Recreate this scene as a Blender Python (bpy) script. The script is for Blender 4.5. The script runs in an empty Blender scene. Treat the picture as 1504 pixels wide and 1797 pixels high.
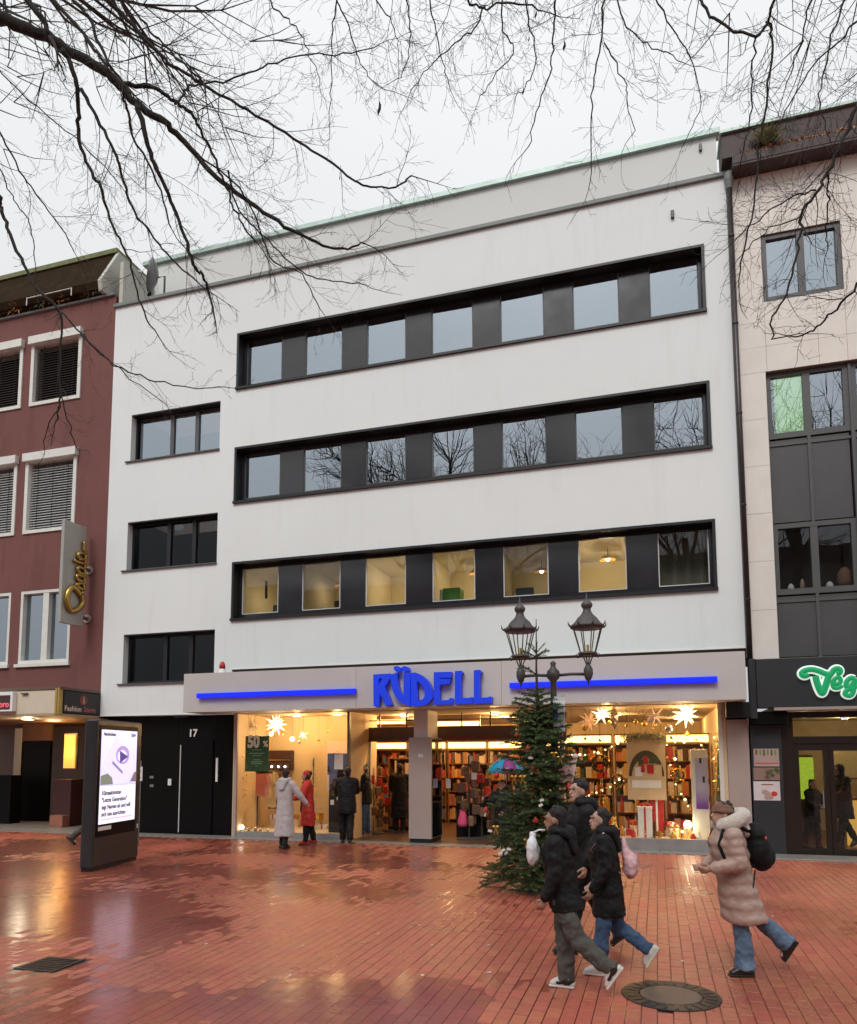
import bpy, bmesh, math, random
from mathutils import Vector, Matrix, noise
from mathutils.geometry import tessellate_polygon
random.seed(7)
scn = bpy.context.scene
COL = scn.collection
R = math.radians
# ------------------------------------------------------------------ camera
PW, PH, FPX, CYO = 1504., 1797., 1300., 305.726
YAW, PITCH, ROLL = R(17.07418), R(5.41953), R(-.15855)
CAM = Vector((0, -16.4377, 1.98))
_r = Vector((math.cos(YAW), math.sin(YAW), 0))
FWD = Vector((-math.sin(YAW)*math.cos(PITCH), math.cos(YAW)*math.cos(PITCH), math.sin(PITCH)))
_u = _r.cross(FWD)
RGT = _r*math.cos(ROLL)+_u*math.sin(ROLL)
UPV = -_r*math.sin(ROLL)+_u*math.cos(ROLL)
cd = bpy.data.cameras.new('camera')
co = bpy.data.objects.new('camera', cd); COL.objects.link(co)
cd.sensor_fit = 'VERTICAL'; cd.sensor_height = 36; cd.lens = FPX/PH*36
cd.shift_y = CYO/PH; cd.clip_end = 2000; cd.clip_start = .05
m = Matrix((RGT, UPV, -FWD)).transposed().to_4x4(); m.translation = CAM
co.matrix_world = m
scn.camera = co
scn.render.resolution_x, scn.render.resolution_y = 857, 1024
def ray(px, py): return FWD*FPX+RGT*(px-PW/2)-UPV*(py-PH/2-CYO)
def F(px, py, y=0.):            # photo pixel -> point on the vertical plane y
    d = ray(px, py); return CAM+d*((y-CAM.y)/d.y)
def G(px, py, z=0.):            # photo pixel -> point on the level z
    d = ray(px, py); return CAM+d*((z-CAM.z)/d.z)
# ------------------------------------------------------------------ sky, sun, exposure
SUN_EL, SUN_AZ = R(48), R(186)     # azimuth clockwise from +Y
w = bpy.data.worlds.new('World'); scn.world = w; w.use_nodes = True
nt = w.node_tree; nt.nodes.clear()
def N(t, **k):
    n = nt.nodes.new(t)
    for a, b in k.items(): setattr(n, a, b)
    return n
sky = N('ShaderNodeTexSky', sky_type='NISHITA', sun_disc=False, sun_elevation=SUN_EL, sun_rotation=SUN_AZ, dust_density=8., air_density=1.2)
hs = N('ShaderNodeHueSaturation'); hs.inputs['Saturation'].default_value = .15; hs.inputs['Value'].default_value = .055
nt.links.new(sky.outputs[0], hs.inputs['Color'])
geo = N('ShaderNodeTexCoord'); sx = N('ShaderNodeSeparateXYZ'); nt.links.new(geo.outputs['Generated'], sx.inputs[0])
mr = N('ShaderNodeMapRange'); mr.inputs['From Min'].default_value = 0; mr.inputs['From Max'].default_value = 1
mr.inputs['To Min'].default_value = .485; mr.inputs['To Max'].default_value = .98; nt.links.new(sx.outputs[2], mr.inputs[0])
cn = N('ShaderNodeTexNoise'); cn.inputs['Scale'].default_value = 2.2; cn.inputs['Detail'].default_value = 4
nt.links.new(geo.outputs['Generated'], cn.inputs[0])
cm = N('ShaderNodeMapRange'); cm.inputs['To Min'].default_value = .93; cm.inputs['To Max'].default_value = 1.07; nt.links.new(cn.outputs[0], cm.inputs[0])
ml = N('ShaderNodeMath', operation='MULTIPLY'); nt.links.new(mr.outputs[0], ml.inputs[0]); nt.links.new(cm.outputs[0], ml.inputs[1])
gc = N('ShaderNodeMix', data_type='RGBA', blend_type='MULTIPLY'); gc.inputs['Factor'].default_value = 1
nt.links.new(ml.outputs[0], gc.inputs[6]); gc.inputs[7].default_value = (.965, .985, 1.0, 1)
mx = N('ShaderNodeMix', data_type='RGBA'); mx.inputs['Factor'].default_value = .85
nt.links.new(hs.outputs[0], mx.inputs[6]); nt.links.new(gc.outputs[2], mx.inputs[7])
bg = N('ShaderNodeBackground'); bg.inputs[1].default_value = 1.0
ow = N('ShaderNodeOutputWorld'); nt.links.new(mx.outputs[2], bg.inputs[0]); nt.links.new(bg.outputs[0], ow.inputs[0])
sl = bpy.data.lights.new('sun', 'SUN'); sl.energy = 1.35; sl.angle = R(24); sl.color = (1, .97, .93)
so = bpy.data.objects.new('sun', sl); COL.objects.link(so)
sd = Vector((math.sin(SUN_AZ)*math.cos(SUN_EL), math.cos(SUN_AZ)*math.cos(SUN_EL), math.sin(SUN_EL)))
so.rotation_euler = sd.to_track_quat('Z', 'Y').to_euler(); so.location = (0, -30, 40)
vs = scn.view_settings; vs.view_transform = 'Standard'; vs.look = 'None'; vs.exposure = 0.36; vs.gamma = 1; vs.use_curve_mapping = False
# ------------------------------------------------------------------ helpers
def kind(o, k): o['kind'] = k; return o
def tag(o, label, cat, group=None):
    o['label'] = label; o['category'] = cat
    if group: o['group'] = group
    return o
WL = {}
def thing(name, label, cat, loc=(0, 0, 0), group=None):
    o = bpy.data.objects.new(name, None); COL.objects.link(o); o.location = loc; o.empty_display_size = .2
    WL[o.name] = Vector(loc); tag(o, label, cat, group); return o
class MB:
    def __init__(s, xf=None): s.v = []; s.f = []; s.mi = []; s.xf = xf; s.cm = 0
    def add(s, vs, fs):
        b = len(s.v)
        for p in vs:
            p = Vector(p); s.v.append(s.xf @ p if s.xf else p)
        for f in fs: s.f.append([i+b for i in f]); s.mi.append(s.cm)
        return s
    def box(s, x0, x1, y0, y1, z0, z1):
        if x1 < x0: x0, x1 = x1, x0
        if y1 < y0: y0, y1 = y1, y0
        if z1 < z0: z0, z1 = z1, z0
        return s.add([(x0,y0,z0),(x1,y0,z0),(x1,y1,z0),(x0,y1,z0),(x0,y0,z1),(x1,y0,z1),(x1,y1,z1),(x0,y1,z1)],
                     [(3,2,1,0),(4,5,6,7),(0,1,5,4),(1,2,6,5),(2,3,7,6),(3,0,4,7)])
    def obox(s, c, sz, rot=None):
        M = rot.to_3x3() if rot else Matrix.Identity(3); c = Vector(c); h = Vector(sz)/2
        vs = [c+M@Vector((a*h.x, b*h.y, d*h.z)) for d in (-1,1) for a,b in ((-1,-1),(1,-1),(1,1),(-1,1))]
        return s.add(vs, [(3,2,1,0),(4,5,6,7),(0,1,5,4),(1,2,6,5),(2,3,7,6),(3,0,4,7)])
    def quad(s, *p): return s.add(p, [tuple(range(len(p)))])
    def prism(s, loops, y0, y1, axis='y'):
        # loops: list of outlines (first outer, others holes) of (a,b); extruded along axis
        mk = (lambda a, b, t: (a, t, b)) if axis == 'y' else ((lambda a, b, t: (t, a, b)) if axis == 'x' else (lambda a, b, t: (a, b, t)))
        flat = [p for l in loops for p in l]; n = len(flat)
        tri = tessellate_polygon([[Vector((a, b, 0)) for a, b in l] for l in loops])
        vs = [mk(a, b, y0) for a, b in flat]+[mk(a, b, y1) for a, b in flat]
        fs = [tuple(t) for t in tri]+[tuple(i+n for i in reversed(t)) for t in tri]
        o = 0
        for l in loops:
            k = len(l)
            for i in range(k): fs.append((o+i, o+(i+1) % k, n+o+(i+1) % k, n+o+i))
            o += k
        return s.add(vs, fs)
    def tube(s, pts, rad, n=8, cap=True, sq=(1, 1), ref=None):
        pts = [Vector(p) for p in pts]; k = len(pts)
        if not hasattr(rad, '__len__'): rad = [rad]*k
        vs = []; fs = []; prev = None
        for i, p in enumerate(pts):
            t = (pts[min(i+1, k-1)]-pts[max(i-1, 0)])
            if t.length < 1e-9: t = Vector((0, 0, 1))
            t.normalize()
            if prev is None:
                a = Vector(ref) if ref else (Vector((0, 0, 1)) if abs(t.z) < .9 else Vector((1, 0, 0)))
            else: a = prev
            a = (a-t*a.dot(t))
            if a.length < 1e-6: a = t.orthogonal()
            a.normalize(); prev = a; b = t.cross(a)
            for j in range(n):
                q = 2*math.pi*j/n
                vs.append(p+(a*math.cos(q)*sq[0]+b*math.sin(q)*sq[1])*rad[i])
        for i in range(k-1):
            for j in range(n):
                fs.append((i*n+j, i*n+(j+1) % n, (i+1)*n+(j+1) % n, (i+1)*n+j))
        if cap: fs.append(tuple(reversed(range(n)))); fs.append(tuple((k-1)*n+j for j in range(n)))
        return s.add(vs, fs)
    def lathe(s, prof, c=(0, 0, 0), n=12, rot=0., axis=None):
        c = Vector(c); vs = []; fs = []; k = len(prof)
        M = axis if axis else Matrix.Identity(3)
        for r_, z in prof:
            for j in range(n):
                q = 2*math.pi*j/n+rot; vs.append(c+M@Vector((r_*math.cos(q), r_*math.sin(q), z)))
        for i in range(k-1):
            for j in range(n): fs.append((i*n+j, i*n+(j+1) % n, (i+1)*n+(j+1) % n, (i+1)*n+j))
        fs.append(tuple(reversed(range(n)))); fs.append(tuple((k-1)*n+j for j in range(n)))
        return s.add(vs, fs)
    def ball(s, c, r_, n=10, m_=6, rot=None):
        if not hasattr(r_, '__len__'): r_ = (r_, r_, r_)
        c = Vector(c); M = rot.to_3x3() if rot else Matrix.Identity(3)
        vs = [c+M@Vector((0, 0, -r_[2]))]; fs = []
        for i in range(1, m_):
            th = -math.pi/2+math.pi*i/m_
            for j in range(n):
                q = 2*math.pi*j/n; vs.append(c+M@Vector((r_[0]*math.cos(th)*math.cos(q), r_[1]*math.cos(th)*math.sin(q), r_[2]*math.sin(th))))
        vs.append(c+M@Vector((0, 0, r_[2]))); L = len(vs)-1
        for j in range(n):
            fs.append((0, 1+(j+1) % n, 1+j)); fs.append((L, L-n+j, L-n+(j+1) % n))
        for i in range(m_-2):
            for j in range(n):
                a = 1+i*n; fs.append((a+j, a+(j+1) % n, a+n+(j+1) % n, a+n+j))
        return s.add(vs, fs)
    def build(s, name, mat, parent=None, smooth=False, bevel=0, seg=2, at=None):
        if parent is not None: o_ = WL[parent.name]
        elif at is not None: o_ = Vector(at)
        elif s.v:
            xs = [p.x for p in s.v]; ys = [p.y for p in s.v]; zs = [p.z for p in s.v]
            o_ = Vector(((min(xs)+max(xs))/2, (min(ys)+max(ys))/2, min(zs)))
        me = bpy.data.meshes.new(name); me.from_pydata([p-o_ for p in s.v], [], s.f)
        ms = mat if isinstance(mat, (list, tuple)) else [mat]
        for q in ms: me.materials.append(q)
        if len(ms) > 1: me.polygons.foreach_set('material_index', s.mi)
        if smooth: me.polygons.foreach_set('use_smooth', [True]*len(me.polygons))
        me.update()
        o = bpy.data.objects.new(name, me); COL.objects.link(o)
        if parent is not None: o.parent = parent; WL[o.name] = o_
        else: o.location = o_; WL[o.name] = o_
        if bevel:
            b = o.modifiers.new('bevel', 'BEVEL'); b.width = bevel; b.segments = seg; b.limit_method = 'ANGLE'; b.angle_limit = R(40)
        return o
def bx(name, mat, parent, x0, x1, y0, y1, z0, z1, bevel=0): return MB().box(x0, x1, y0, y1, z0, z1).build(name, mat, parent, bevel=bevel)
def copytree(o, parent=None, off=(0, 0, 0), label=None):
    c = o.copy(); COL.objects.link(c)
    if parent is None: c.location = o.location+Vector(off)
    else: c.parent = parent
    WL[c.name] = WL[o.name]+Vector(off)
    if label: c['label'] = label
    for ch in list(o.children): copytree(ch, c, off)
    return c
# ------------------------------------------------------------------ materials
def pm(name, col, rough=.6, metal=0., var=.12, scale=4., bump=0., bscale=60., spec=.5, coat=0., em=None, es=0., stain=None, detail=5., streak=None, rvar=0., trans=0., sheen=0., ior=1.5, island=0.):
    M = bpy.data.materials.new(name); M.use_nodes = True; t = M.node_tree; L = t.links.new
    b = t.nodes['Principled BSDF']; b.inputs['Roughness'].default_value = rough; b.inputs['Metallic'].default_value = metal
    b.inputs['Specular IOR Level'].default_value = spec; b.inputs['Coat Weight'].default_value = coat; b.inputs['Coat Roughness'].default_value = .08
    b.inputs['Transmission Weight'].default_value = trans; b.inputs['Sheen Weight'].default_value = sheen; b.inputs['IOR'].default_value = ior
    tc = t.nodes.new('ShaderNodeTexCoord'); out = None
    nz = t.nodes.new('ShaderNodeTexNoise'); nz.inputs['Scale'].default_value = scale; nz.inputs['Detail'].default_value = detail; nz.inputs['Roughness'].default_value = .62
    L(tc.outputs['Object'], nz.inputs['Vector'])
    rp = t.nodes.new('ShaderNodeMapRange'); rp.inputs['From Min'].default_value = .25; rp.inputs['From Max'].default_value = .75
    rp.inputs['To Min'].default_value = 1-var; rp.inputs['To Max'].default_value = 1+var; L(nz.outputs[0], rp.inputs[0])
    mu = t.nodes.new('ShaderNodeMix'); mu.data_type = 'RGBA'; mu.blend_type = 'MULTIPLY'; mu.inputs['Factor'].default_value = 1
    mu.inputs[6].default_value = (*col, 1); L(rp.outputs[0], mu.inputs[7]); cur = mu.outputs[2]
    if island:
        gi = t.nodes.new('ShaderNodeNewGeometry'); hv = t.nodes.new('ShaderNodeHueSaturation')
        mp = t.nodes.new('ShaderNodeMapRange'); mp.inputs['To Min'].default_value = 1-island; mp.inputs['To Max'].default_value = 1+island
        L(gi.outputs['Random Per Island'], mp.inputs[0]); L(mp.outputs[0], hv.inputs['Value']); L(cur, hv.inputs['Color']); cur = hv.outputs[0]
    if stain:
        n2 = t.nodes.new('ShaderNodeTexNoise'); n2.inputs['Scale'].default_value = stain[1]; n2.inputs['Detail'].default_value = 6; n2.inputs['Roughness'].default_value = .7
        mpp = t.nodes.new('ShaderNodeMapping'); L(tc.outputs['Object'], mpp.inputs[0]); L(mpp.outputs[0], n2.inputs['Vector'])
        if streak: mpp.inputs['Scale'].default_value = streak
        r2 = t.nodes.new('ShaderNodeMapRange'); r2.inputs['From Min'].default_value = stain[2]; r2.inputs['From Max'].default_value = stain[2]+stain[3]; r2.inputs['To Max'].default_value = stain[4]
        L(n2.outputs[0], r2.inputs[0])
        m2 = t.nodes.new('ShaderNodeMix'); m2.data_type = 'RGBA'; L(r2.outputs[0], m2.inputs[0]); L(cur, m2.inputs[6]); m2.inputs[7].default_value = (*stain[0], 1); cur = m2.outputs[2]
    L(cur, b.inputs['Base Color'])
    if rvar:
        r3 = t.nodes.new('ShaderNodeMapRange'); r3.inputs['From Min'].default_value = .3; r3.inputs['From Max'].default_value = .7
        r3.inputs['To Min'].default_value = max(.02, rough-rvar); r3.inputs['To Max'].default_value = rough+rvar; L(nz.outputs[0], r3.inputs[0]); L(r3.outputs[0], b.inputs['Roughness'])
    if bump:
        n3 = t.nodes.new('ShaderNodeTexNoise'); n3.inputs['Scale'].default_value = bscale; n3.inputs['Detail'].default_value = 4; L(tc.outputs['Object'], n3.inputs['Vector'])
        bp = t.nodes.new('ShaderNodeBump'); bp.inputs['Strength'].default_value = bump; bp.inputs['Distance'].default_value = .02; L(n3.outputs[0], bp.inputs['Height']); L(bp.outputs[0], b.inputs['Normal'])
    if em: b.inputs['Emission Color'].default_value = (*em, 1); b.inputs['Emission Strength'].default_value = es
    return M
def glass(name, refl=.3, tint=(1, 1, 1), gcol=(1, 1, 1), rough=.0, wave=0., blend=.35, top=1.):
    M = bpy.data.materials.new(name); M.use_nodes = True; t = M.node_tree; t.nodes.clear(); L = t.links.new
    tr = t.nodes.new('ShaderNodeBsdfTransparent'); tr.inputs[0].default_value = (*tint, 1)
    gl = t.nodes.new('ShaderNodeBsdfGlossy'); gl.inputs[0].default_value = (*gcol, 1); gl.inputs['Roughness'].default_value = rough
    fr = t.nodes.new('ShaderNodeLayerWeight'); fr.inputs[0].default_value = blend
    mp = t.nodes.new('ShaderNodeMapRange'); mp.inputs['To Min'].default_value = refl; mp.inputs['To Max'].default_value = top; L(fr.outputs['Fresnel'], mp.inputs[0])
    mx = t.nodes.new('ShaderNodeMixShader'); L(mp.outputs[0], mx.inputs[0]); L(tr.outputs[0], mx.inputs[1]); L(gl.outputs[0], mx.inputs[2])
    if wave:
        tc = t.nodes.new('ShaderNodeTexCoord'); nz = t.nodes.new('ShaderNodeTexNoise'); nz.inputs['Scale'].default_value = 1.3; nz.inputs['Detail'].default_value = 1
        L(tc.outputs['Object'], nz.inputs[0]); bp = t.nodes.new('ShaderNodeBump'); bp.inputs['Strength'].default_value = wave; bp.inputs['Distance'].default_value = .03
        L(nz.outputs[0], bp.inputs['Height']); L(bp.outputs[0], gl.inputs['Normal'])
    o = t.nodes.new('ShaderNodeOutputMaterial'); L(mx.outputs[0], o.inputs[0]); return M
def emit(name, col, st): return pm(name, [c*.6 for c in col], .5, em=col, es=st, var=.02)
MT = {}
MT['plaster'] = pm('white_render', (.728, .768, .772), .85, var=.035, scale=.35, bump=.06, bscale=130, stain=((.61,.62,.60), 1.4, .54, .25, .45), streak=(3, 3, .22))
MT['attic'] = pm('attic_render', (.62, .63, .615), .8, var=.03, scale=.6, bump=.05, bscale=120)
MT['zinc'] = pm('zinc_coping', (.17, .19, .185), .6, .15, var=.12, scale=2)
MT['greenmetal'] = pm('patina_trim', (.34, .43, .40), .5, .4, var=.15, scale=3)
MT['anthracite'] = pm('anthracite_metal', (.012, .013, .016), .42, .0, var=.1, scale=3, spec=.4)
MT['enamel'] = pm('dark_enamel_panel', (.022, .022, .026), .14, var=.06, scale=1.2, spec=.75, rvar=.05)
MT['pane'] = glass('coated_window_glass', .40, (.72, .74, .72), (.80, .90, 1.0), .0, .10)
MT['pane_clear'] = glass('clear_window_glass', .03, (.95, .96, .94), (.95, .97, 1), .0, .04, .12, .8)
MT['pane_dark'] = glass('dark_window_glass', .06, (.75, .76, .74), (.9, .94, 1), .0, .05, .2, .8)
MT['pane_black'] = glass('unlit_window_glass', .025, (.5, .5, .5), (.9, .94, 1), .0, .05, .12, .7)
MT['gasket'] = pm('light_gasket', (.55, .56, .56), .5)
MT['fascia'] = pm('beige_fascia', (.545, .52, .50), .55, var=.05, scale=.8, bump=.03, bscale=160, stain=((.30,.27,.25), 1.2, .6, .2, .35), streak=(2, 2, .3))
MT['bluesign'] = pm('blue_letter', (.012, .045, .62), .35, var=.05, em=(.01, .05, .80), es=.28)
MT['blueside'] = pm('blue_letter_side', (.008, .02, .33), .4, var=.05)
MT['blueneon'] = pm('blue_light_bar', (.0, .01, .45), .5, em=(.0, .018, 1.0), es=.72, var=.02)
MT['cream'] = pm('cream_interior', (.62, .47, .29), .8, var=.05, scale=1.5)
MT['ceil'] = pm('shop_ceiling', (.45, .33, .22), .8)
MT['woodfloor'] = pm('shop_floor', (.10, .055, .035), .35, var=.2, scale=3)
MT['brown'] = pm('brown_panel', (.13, .078, .052), .45, var=.15, scale=2)
MT['shelf'] = pm('shelf_wood', (.19, .085, .035), .5, var=.2, scale=4)
MT['black'] = pm('black_door_panel', (.0035, .003, .0035), .45, var=.15, spec=.12)
MT['column'] = pm('column_cladding', (.38, .31, .28), .5, var=.05, scale=1.5, bump=.04, bscale=200)
MT['coltop'] = pm('column_paint', (.62, .60, .55), .7, var=.04)
MT['redwall'] = pm('oxblood_render', (.165, .062, .055), .85, var=.10, scale=.7, bump=.1, bscale=90, stain=((.075,.028,.026), 1.1, .52, .25, .55), streak=(2.2, 2.2, .35))
MT['whiteframe'] = pm('white_window_frame', (.66, .67, .63), .5, var=.08, scale=4, stain=((.40,.40,.36), 3, .6, .2, .4))
MT['blind'] = pm('blind_slats', (.62, .62, .61), .5, .3, var=.15, scale=5)
MT['blinddark'] = pm('blind_slats_dark', (.095, .085, .08), .5, .2, var=.2, scale=5)
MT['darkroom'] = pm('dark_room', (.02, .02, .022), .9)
MT['mansard'] = pm('mossy_brown_cladding', (.026, .015, .007), .95, spec=.08, var=.3, scale=3, bump=.5, bscale=25, stain=((.040,.040,.010), 1.7, .55, .2, .7))
MT['mossedge'] = pm('mossy_edge', (.16, .18, .085), .9, var=.3, scale=6, bump=.4, bscale=40)
MT['paleside'] = pm('pale_cement_board', (.46, .46, .41), .85, var=.12, scale=2, stain=((.36,.37,.28), 2, .5, .3, .5))
MT['terra'] = pm('terracotta_pot', (.30, .12, .08), .8, var=.2)
MT['stone'] = pm('limestone_panel', (.715, .685, .635), .75, var=.07, scale=1.7, bump=.05, bscale=90, stain=((.66,.57,.49), 1.3, .55, .25, .45))
MT['joint'] = pm('stone_joint', (.19, .165, .145), .95)
MT['greyframe'] = pm('slate_window_frame', (.078, .080, .082), .5, var=.05)
MT['greypanel'] = pm('slate_infill_panel', (.066, .067, .070), .45, var=.06, scale=1.2, rvar=.06)
MT['greenpane'] = pm('green_blind', (.46, .66, .30), .6, em=(.42, .72, .26), es=.42, var=.15, scale=1.2)
MT['rfascia'] = pm('charcoal_fascia', (.022, .025, .030), .5, var=.08, scale=1.5)
MT['gutterbrown'] = pm('brown_gutter_band', (.040, .021, .018), .6, var=.2, scale=3)
MT['leaf'] = pm('fallen_leaf', (.42, .17, .05), .8, var=.4, scale=8, island=.5)
MT['neonwhite'] = emit('sign_outline_white', (.80, .95, .86), .50)
MT['neongreen'] = pm('sign_green', (.006, .30, .11), .45, em=(.0, .42, .14), es=.25)
MT['pipe'] = pm('dark_downpipe', (.045, .036, .038), .35, .5, var=.15)
MT['bark'] = pm('wet_bark', (.020, .017, .013), .8, var=.35, scale=9, bump=.6, bscale=60, stain=((.026,.034,.016), 3, .55, .2, .6))
MT['twig'] = pm('bare_twig', (.048, .040, .034), .8, var=.2)
MT['iron'] = pm('grey_cast_iron', (.085, .078, .076), .5, .3, var=.2, scale=8, bump=.15, bscale=70)
MT['lampglass'] = glass('lantern_glass', .03, (1, 1, .985), (1, 1, 1), .05, 0., .1, .12)
MT['needle'] = pm('fir_needles', (.070, .115, .038), .6, var=.4, scale=4, island=.5)
MT['needlebrown'] = pm('fir_twigs', (.045, .032, .018), .8)
MT['white'] = pm('white_paint', (.78, .78, .77), .55, var=.04)
MT['paper'] = pm('white_paper', (.74, .74, .74), .8, var=.05)
MT['red'] = pm('red_gloss', (.46, .018, .018), .4, var=.1)
MT['gold'] = pm('gold_foil', (.72, .43, .09), .28, .85, var=.2, scale=12)
MT['silver'] = pm('silver_bauble', (.75, .73, .70), .18, .9)
MT['starlit'] = emit('lit_paper_star', (1.0, .84, .50), 2.2)
MT['starpale'] = pm('paper_star', (.62, .50, .42), .8, em=(1, .6, .35), es=.10)  # faint warm glow put into the colour of the unlit stars
MT['warm'] = emit('warm_light', (1.0, .62, .20), 3.5)
MT['warmhot'] = emit('warm_light_bright', (1.0, .80, .42), 3.5)
MT['bulb'] = emit('white_bulb', (1.0, .93, .80), 5.)
MT['kiosk'] = pm('kiosk_anthracite', (.028, .026, .029), .38, var=.08, rvar=.05)
MT['curb'] = pm('kerb_stone', (.26, .245, .235), .35, var=.2, scale=3, bump=.15, bscale=50)
MT['castiron'] = pm('manhole_iron', (.035, .028, .026), .38, .6, var=.25, scale=10, bump=.2, bscale=80)
MT['manfill'] = pm('manhole_concrete', (.085, .055, .045), .4, var=.2, scale=9, bump=.2, bscale=70)
def mats(**k):
    for a, b in k.items(): MT[a] = b
mats(skin=pm('skin', (.46, .27, .20), .5, var=.06), skind=pm('darker_skin', (.36, .19, .13), .5, var=.06), hair=pm('dark_hair', (.010, .0075, .0065), .5, var=.5, scale=40, bump=.8, bscale=120),  # second skin is a darker tone for some people
     blackcloth=pm('black_cloth', (.0055, .0055, .0065), .65, var=.3, scale=10, bump=.35, bscale=30, spec=.3), greytrouser=pm('grey_trousers', (.075, .072, .064), .85, var=.2, scale=8, bump=.3, bscale=25),
     denim=pm('blue_denim', (.10, .16, .25), .85, var=.25, scale=7, bump=.3, bscale=25, stain=((.26,.33,.40), 4, .5, .2, .5)), denimdark=pm('dark_denim', (.045, .09, .17), .85, var=.25, scale=7, bump=.3, bscale=25, stain=((.16,.22,.30), 4, .55, .2, .5)),
     pinkcoat=pm('dusty_pink_nylon', (.42, .285, .235), .45, var=.08, scale=6, bump=.15, bscale=18), fur=pm('pale_fleece', (.62, .54, .48), .95, var=.15, scale=30, bump=.6, bscale=90, sheen=.4),
     browncap=pm('brown_knit', (.21, .105, .075), .95, var=.15, scale=30, bump=.5, bscale=120), pinkbag=pm('pink_drawstring_bag', (.66, .40, .42), .55, var=.08, bump=.4, bscale=12), whitebag=pm('white_carrier_bag', (.75, .76, .80), .5, var=.06, bump=.4, bscale=14),
     greycoat=pm('pale_grey_coat', (.47, .425, .42), .8, var=.05, scale=5, bump=.2, bscale=14), redcoat=pm('red_coat', (.52, .035, .022), .7, var=.1, bump=.2, bscale=14), redcap=pm('red_cap', (.50, .03, .03), .8),
     shoe=pm('black_shoe', (.016, .014, .013), .35), sole=pm('white_sole', (.60, .58, .53), .6, var=.1), sneaker=pm('white_sneaker', (.58, .56, .52), .6, var=.1), tanshoe=pm('tan_shoe', (.36, .19, .10), .6), tancloth=pm('tan_cloth', (.22, .13, .09), .8), eye=pm('eye', (.02, .015, .012), .3), lip=pm('lip', (.30, .10, .09), .5))
# ================================================================== the ground
def brick_mat(name, attr):
    M = pm(name, (.415, .112, .070), .45, var=.18, scale=14, bump=.22, bscale=140, rvar=.08, spec=.5)
    t = M.node_tree; L = t.links.new; b = t.nodes['Principled BSDF']; src = b.inputs['Base Color'].links[0].from_socket
    hv = t.nodes.new('ShaderNodeHueSaturation')
    if attr: a = t.nodes.new('ShaderNodeNewGeometry'); s = a.outputs['Random Per Island']
    else: a = t.nodes.new('ShaderNodeObjectInfo'); s = a.outputs['Random']
    mp = t.nodes.new('ShaderNodeMapRange'); mp.inputs['To Min'].default_value = .93; mp.inputs['To Max'].default_value = 1.07; L(s, mp.inputs[0]); L(mp.outputs[0], hv.inputs['Value'])
    wn = t.nodes.new('ShaderNodeMath'); wn.operation = 'MULTIPLY'; wn.inputs[1].default_value = 7.31; L(s, wn.inputs[0])
    fr = t.nodes.new('ShaderNodeMath'); fr.operation = 'FRACT'; L(wn.outputs[0], fr.inputs[0])
    mh = t.nodes.new('ShaderNodeMapRange'); mh.inputs['To Min'].default_value = .494; mh.inputs['To Max'].default_value = .508; L(fr.outputs[0], mh.inputs[0]); L(mh.outputs[0], hv.inputs['Hue'])
    L(src, hv.inputs['Color'])
    gp = t.nodes.new('ShaderNodeNewGeometry'); pn = t.nodes.new('ShaderNodeTexNoise'); pn.inputs['Scale'].default_value = .55; pn.inputs['Detail'].default_value = 6; pn.inputs['Roughness'].default_value = .62; L(gp.outputs['Position'], pn.inputs['Vector'])
    cm_ = t.nodes.new('ShaderNodeMapRange'); cm_.inputs['From Min'].default_value = .34; cm_.inputs['From Max'].default_value = .66; cm_.inputs['To Min'].default_value = .80; cm_.inputs['To Max'].default_value = 1.10; L(pn.outputs[0], cm_.inputs[0])
    mm = t.nodes.new('ShaderNodeMix'); mm.data_type = 'RGBA'; mm.blend_type = 'MULTIPLY'; mm.inputs['Factor'].default_value = 1; L(hv.outputs[0], mm.inputs[6]); L(cm_.outputs[0], mm.inputs[7]); L(mm.outputs[2], b.inputs['Base Color'])
    rm_ = t.nodes.new('ShaderNodeMapRange'); rm_.inputs['From Min'].default_value = .36; rm_.inputs['From Max'].default_value = .62; rm_.inputs['To Min'].default_value = .23; rm_.inputs['To Max'].default_value = .46; L(pn.outputs[0], rm_.inputs[0]); L(rm_.outputs[0], b.inputs['Roughness']); return M
MT['brick1'] = brick_mat('wet_clinker_single', False); MT['brickn'] = brick_mat('wet_clinker', True)
MT['sand'] = pm('joint_sand', (.13, .046, .030), .5, var=.3, scale=20)
MT['far'] = pm('far_paving', (.32, .11, .07), .35, var=.2, scale=3)
MT['slab'] = pm('paving_slab', (.24, .225, .21), .32, var=.15, scale=3, bump=.1, bscale=60)
g = MB().quad((-150, -120, -.045), (150, -120, -.045), (150, 160, -.045), (-150, 160, -.045)).build('ground', MT['far']); kind(g, 'structure')
pav = MB().quad((-26, -19, -.0115), (12, -19, -.0115), (12, .2, -.0115), (-26, .2, -.0115)).build('pavement', MT['sand']); kind(pav, 'structure')
MH = G(1177, 1747); DR = G(88, 1692)
BW, BL = .118, .245
def brick_geo(mb, cx, cy, w_, l_, dz, tx, ty):
    hw, hl = w_/2-.0026, l_/2-.0026; i = .0035
    P = lambda x, y, z: (cx+x, cy+y, z+dz+tx*x+ty*y)
    v = [P(-hw,-hl,-.03),P(hw,-hl,-.03),P(hw,hl,-.03),P(-hw,hl,-.03),P(-hw,-hl,-.004),P(hw,-hl,-.004),P(hw,hl,-.004),P(-hw,hl,-.004),
         P(-hw+i,-hl+i,0),P(hw-i,-hl+i,0),P(hw-i,hl-i,0),P(-hw+i,hl-i,0)]
    mb.add(v, [(8,9,10,11),(4,5,9,8),(5,6,10,9),(6,7,11,10),(7,4,8,11),(0,1,5,4),(1,2,6,5),(2,3,7,6),(3,0,4,7)])
spots = []
Y0, Y1 = -12.3, -.42
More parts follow.
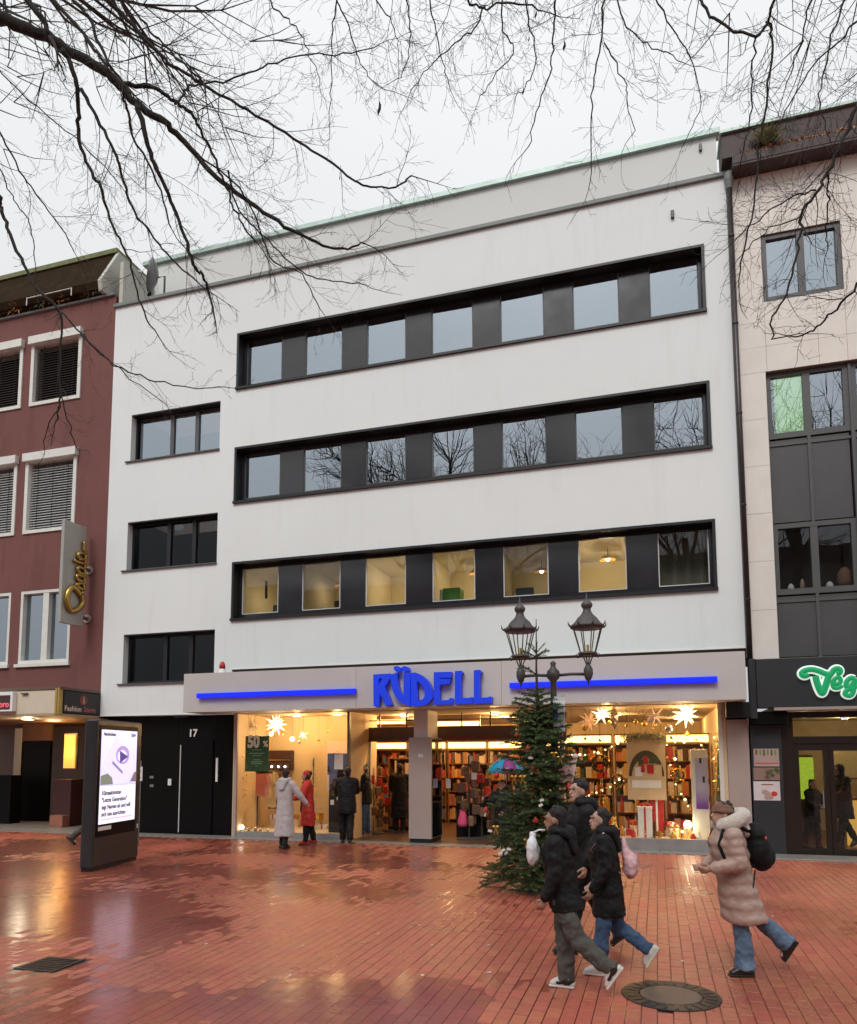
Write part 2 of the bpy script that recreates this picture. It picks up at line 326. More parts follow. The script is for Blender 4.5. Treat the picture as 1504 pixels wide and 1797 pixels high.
def wedge(x, y, mg):
    a = F(0, 1600, y).x-mg; b = F(1504, 1600, y).x+mg
    return a < x < b
def free(x, y):
    if (x-MH.x)**2+(y-MH.y)**2 < .36**2: return False
    if max(abs(x-DR.x), abs(y-DR.y)) < .24: return False
    return True
yb0, yb1 = -10.36-.002, -10.36+3*BW
nx = int(26/BW)
for i in range(-nx, nx//2):
    x = i*BW
    for k in range(60):
        y = Y0+(k+(.5 if i % 2 else 0))*BL
        if y > Y1-.1 or False: continue
        if wedge(x, y, .9) and free(x, y): spots.append((x, y, 0))
for k in range(0):
    y = yb0+BW*(k+.5)
    for i in range(-60, 40):
        x = (i+.5*(k % 2))*BL
        if wedge(x, y, .9) and free(x, y): spots.append((x, y, 1))
def inframe(x, y):
    d = Vector((x, y, 0))-CAM; z = d.dot(FWD)
    px = PW/2+FPX*d.dot(RGT)/z; py = PH/2+CYO-FPX*d.dot(UPV)/z
    return 0 < px < PW and py < PH
near = sorted([s for s in spots if inframe(s[0], s[1])], key=lambda s: (s[0]-CAM.x)**2+(s[1]-CAM.y)**2)[:300]
nset = set(near)
bm_ = []
for rot in (0, 1):
    mb = MB(); brick_geo(mb, 0, 0, *( (BW, BL) if not rot else (BL, BW)), 0, 0, 0)
    me = bpy.data.meshes.new('brick'); me.from_pydata(mb.v, [], mb.f); me.materials.append(MT['brick1']); bm_.append(me)
rb = random.Random(3)
for (x, y, rt) in near:
    o = bpy.data.objects.new('brick', bm_[rt]); COL.objects.link(o); o.parent = pav
    o.location = Vector((x, y, rb.uniform(-.0010, .0007)))-WL['pavement']; o.rotation_euler = (rb.uniform(-.003, .003), rb.uniform(-.006, .006), rb.uniform(-.006, .006))
mb = MB()
for s in spots:
    if s in nset: continue
    w_, l_ = (BW, BL) if not s[2] else (BL, BW)
    brick_geo(mb, s[0]+rb.uniform(-.001, .001), s[1]+rb.uniform(-.001, .001), w_, l_, rb.uniform(-.0010, .0007), rb.uniform(-.006, .006), rb.uniform(-.003, .003))
o = mb.build('bricks', MT['brickn'], pav); kind(o, 'stuff')
# film of rain water lying over the low bricks
def water_mat():
    M = bpy.data.materials.new('rain_film'); M.use_nodes = True; t = M.node_tree; t.nodes.clear(); L = t.links.new
    tr = t.nodes.new('ShaderNodeBsdfTransparent'); tr.inputs[0].default_value = (.98, .95, .94, 1)
    gl = t.nodes.new('ShaderNodeBsdfGlossy'); gl.inputs['Roughness'].default_value = .20
    fr = t.nodes.new('ShaderNodeFresnel'); fr.inputs[0].default_value = 1.33
    tc = t.nodes.new('ShaderNodeTexCoord'); nz = t.nodes.new('ShaderNodeTexNoise'); nz.inputs['Scale'].default_value = 5; nz.inputs['Detail'].default_value = 3
    L(tc.outputs['Object'], nz.inputs[0]); bp = t.nodes.new('ShaderNodeBump'); bp.inputs['Strength'].default_value = .16; bp.inputs['Distance'].default_value = .02; L(nz.outputs[0], bp.inputs['Height'])
    L(bp.outputs[0], gl.inputs['Normal']); L(bp.outputs[0], fr.inputs['Normal'])
    mx = t.nodes.new('ShaderNodeMixShader'); L(fr.outputs[0], mx.inputs[0]); L(tr.outputs[0], mx.inputs[1]); L(gl.outputs[0], mx.inputs[2])
    o = t.nodes.new('ShaderNodeOutputMaterial'); L(mx.outputs[0], o.inputs[0]); return M
mb = MB(); st = .12; gx0, gx1, gy0, gy1 = -20, 4.2, -12.2, -.5
cx_, cy_ = int((gx1-gx0)/st), int((gy1-gy0)/st)
vs_ = []
for j in range(cy_+1):
    for i in range(cx_+1):
        x, y = gx0+i*st, gy0+j*st
        h = noise.noise((x*.42, y*.42, 3.1))*.0050+noise.noise((x*1.3, y*1.3, 1.1))*.0008
        vs_.append((x, y, -.0022+h-.0026*max(-1, min(1, (x+2.2)/3.5))))
fs_ = []
for j in range(cy_):
    for i in range(cx_):
        if wedge(gx0+i*st, gy0+j*st, 1.0):
            a = j*(cx_+1)+i; q = (a, a+1, a+cx_+2, a+cx_+1)
            if max(vs_[k][2] for k in q) > -.0035: fs_.append(q)
mb.add(vs_, fs_); wf = mb.build('water', water_mat(), smooth=True); kind(wf, 'structure')
# kerb strip of stone slabs in front of the shops
ks = MB().box(-26, 12, -.40, .6, -.04, -.004).build('kerb', MT['joint']); kind(ks, 'structure')
x = -21.
while x < 6:
    l_ = 1.0; bx('slab', MT['slab'], ks, x+.004, x+l_-.004, -.40+.003, .05, -.03, rb.uniform(.008, .014), .004); x += l_
# manhole and drain
mh = thing('manhole_cover', 'round cast iron manhole cover with a concrete centre in the brick paving', 'manhole cover', (MH.x, MH.y, 0))
MB().lathe([(.40, -.02), (.40, .004), (.392, .007), (.262, .007), (.258, .001), (.1, .001)], (MH.x, MH.y, 0), 48).build('rim', MT['castiron'], mh)
MB().lathe([(.250, -.02), (.250, .005), (.244, .0075), (.01, .0085)], (MH.x, MH.y, 0), 40).build('lid', MT['manfill'], mh)
for k in range(12):
    a = k*math.pi/6; MB().lathe([(.014, .0), (.014, .0085), (.011, .0095)], (MH.x+.254*math.cos(a), MH.y+.254*math.sin(a), 0), 8).build('lug', MT['anthracite'], mh)
for k in range(24):
    a = (k+.5)*math.pi/12; rr = .325
    MB().obox((MH.x+rr*math.cos(a), MH.y+rr*math.sin(a), .0075), (.085, .02, .006), Matrix.Rotation(a, 3, 'Z')).build('rib', MT['castiron'], mh)
dr = thing('drain_cover', 'square dark drain cover in the wet brick paving', 'drain cover', (DR.x, DR.y, 0))
q = Matrix.Rotation(R(2), 3, 'Z')
MB().obox((DR.x, DR.y, -.005), (.44, .44, .022), q).build('frame', MT['castiron'], dr, bevel=.004)
for k in range(7): MB().obox(Vector((DR.x, DR.y, .008))+q@Vector((0, (k-3)*.052, 0)), (.36, .022, .006), q).build('bar', MT['castiron'], dr)
# ================================================================== white building
XL, XR = -14.30, 1.82
wb = thing('white_building', 'white rendered four storey shop building with dark ribbon windows', 'building', (-6.2, 1, 0))
rows = [(11.638, 13.193), (8.546, 10.049), (5.458, 6.979)]
RX0, RX1 = -10.33, 1.312
smalls = [(10.081, 11.404), (7.019, 8.354), (3.93, 5.257)]
SX0, SX1 = -13.62, -10.807
rect = lambda a, b, c, d: [(a, c), (b, c), (b, d), (a, d)]
MB().prism([[(XL, 3.10), (RX0+.05, 3.10), (RX0+.05, 4.22), (XR, 4.22), (XR, 14.66), (XL, 14.66)]]+[rect(RX0, RX1, a, b) for a, b in rows]+[rect(SX0, SX1, a, b) for a, b in smalls], 0, .36).build('wall', MT['plaster'], wb)
bx('coping', MT['zinc'], wb, XL-.03, XR+.05, -.07, .45, 14.66, 14.76, .01)
bx('drip_edge', MT['white'], wb, RX0+.05, XR, -.012, .05, 4.195, 4.222)
bx('drip_edge', MT['white'], wb, XL, RX0+.05, -.012, .05, 3.075, 3.102)
bx('side_wall', MT['plaster'], wb, XR-.3, XR-.004, .36, 9, 0, 14.6); bx('side_wall', MT['plaster'], wb, XL+.004, XL+.3, .36, 9, 3.1, 14.6)
bx('flat_roof', MT['zinc'], wb, XL, XR, .4, 9, 14.4, 14.55)
bx('attic_wall', MT['attic'], wb, -14.9, 1.86, 2.0, 9, 14.55, 17.36)
bx('attic_trim', MT['greenmetal'], wb, -15.0, 1.95, 1.9, 2.2, 17.36, 17.5, .01)
for px, py, y in ((1180, 377, 0), (1229, 260, 2.0)):
    c = F(px, py, y); bx('overflow_spout', MT['pipe'], wb, c.x-.035, c.x+.035, y-.06, y+.02, c.z-.10, c.z+.08, .01)
rw = random.Random(5)
for ri, (z0, z1) in enumerate(rows):
    band = MB(); t = .05; d = .34
    band.box(RX0-.012, RX1+.012, -.02, d, z1-t, z1+.008).box(RX0-.012, RX0+t, -.02, d, z0+t, z1-t-.002).box(RX1-t, RX1+.012, -.02, d, z0+t, z1-t-.002)
    wn = band.build('window_band', MT['anthracite'], wb)
    MB().box(RX0-.02, RX1+.02, -.06, d, z0-.012, z0+t).build('sill', MT['anthracite'], wn)
    pz0, pz1 = z0+.20, z1-.12; y = .27
    MB().box(RX0+t, RX1-t, y, d, z0+t, pz0).build('bottom_rail', MT['enamel'], wn); MB().box(RX0+t, RX1-t, y+.002, d, pz1, z1-t).build('head_rail', MT['anthracite'], wn)
    xs = [(-10.2+1.7245*i, -10.2+1.7245*i+1.055) for i in range(7)]
    prev = RX0+t
    for i, (a, b) in enumerate(xs+[(RX1-t, None)]):
        if a-prev > .02: MB().box(prev, a, y-.006, d, pz0, pz1).build('panel', MT['enamel'], wn)
        prev = b
        if b is None: break
        MB().box(a+.004, a+.026, y+.004, d, pz0, pz1).box(b-.026, b-.004, y+.004, d, pz0, pz1).box(a+.026, b-.026, y+.004, d, pz0, pz0+.02).build('window_frame', MT['gasket'] if ri == 2 else MT['greyframe'], wn)
        x0_, x1_ = a+.02, b-.02; tl = rw.uniform(-.004, .004); th = rw.uniform(-.003, .003)
        MB().quad((x0_, y+.03+tl-th, pz0+.01), (x1_, y+.03-tl-th, pz0+.01), (x1_, y+.03-tl+th, pz1), (x0_, y+.03+tl+th, pz1)).build('pane', MT['pane'] if ri < 2 else MT['pane_dark'], wn)
for si, (z0, z1) in enumerate(smalls):
    y = .20; d = .36; wn = MB().box(SX0, SX0+.06, y, d, z0, z1).box(SX1-.06, SX1, y, d, z0, z1).box(SX0+.06, SX1-.06, y, d, z1-.07, z1).box(SX0+.06, SX1-.06, y, d, z0, z0+.08).build('stair_window', MT['anthracite'], wb)
    MB().box(SX0-.14, SX1+.01, -.05, y, z0-.03, z0+.004).build('sill', MT['greyframe'], wn)
    MB().box(SX0+.01, SX1-.01, -.006, y, z1-.03, z1+.004).build('blind_box', MT['anthracite'], wn)
    W_ = SX1-SX0
    cuts = [(.06, .40), (.44, .68), (.72, .97)]
    for a, b in ((.40, .44), (.68, .72)): MB().box(SX0+W_*a, SX0+W_*b, y, d, z0+.08, z1-.07).build('mullion', MT['greyframe'] if si == 0 else MT['anthracite'], wn)
    for a, b in cuts:
        tl = rw.uniform(-.004, .004)
        MB().quad((SX0+W_*a-.05, y+.05+tl, z0+.07), (SX0+W_*b+.02, y+.05-tl, z0+.07), (SX0+W_*b+.02, y+.05-tl, z1-.06), (SX0+W_*a-.05, y+.05+tl, z1-.06)).build('pane', [MT['pane'], MT['pane_black'], MT['pane_black']][si], wn)
# rooms behind the upper windows
MT['room'] = pm('office_wall', (.74, .66, .46), .9, var=.08, scale=1.); MT['roomd'] = pm('office_wall_dim', (.16, .16, .16), .9)  # dim copy: darkness of unlit rooms put into the wall colour
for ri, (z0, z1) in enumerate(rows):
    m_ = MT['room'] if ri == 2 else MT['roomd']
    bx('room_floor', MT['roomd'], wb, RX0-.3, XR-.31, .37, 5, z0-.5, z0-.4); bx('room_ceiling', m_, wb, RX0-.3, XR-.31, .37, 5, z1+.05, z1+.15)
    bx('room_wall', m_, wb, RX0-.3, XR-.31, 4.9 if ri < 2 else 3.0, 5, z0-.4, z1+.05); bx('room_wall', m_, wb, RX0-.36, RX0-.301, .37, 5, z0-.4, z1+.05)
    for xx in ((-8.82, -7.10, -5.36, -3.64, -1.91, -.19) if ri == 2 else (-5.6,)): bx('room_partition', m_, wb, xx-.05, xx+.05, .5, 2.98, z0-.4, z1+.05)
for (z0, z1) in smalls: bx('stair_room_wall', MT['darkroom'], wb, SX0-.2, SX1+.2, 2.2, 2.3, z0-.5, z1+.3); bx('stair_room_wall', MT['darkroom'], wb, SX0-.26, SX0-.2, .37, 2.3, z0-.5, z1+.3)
def lamp(loc, e, col=(1, .72, .38), size=.15, name='lamp_light', parent=None, kind_='POINT'):
    l = bpy.data.lights.new(name, kind_); l.energy = e; l.color = col
    if kind_ == 'POINT': l.shadow_soft_size = size
    o = bpy.data.objects.new(name, l); COL.objects.link(o); o.location = Vector(loc)-(WL[parent.name] if parent else Vector((0, 0, 0)))
    if parent: o.parent = parent
    return o
def pendant(loc, drop, e, label, group, shade=MT['gold'], r_=.20):
    t = thing('pendant_lamp', label, 'lamp', loc, group); x, y, z = loc
    MB().tube([(x, y, z), (x, y, z+drop)], .008, 6).build('cord', MT['anthracite'], t)
    MB().lathe([(.03, .10), (r_*.75, .06), (r_, -.03), (r_*.95, -.03), (r_*.7, .045), (.02, .08)], (x, y, z), 20).build('shade', shade, t, smooth=True)
    MB().ball((x, y, z-.0), .055, 10, 6).build('bulb', MT['bulb'], t, smooth=True)
    lamp((x, y, z-.12), e*.62, (1, .80, .52), parent=t); return t
pendant((-9.75, 1.9, 6.55), .45, 20, 'warm pendant lamp behind the first pane of the lowest ribbon window', None)
pendant((-6.0, 1.9, 6.70), .30, 34, 'warm pendant lamp behind the third pane of the lowest ribbon window', None)
pendant((-4.35, 2.0, 6.72), .30, 26, 'warm pendant lamp glowing above a green cabinet in the lowest ribbon window', None)
pendant((-1.0, 1.6, 6.72), .30, 44, 'warm pendant lamp in the brightest yellow pane of the lowest ribbon window', None)
pendant((-8.2, 2.1, 6.70), .30, 9, 'added dim pendant lamp behind the second pane of the lowest ribbon window', None); pendant((-2.7, 2.3, 6.72), .30, 7, 'added dim pendant lamp behind the fifth pane of the lowest ribbon window', None)  # both dim lamps are added so these rooms do not go dark
pendant((.6, 2.4, 6.72), .30, 8, 'added dim pendant lamp behind the grey green curtain of the lowest ribbon window', None)  # added lamp, gives the curtained room a weak light
ct = thing('office_curtain', 'grey green curtain behind the last pane of the lowest ribbon window', 'curtain', (.7, 1.0, 5.06)); mb = MB()
for k in range(24): mb.v += [Vector((.0+k*.06, .9+.05*math.sin(k*1.3), 5.06)), Vector((.0+k*.06, .9+.05*math.sin(k*1.3), 7.0))]
for k in range(23): mb.f.append([k*2, k*2+2, k*2+3, k*2+1]); mb.mi.append(0)
mb.build('cloth', pm('curtain_cloth', (.24, .25, .20), .9, var=.1), ct, smooth=True); MB().tube([(-.05, .9, 7.0), (1.45, .9, 7.0)], .015, 6).build('rod', MT['iron'], ct)
for k, (xx, lb, cl_) in enumerate(((-9.55, 'grey desk chair behind the first pane of the lowest ribbon window', (.16, .19, .22)), (-7.75, 'dark plant stand behind the second pane of the lowest ribbon window', (.09, .08, .06)), (-2.95, 'slate blue monitor behind the fifth pane of the lowest ribbon window', (.12, .17, .24)))):
    t = thing('office_furniture', lb, 'furniture', (xx, 1.2, 5.06)); MB().box(xx-.22, xx+.22, 1.1, 1.18, 5.55, 6.05).build('back', pm('office_item', cl_, .7), t, bevel=.03); MB().box(xx-.24, xx+.24, 1.0, 1.4, 5.44, 5.52).build('seat', MT['anthracite'], t, bevel=.02); MB().tube([(xx, 1.2, 5.06), (xx, 1.2, 5.46)], .03, 8).build('stem', MT['iron'], t)
c = F(792, 1043, .9); b_ = MT['greencab'] = pm('green_cabinet', (.10, .32, .05), .5)
gcab = thing('office_cabinet', 'green cabinet standing behind a pane of the lowest ribbon window', 'cabinet', (c.x, 1.1, 5.06))
bx('carcass', b_, gcab, c.x-.22, c.x+.22, .9, 1.3, 5.06, 6.12, .01); bx('door', MT['white'], gcab, c.x-.30, c.x-.225, .9, 1.28, 5.06, 6.10, .005)
gl = thing('ceiling_globe', 'dim white ceiling globe seen through the middle staircase window', 'lamp', tuple(F(310, 924, 1.2)))
cc = F(310, 924, 1.2); MB().ball(cc, (.2, .2, .1), 16, 8).build('globe', pm('dim_globe', (.6, .64, .66), .3, em=(.8, .9, 1), es=.12), gl, smooth=True); MB().lathe([(.07, .08), (.07, .9)], cc, 12).build('stem', MT['roomd'], gl)
# shop fascia
QY = -.90; FX0, FX1, FZ0, FZ1 = -11.06, 1.70, 3.068, 4.015
fa = thing('shop_fascia', 'projecting beige shop fascia box above the lit shop windows', 'fascia', (-4.7, -.45, 3.07))
cuts = [FX0, F(625, 1200, QY).x, F(880, 1200, QY).x, FX1]
for a, b in zip(cuts, cuts[1:]): bx('panel', MT['fascia'], fa, a+.002, b-.002, QY, QY+.04, FZ0, FZ1, .004)
bx('soffit', MT['fascia'], fa, FX0, FX1, QY+.041, -.03, FZ0+.004, FZ0+.05); bx('top_plate', MT['zinc'], fa, FX0, FX1, QY+.041, -.03, FZ1-.06, FZ1-.01)
bx('end_plate', MT['fascia'], fa, FX0+.002, FX0+.04, QY+.042, -.03, FZ0+.052, FZ1-.062); bx('end_plate', MT['fascia'], fa, FX1-.04, FX1-.002, QY+.042, -.03, FZ0+.052, FZ1-.062)
bx('shadow_gap_board', MT['brown'], wb, RX0+.06, XR-.02, .06, .12, 3.9, 4.19)
for (xa, ya, xb, yb), lb in (((345, 1221, 624, 1213), 'blue light bar on the fascia before the first shop letter'), ((894, 1203, 1259, 1192), 'blue light bar on the fascia after the last shop letter')):
    p, q = F(xa, ya, QY-.09), F(xb, yb, QY-.09); z = (p.z+q.z)/2
    t = thing('light_bar', lb, 'light bar', (p.x, QY-.05, z-.06)); bx('tube', MT['blueneon'], t, p.x, q.x, QY-.11, QY-.05, z-.062, z+.062, .015); bx('back_plate', MT['blueside'], t, p.x+.01, q.x-.01, QY-.05, QY-.005, z-.05, z+.05)
# shop letters, drawn on the fascia plane from outlines
so_ = 5.3714
def zp(pts, ox=600, oy=1130, s=so_, y=QY-.16): return [(F(ox+a/s, oy+b/s, y).x, F(ox+a/s, oy+b/s, y).z) for a, b in pts]
def curve(p, n=10):
    out = []
    for k in range(n+1):
        t = k/n; out.append(tuple((1-t)**3*p[0][i]+3*t*(1-t)**2*p[1][i]+3*t*t*(1-t)*p[2][i]+t**3*p[3][i] for i in (0, 1)))
    return out
lt = {}
lt['R'] = [[(295,288),(452,278),(462,300),(400,405),(470,572),(415,585),(352,455),(345,588),(298,588)], [(342,325),(382,322),(345,395)]]
lt['U'] = [[(456,290),(517,272)]+curve([(517,272),(515,400),(540,450),(580,492)], 8)+[(582,276),(640,270),(640,582)]+curve([(640,582),(520,565),(462,470),(456,290)], 10)[1:-1]]
lt['D'] = [[(652,275),(690,268)]+curve([(690,268),(800,300),(860,400),(850,500)], 8)[1:]+curve([(850,500),(820,575),(760,590),(660,586)], 6)[1:]+[(652,586)], [(705,345),]+curve([(705,345),(770,380),(790,450),(778,495)], 6)[1:]+[(760,525),(705,530)]]
lt['E'] = [[(866,266),(1030,262),(1022,318),(918,318),(918,328),(1020,330),(1008,375),(925,382),(918,400),(918,532),(1005,528),(1020,508),(1042,512),(1040,568),(866,572)]]
lt['L'] = [[(1064,256),(1125,252),(1138,270),(1120,290),(1120,508),(1205,508),(1215,500),(1232,502),(1230,560),(1064,568)]]
lt['L2'] = [[(1243,248),(1302,244),(1316,264),(1298,284),(1298,506),(1378,504),(1390,494),(1412,498),(1408,556),(1243,566)]]
sg = thing('shop_sign', 'large blue raised letters reading RÜDELL on the beige fascia', 'sign', (F(752, 1200, QY).x, QY, FZ0))
for nm, loops in lt.items():
    L_ = [zp(l) for l in loops]
    o = MB().prism(L_, QY-.16, QY-.06).build('letter', MT['bluesign'], sg); MB().prism(L_, QY-.058, QY-.004).build('letter_return', MT['blueside'], o)
for pts in ([(488,215),(520,206),(552,225),(548,262),(512,262),(490,240)], [(562,222),(590,206),(628,222),(628,250),(600,262),(565,258)]):
    MB().prism([zp(pts)], QY-.16, QY-.004).build('umlaut_dot', MT['bluesign'], sg)
# gnome-like red and white warning lamp standing on the fascia
c = F(390, 1178, -.5); wl = thing('warning_lamp', 'small white lamp with a red cap standing on the beige fascia', 'lamp', (c.x, -.5, FZ1))
MB().lathe([(.13, 0), (.10, .06), (.075, .12), (.07, .14)], (c.x, -.5, FZ1), 14).build('base', MT['white'], wl, smooth=True); MB().lathe([(.072, .14), (.075, .22), (.05, .30), (.01, .33)], (c.x, -.5, FZ1), 14).build('cap', MT['red'], wl, smooth=True)
# downpipe on the party wall
dp = thing('downpipe', 'dark rainwater downpipe between the white and the stone fronts', 'downpipe', (1.90, -.08, 4.0))
MB().tube([(1.88, -.09, 14.5), (1.88, -.09, 3.2)], .055, 12).build('pipe', MT['pipe'], dp, smooth=True)
MB().lathe([(.06, -.2), (.10, .0), (.10, .16), (.085, .16)], (1.88, -.09, 14.5), 12).build('hopper', MT['zinc'], dp)
for z in (13.2, 11.2, 9.2, 7.2, 5.2): MB().lathe([(.064, -.02), (.066, 0), (.064, .02)], (1.88, -.09, z), 12).build('bracket', MT['pipe'], dp)
bx('joint_strip', MT['joint'], wb, XR+.005, XR+.03, .01, .3, 4, 14.6)
# black panelled entrance with number 17
en = thing('house_entrance', 'black panelled house entrance with number 17 beside the shop window', 'door', (-12.2, .25, 0))
bx('panel_wall', MT['black'], en, -14.25, -12.02, .28, .34, 0, 3.07, .004); bx('panel_wall', MT['black'], en, -10.93, -10.17, .28, .34, 0, 3.07, .004); bx('transom', MT['black'], en, -12.018, -10.932, .285, .34, 2.42, 3.068)
x0_ = F(316, 1400, .27).x
bx('door_leaf', MT['black'], en, -12.01, -10.94, .25, .33, .02, 2.41, .006); bx('door_backing', MT['darkroom'], en, -14.25, -10.21, .40, .46, 0, 3.07)  # dark backing added to stop light leaking round the door
bx('door_edge', MT['gasket'], en, x0_-.012, x0_+.012, .232, .249, .05, 2.3)
h = F(380, 1351, .15); bx('pull_handle', MT['white'], en, h.x-.03, h.x+.03, .15, .18, F(380, 1372, .15).z, F(380, 1330, .15).z, .008); MB().tube([(h.x, .18, 1.5), (h.x, .28, 1.5)], .012, 8).build('handle_stud', MT['zinc'], en)
c = F(297, 1373, .24); bx('intercom', MT['paper'], en, c.x-.05, c.x+.05, .245, .279, c.z-.08, c.z+.09, .006)
for dy in (-9, 6):
    c = F(265, 1373+dy, .24); bx('bell_plate', MT['zinc'], en, c.x-.06, c.x+.06, .262, .279, c.z-.035, c.z+.035, .004)
bx('ceiling_light', MT['anthracite'], en, -12.0, -11.6, .06, .2, 3.0, 3.06, .01)
def text(body, name, mat, parent, c, size, depth=.01, yaw=0., bold=0., align='CENTER', shear=0., pitch=R(90), italic=0, sx=1., at=None):
    cu = bpy.data.curves.new(name, 'FONT'); cu.body = body; cu.size = size; cu.extrude = depth; cu.align_x = align; cu.align_y = 'CENTER'; cu.offset = bold; cu.shear = shear; cu.resolution_u = 3
    tmp = bpy.data.objects.new('tmp', cu); me = bpy.data.meshes.new_from_object(tmp)
    bpy.data.objects.remove(tmp); me.name = name
    me.transform(Matrix.Diagonal((sx, 1, 1, 1))); me.transform(Matrix.Rotation(yaw, 4, 'Z')@Matrix.Rotation(pitch, 4, 'X')); me.materials.clear(); me.materials.append(mat)
    me.transform(Matrix.Translation(Vector(c)-(WL[parent.name] if parent else Vector(c))))
    o = bpy.data.objects.new(name, me); COL.objects.link(o); 
    if parent: o.parent = parent
    else: o.location = c
    WL[o.name] = WL[parent.name] if parent else Vector(c); return o
c = F(339, 1287, .27); text('17', 'house_number', MT['white'], en, (c.x, .265, c.z), .27, .012, bold=.006)
# ================================================================== the shop inside
def palette(name, cols, rough=.5, es=0.):
    M = bpy.data.materials.new(name); M.use_nodes = True; t = M.node_tree; L = t.links.new; b = t.nodes['Principled BSDF']; b.inputs['Roughness'].default_value = rough
    gi = t.nodes.new('ShaderNodeNewGeometry'); cr = t.nodes.new('ShaderNodeValToRGB'); cr.color_ramp.interpolation = 'CONSTANT'
    e = cr.color_ramp.elements
    while len(e) < len(cols): e.new(.5)
    for i, c in enumerate(cols): e[i].position = i/len(cols); e[i].color = (*c, 1)
    L(gi.outputs['Random Per Island'], cr.inputs[0]); L(cr.outputs[0], b.inputs['Base Color']); return M
MT['goods'] = palette('shop_goods', [(.62,.10,.03),(.70,.36,.08),(.12,.16,.30),(.30,.06,.03),(.45,.25,.10),(.55,.42,.25),(.10,.04,.03),(.50,.30,.12),(.20,.10,.06),(.60,.50,.38),(.42,.03,.02),(.06,.05,.05),(.35,.16,.06)])
MT['goodsx'] = palette('christmas_goods', [(.60,.36,.08),(.45,.03,.02),(.65,.55,.40),(.55,.30,.06),(.06,.10,.03),(.60,.20,.06),(.70,.62,.50)], .35)
SX, EX = -7.06, -2.0
sp = thing('shop_interior', 'warmly lit shop interior behind the ground floor windows', 'shop interior', (-4.4, 4, 0))
bx('floor', MT['woodfloor'], sp, -10.2, 1.45, .02, 8.5, -.03, .012); bx('ceiling', MT['ceil'], sp, -10.2, 1.45, .02, 8.5, 3.06, 3.16)
bx('back_wall', MT['cream'], sp, -10.2, 1.45, 8.4, 8.5, .012, 3.06); bx('left_wall', MT['cream'], sp, -10.2, -10.13, .02, 8.4, .012, 3.06); bx('right_wall', MT['cream'], sp, 1.30, 1.38, .02, 8.4, .012, 3.06)
bx('display_back_wall', MT['cream'], sp, -10.13, SX+.02, 1.75, 1.83, .012, 3.06); bx('return_wall', MT['cream'], sp, SX-.02, SX+.03, .10, 1.75, .012, 3.06)
bx('display_floor', MT['cream'], sp, -10.13, SX-.02, .06, 1.75, .012, .13); bx('display_plinth', MT['curb'], sp, -10.13, SX+.03, .0, .06, .0, .15, .004)
bx('display_floor', MT['cream'], sp, EX, 1.30, .08, 1.5, .012, .22); bx('display_plinth', MT['curb'], sp, EX-.03, 1.30, -.02, .08, .0, .26, .004)
bx('lintel_board', MT['brown'], sp, SX+.03, EX-.03, 1.25, 1.33, 2.42, 2.72); bx('lintel_rail', MT['shelf'], sp, SX+.03, EX-.03, 1.20, 1.34, 2.36, 2.42)
bx('transom_rail', MT['anthracite'], sp, SX+.03, EX-.03, 1.27, 1.31, 2.88, 2.905); 
for k in range(7): xx = SX+.3+k*.72; bx('transom_mullion', MT['anthracite'], sp, xx, xx+.03, 1.272, 1.308, 2.72, 3.06)
for xx in (SX+.05, EX-.13): bx('door_frame', MT['gasket'], sp, xx, xx+.05, 1.2, 1.26, 0, 2.36)
# glazing of the two show windows
g1 = thing('shop_window', 'show window with lit star and 50% sign beside the black house entrance', 'shop window', (-8.6, .03, 0), None)
bx('frame_post', MT['column'], g1, -10.16, -10.08, -.02, .06, .0, 3.06, .004); bx('frame_post', MT['brown'], g1, SX-.03, SX+.03, -.01, .10, .0, 3.06, .004)
bx('pane', MT['pane_clear'], g1, -10.08, SX-.03, .02, .026, .15, 3.06)
g2 = thing('shop_window', 'show window full of stars and gift boxes behind the fir tree', 'shop window', (-.4, .03, 0), None)
bx('frame_post', MT['brown'], g2, EX-.04, EX+.02, -.01, .08, .0, 3.06, .004); bx('frame_post', MT['coltop'], g2, 1.22, 1.30, -.01, .08, .26, 3.06, .004)
xm = (EX+1.22)/2
bx('pane', MT['pane_clear'], g2, EX+.02, 1.22, .02, .026, .26, 3.06)
# column in the entrance
cl = thing('entrance_column', 'square entrance column clad in beige panels below a white top', 'column', (-5.25, .4, 0))
bx('cladding', MT['column'], cl, -5.53, -4.985, -.02, .90, .10, 2.42, .006); bx('base', MT['anthracite'], cl, -5.50, -5.01, .0, .88, .0, .10); bx('shaft', MT['coltop'], cl, -5.42, -5.08, .03, .85, 2.42, 3.06, .004)
bx('side_mirror', MT['pane'], cl, -4.984, -4.978, .05, .85, .12, 2.38)
c = F(738, 1326, -.03); bx('plate', MT['gasket'], cl, c.x-.06, c.x+.06, -.026, -.021, c.z-.04, c.z+.04)
# right hand pier
pr = thing('corner_pier', 'grey brown corner pier under the end of the shop fascia', 'pier', (1.6, .2, 0))
bx('shaft', MT['column'], pr, 1.385, 1.80, -.01, .5, .0, 2.72, .006); bx('bracket', MT['anthracite'], pr, 1.36, 1.83, -.30, .45, 2.75, 3.06, .01)
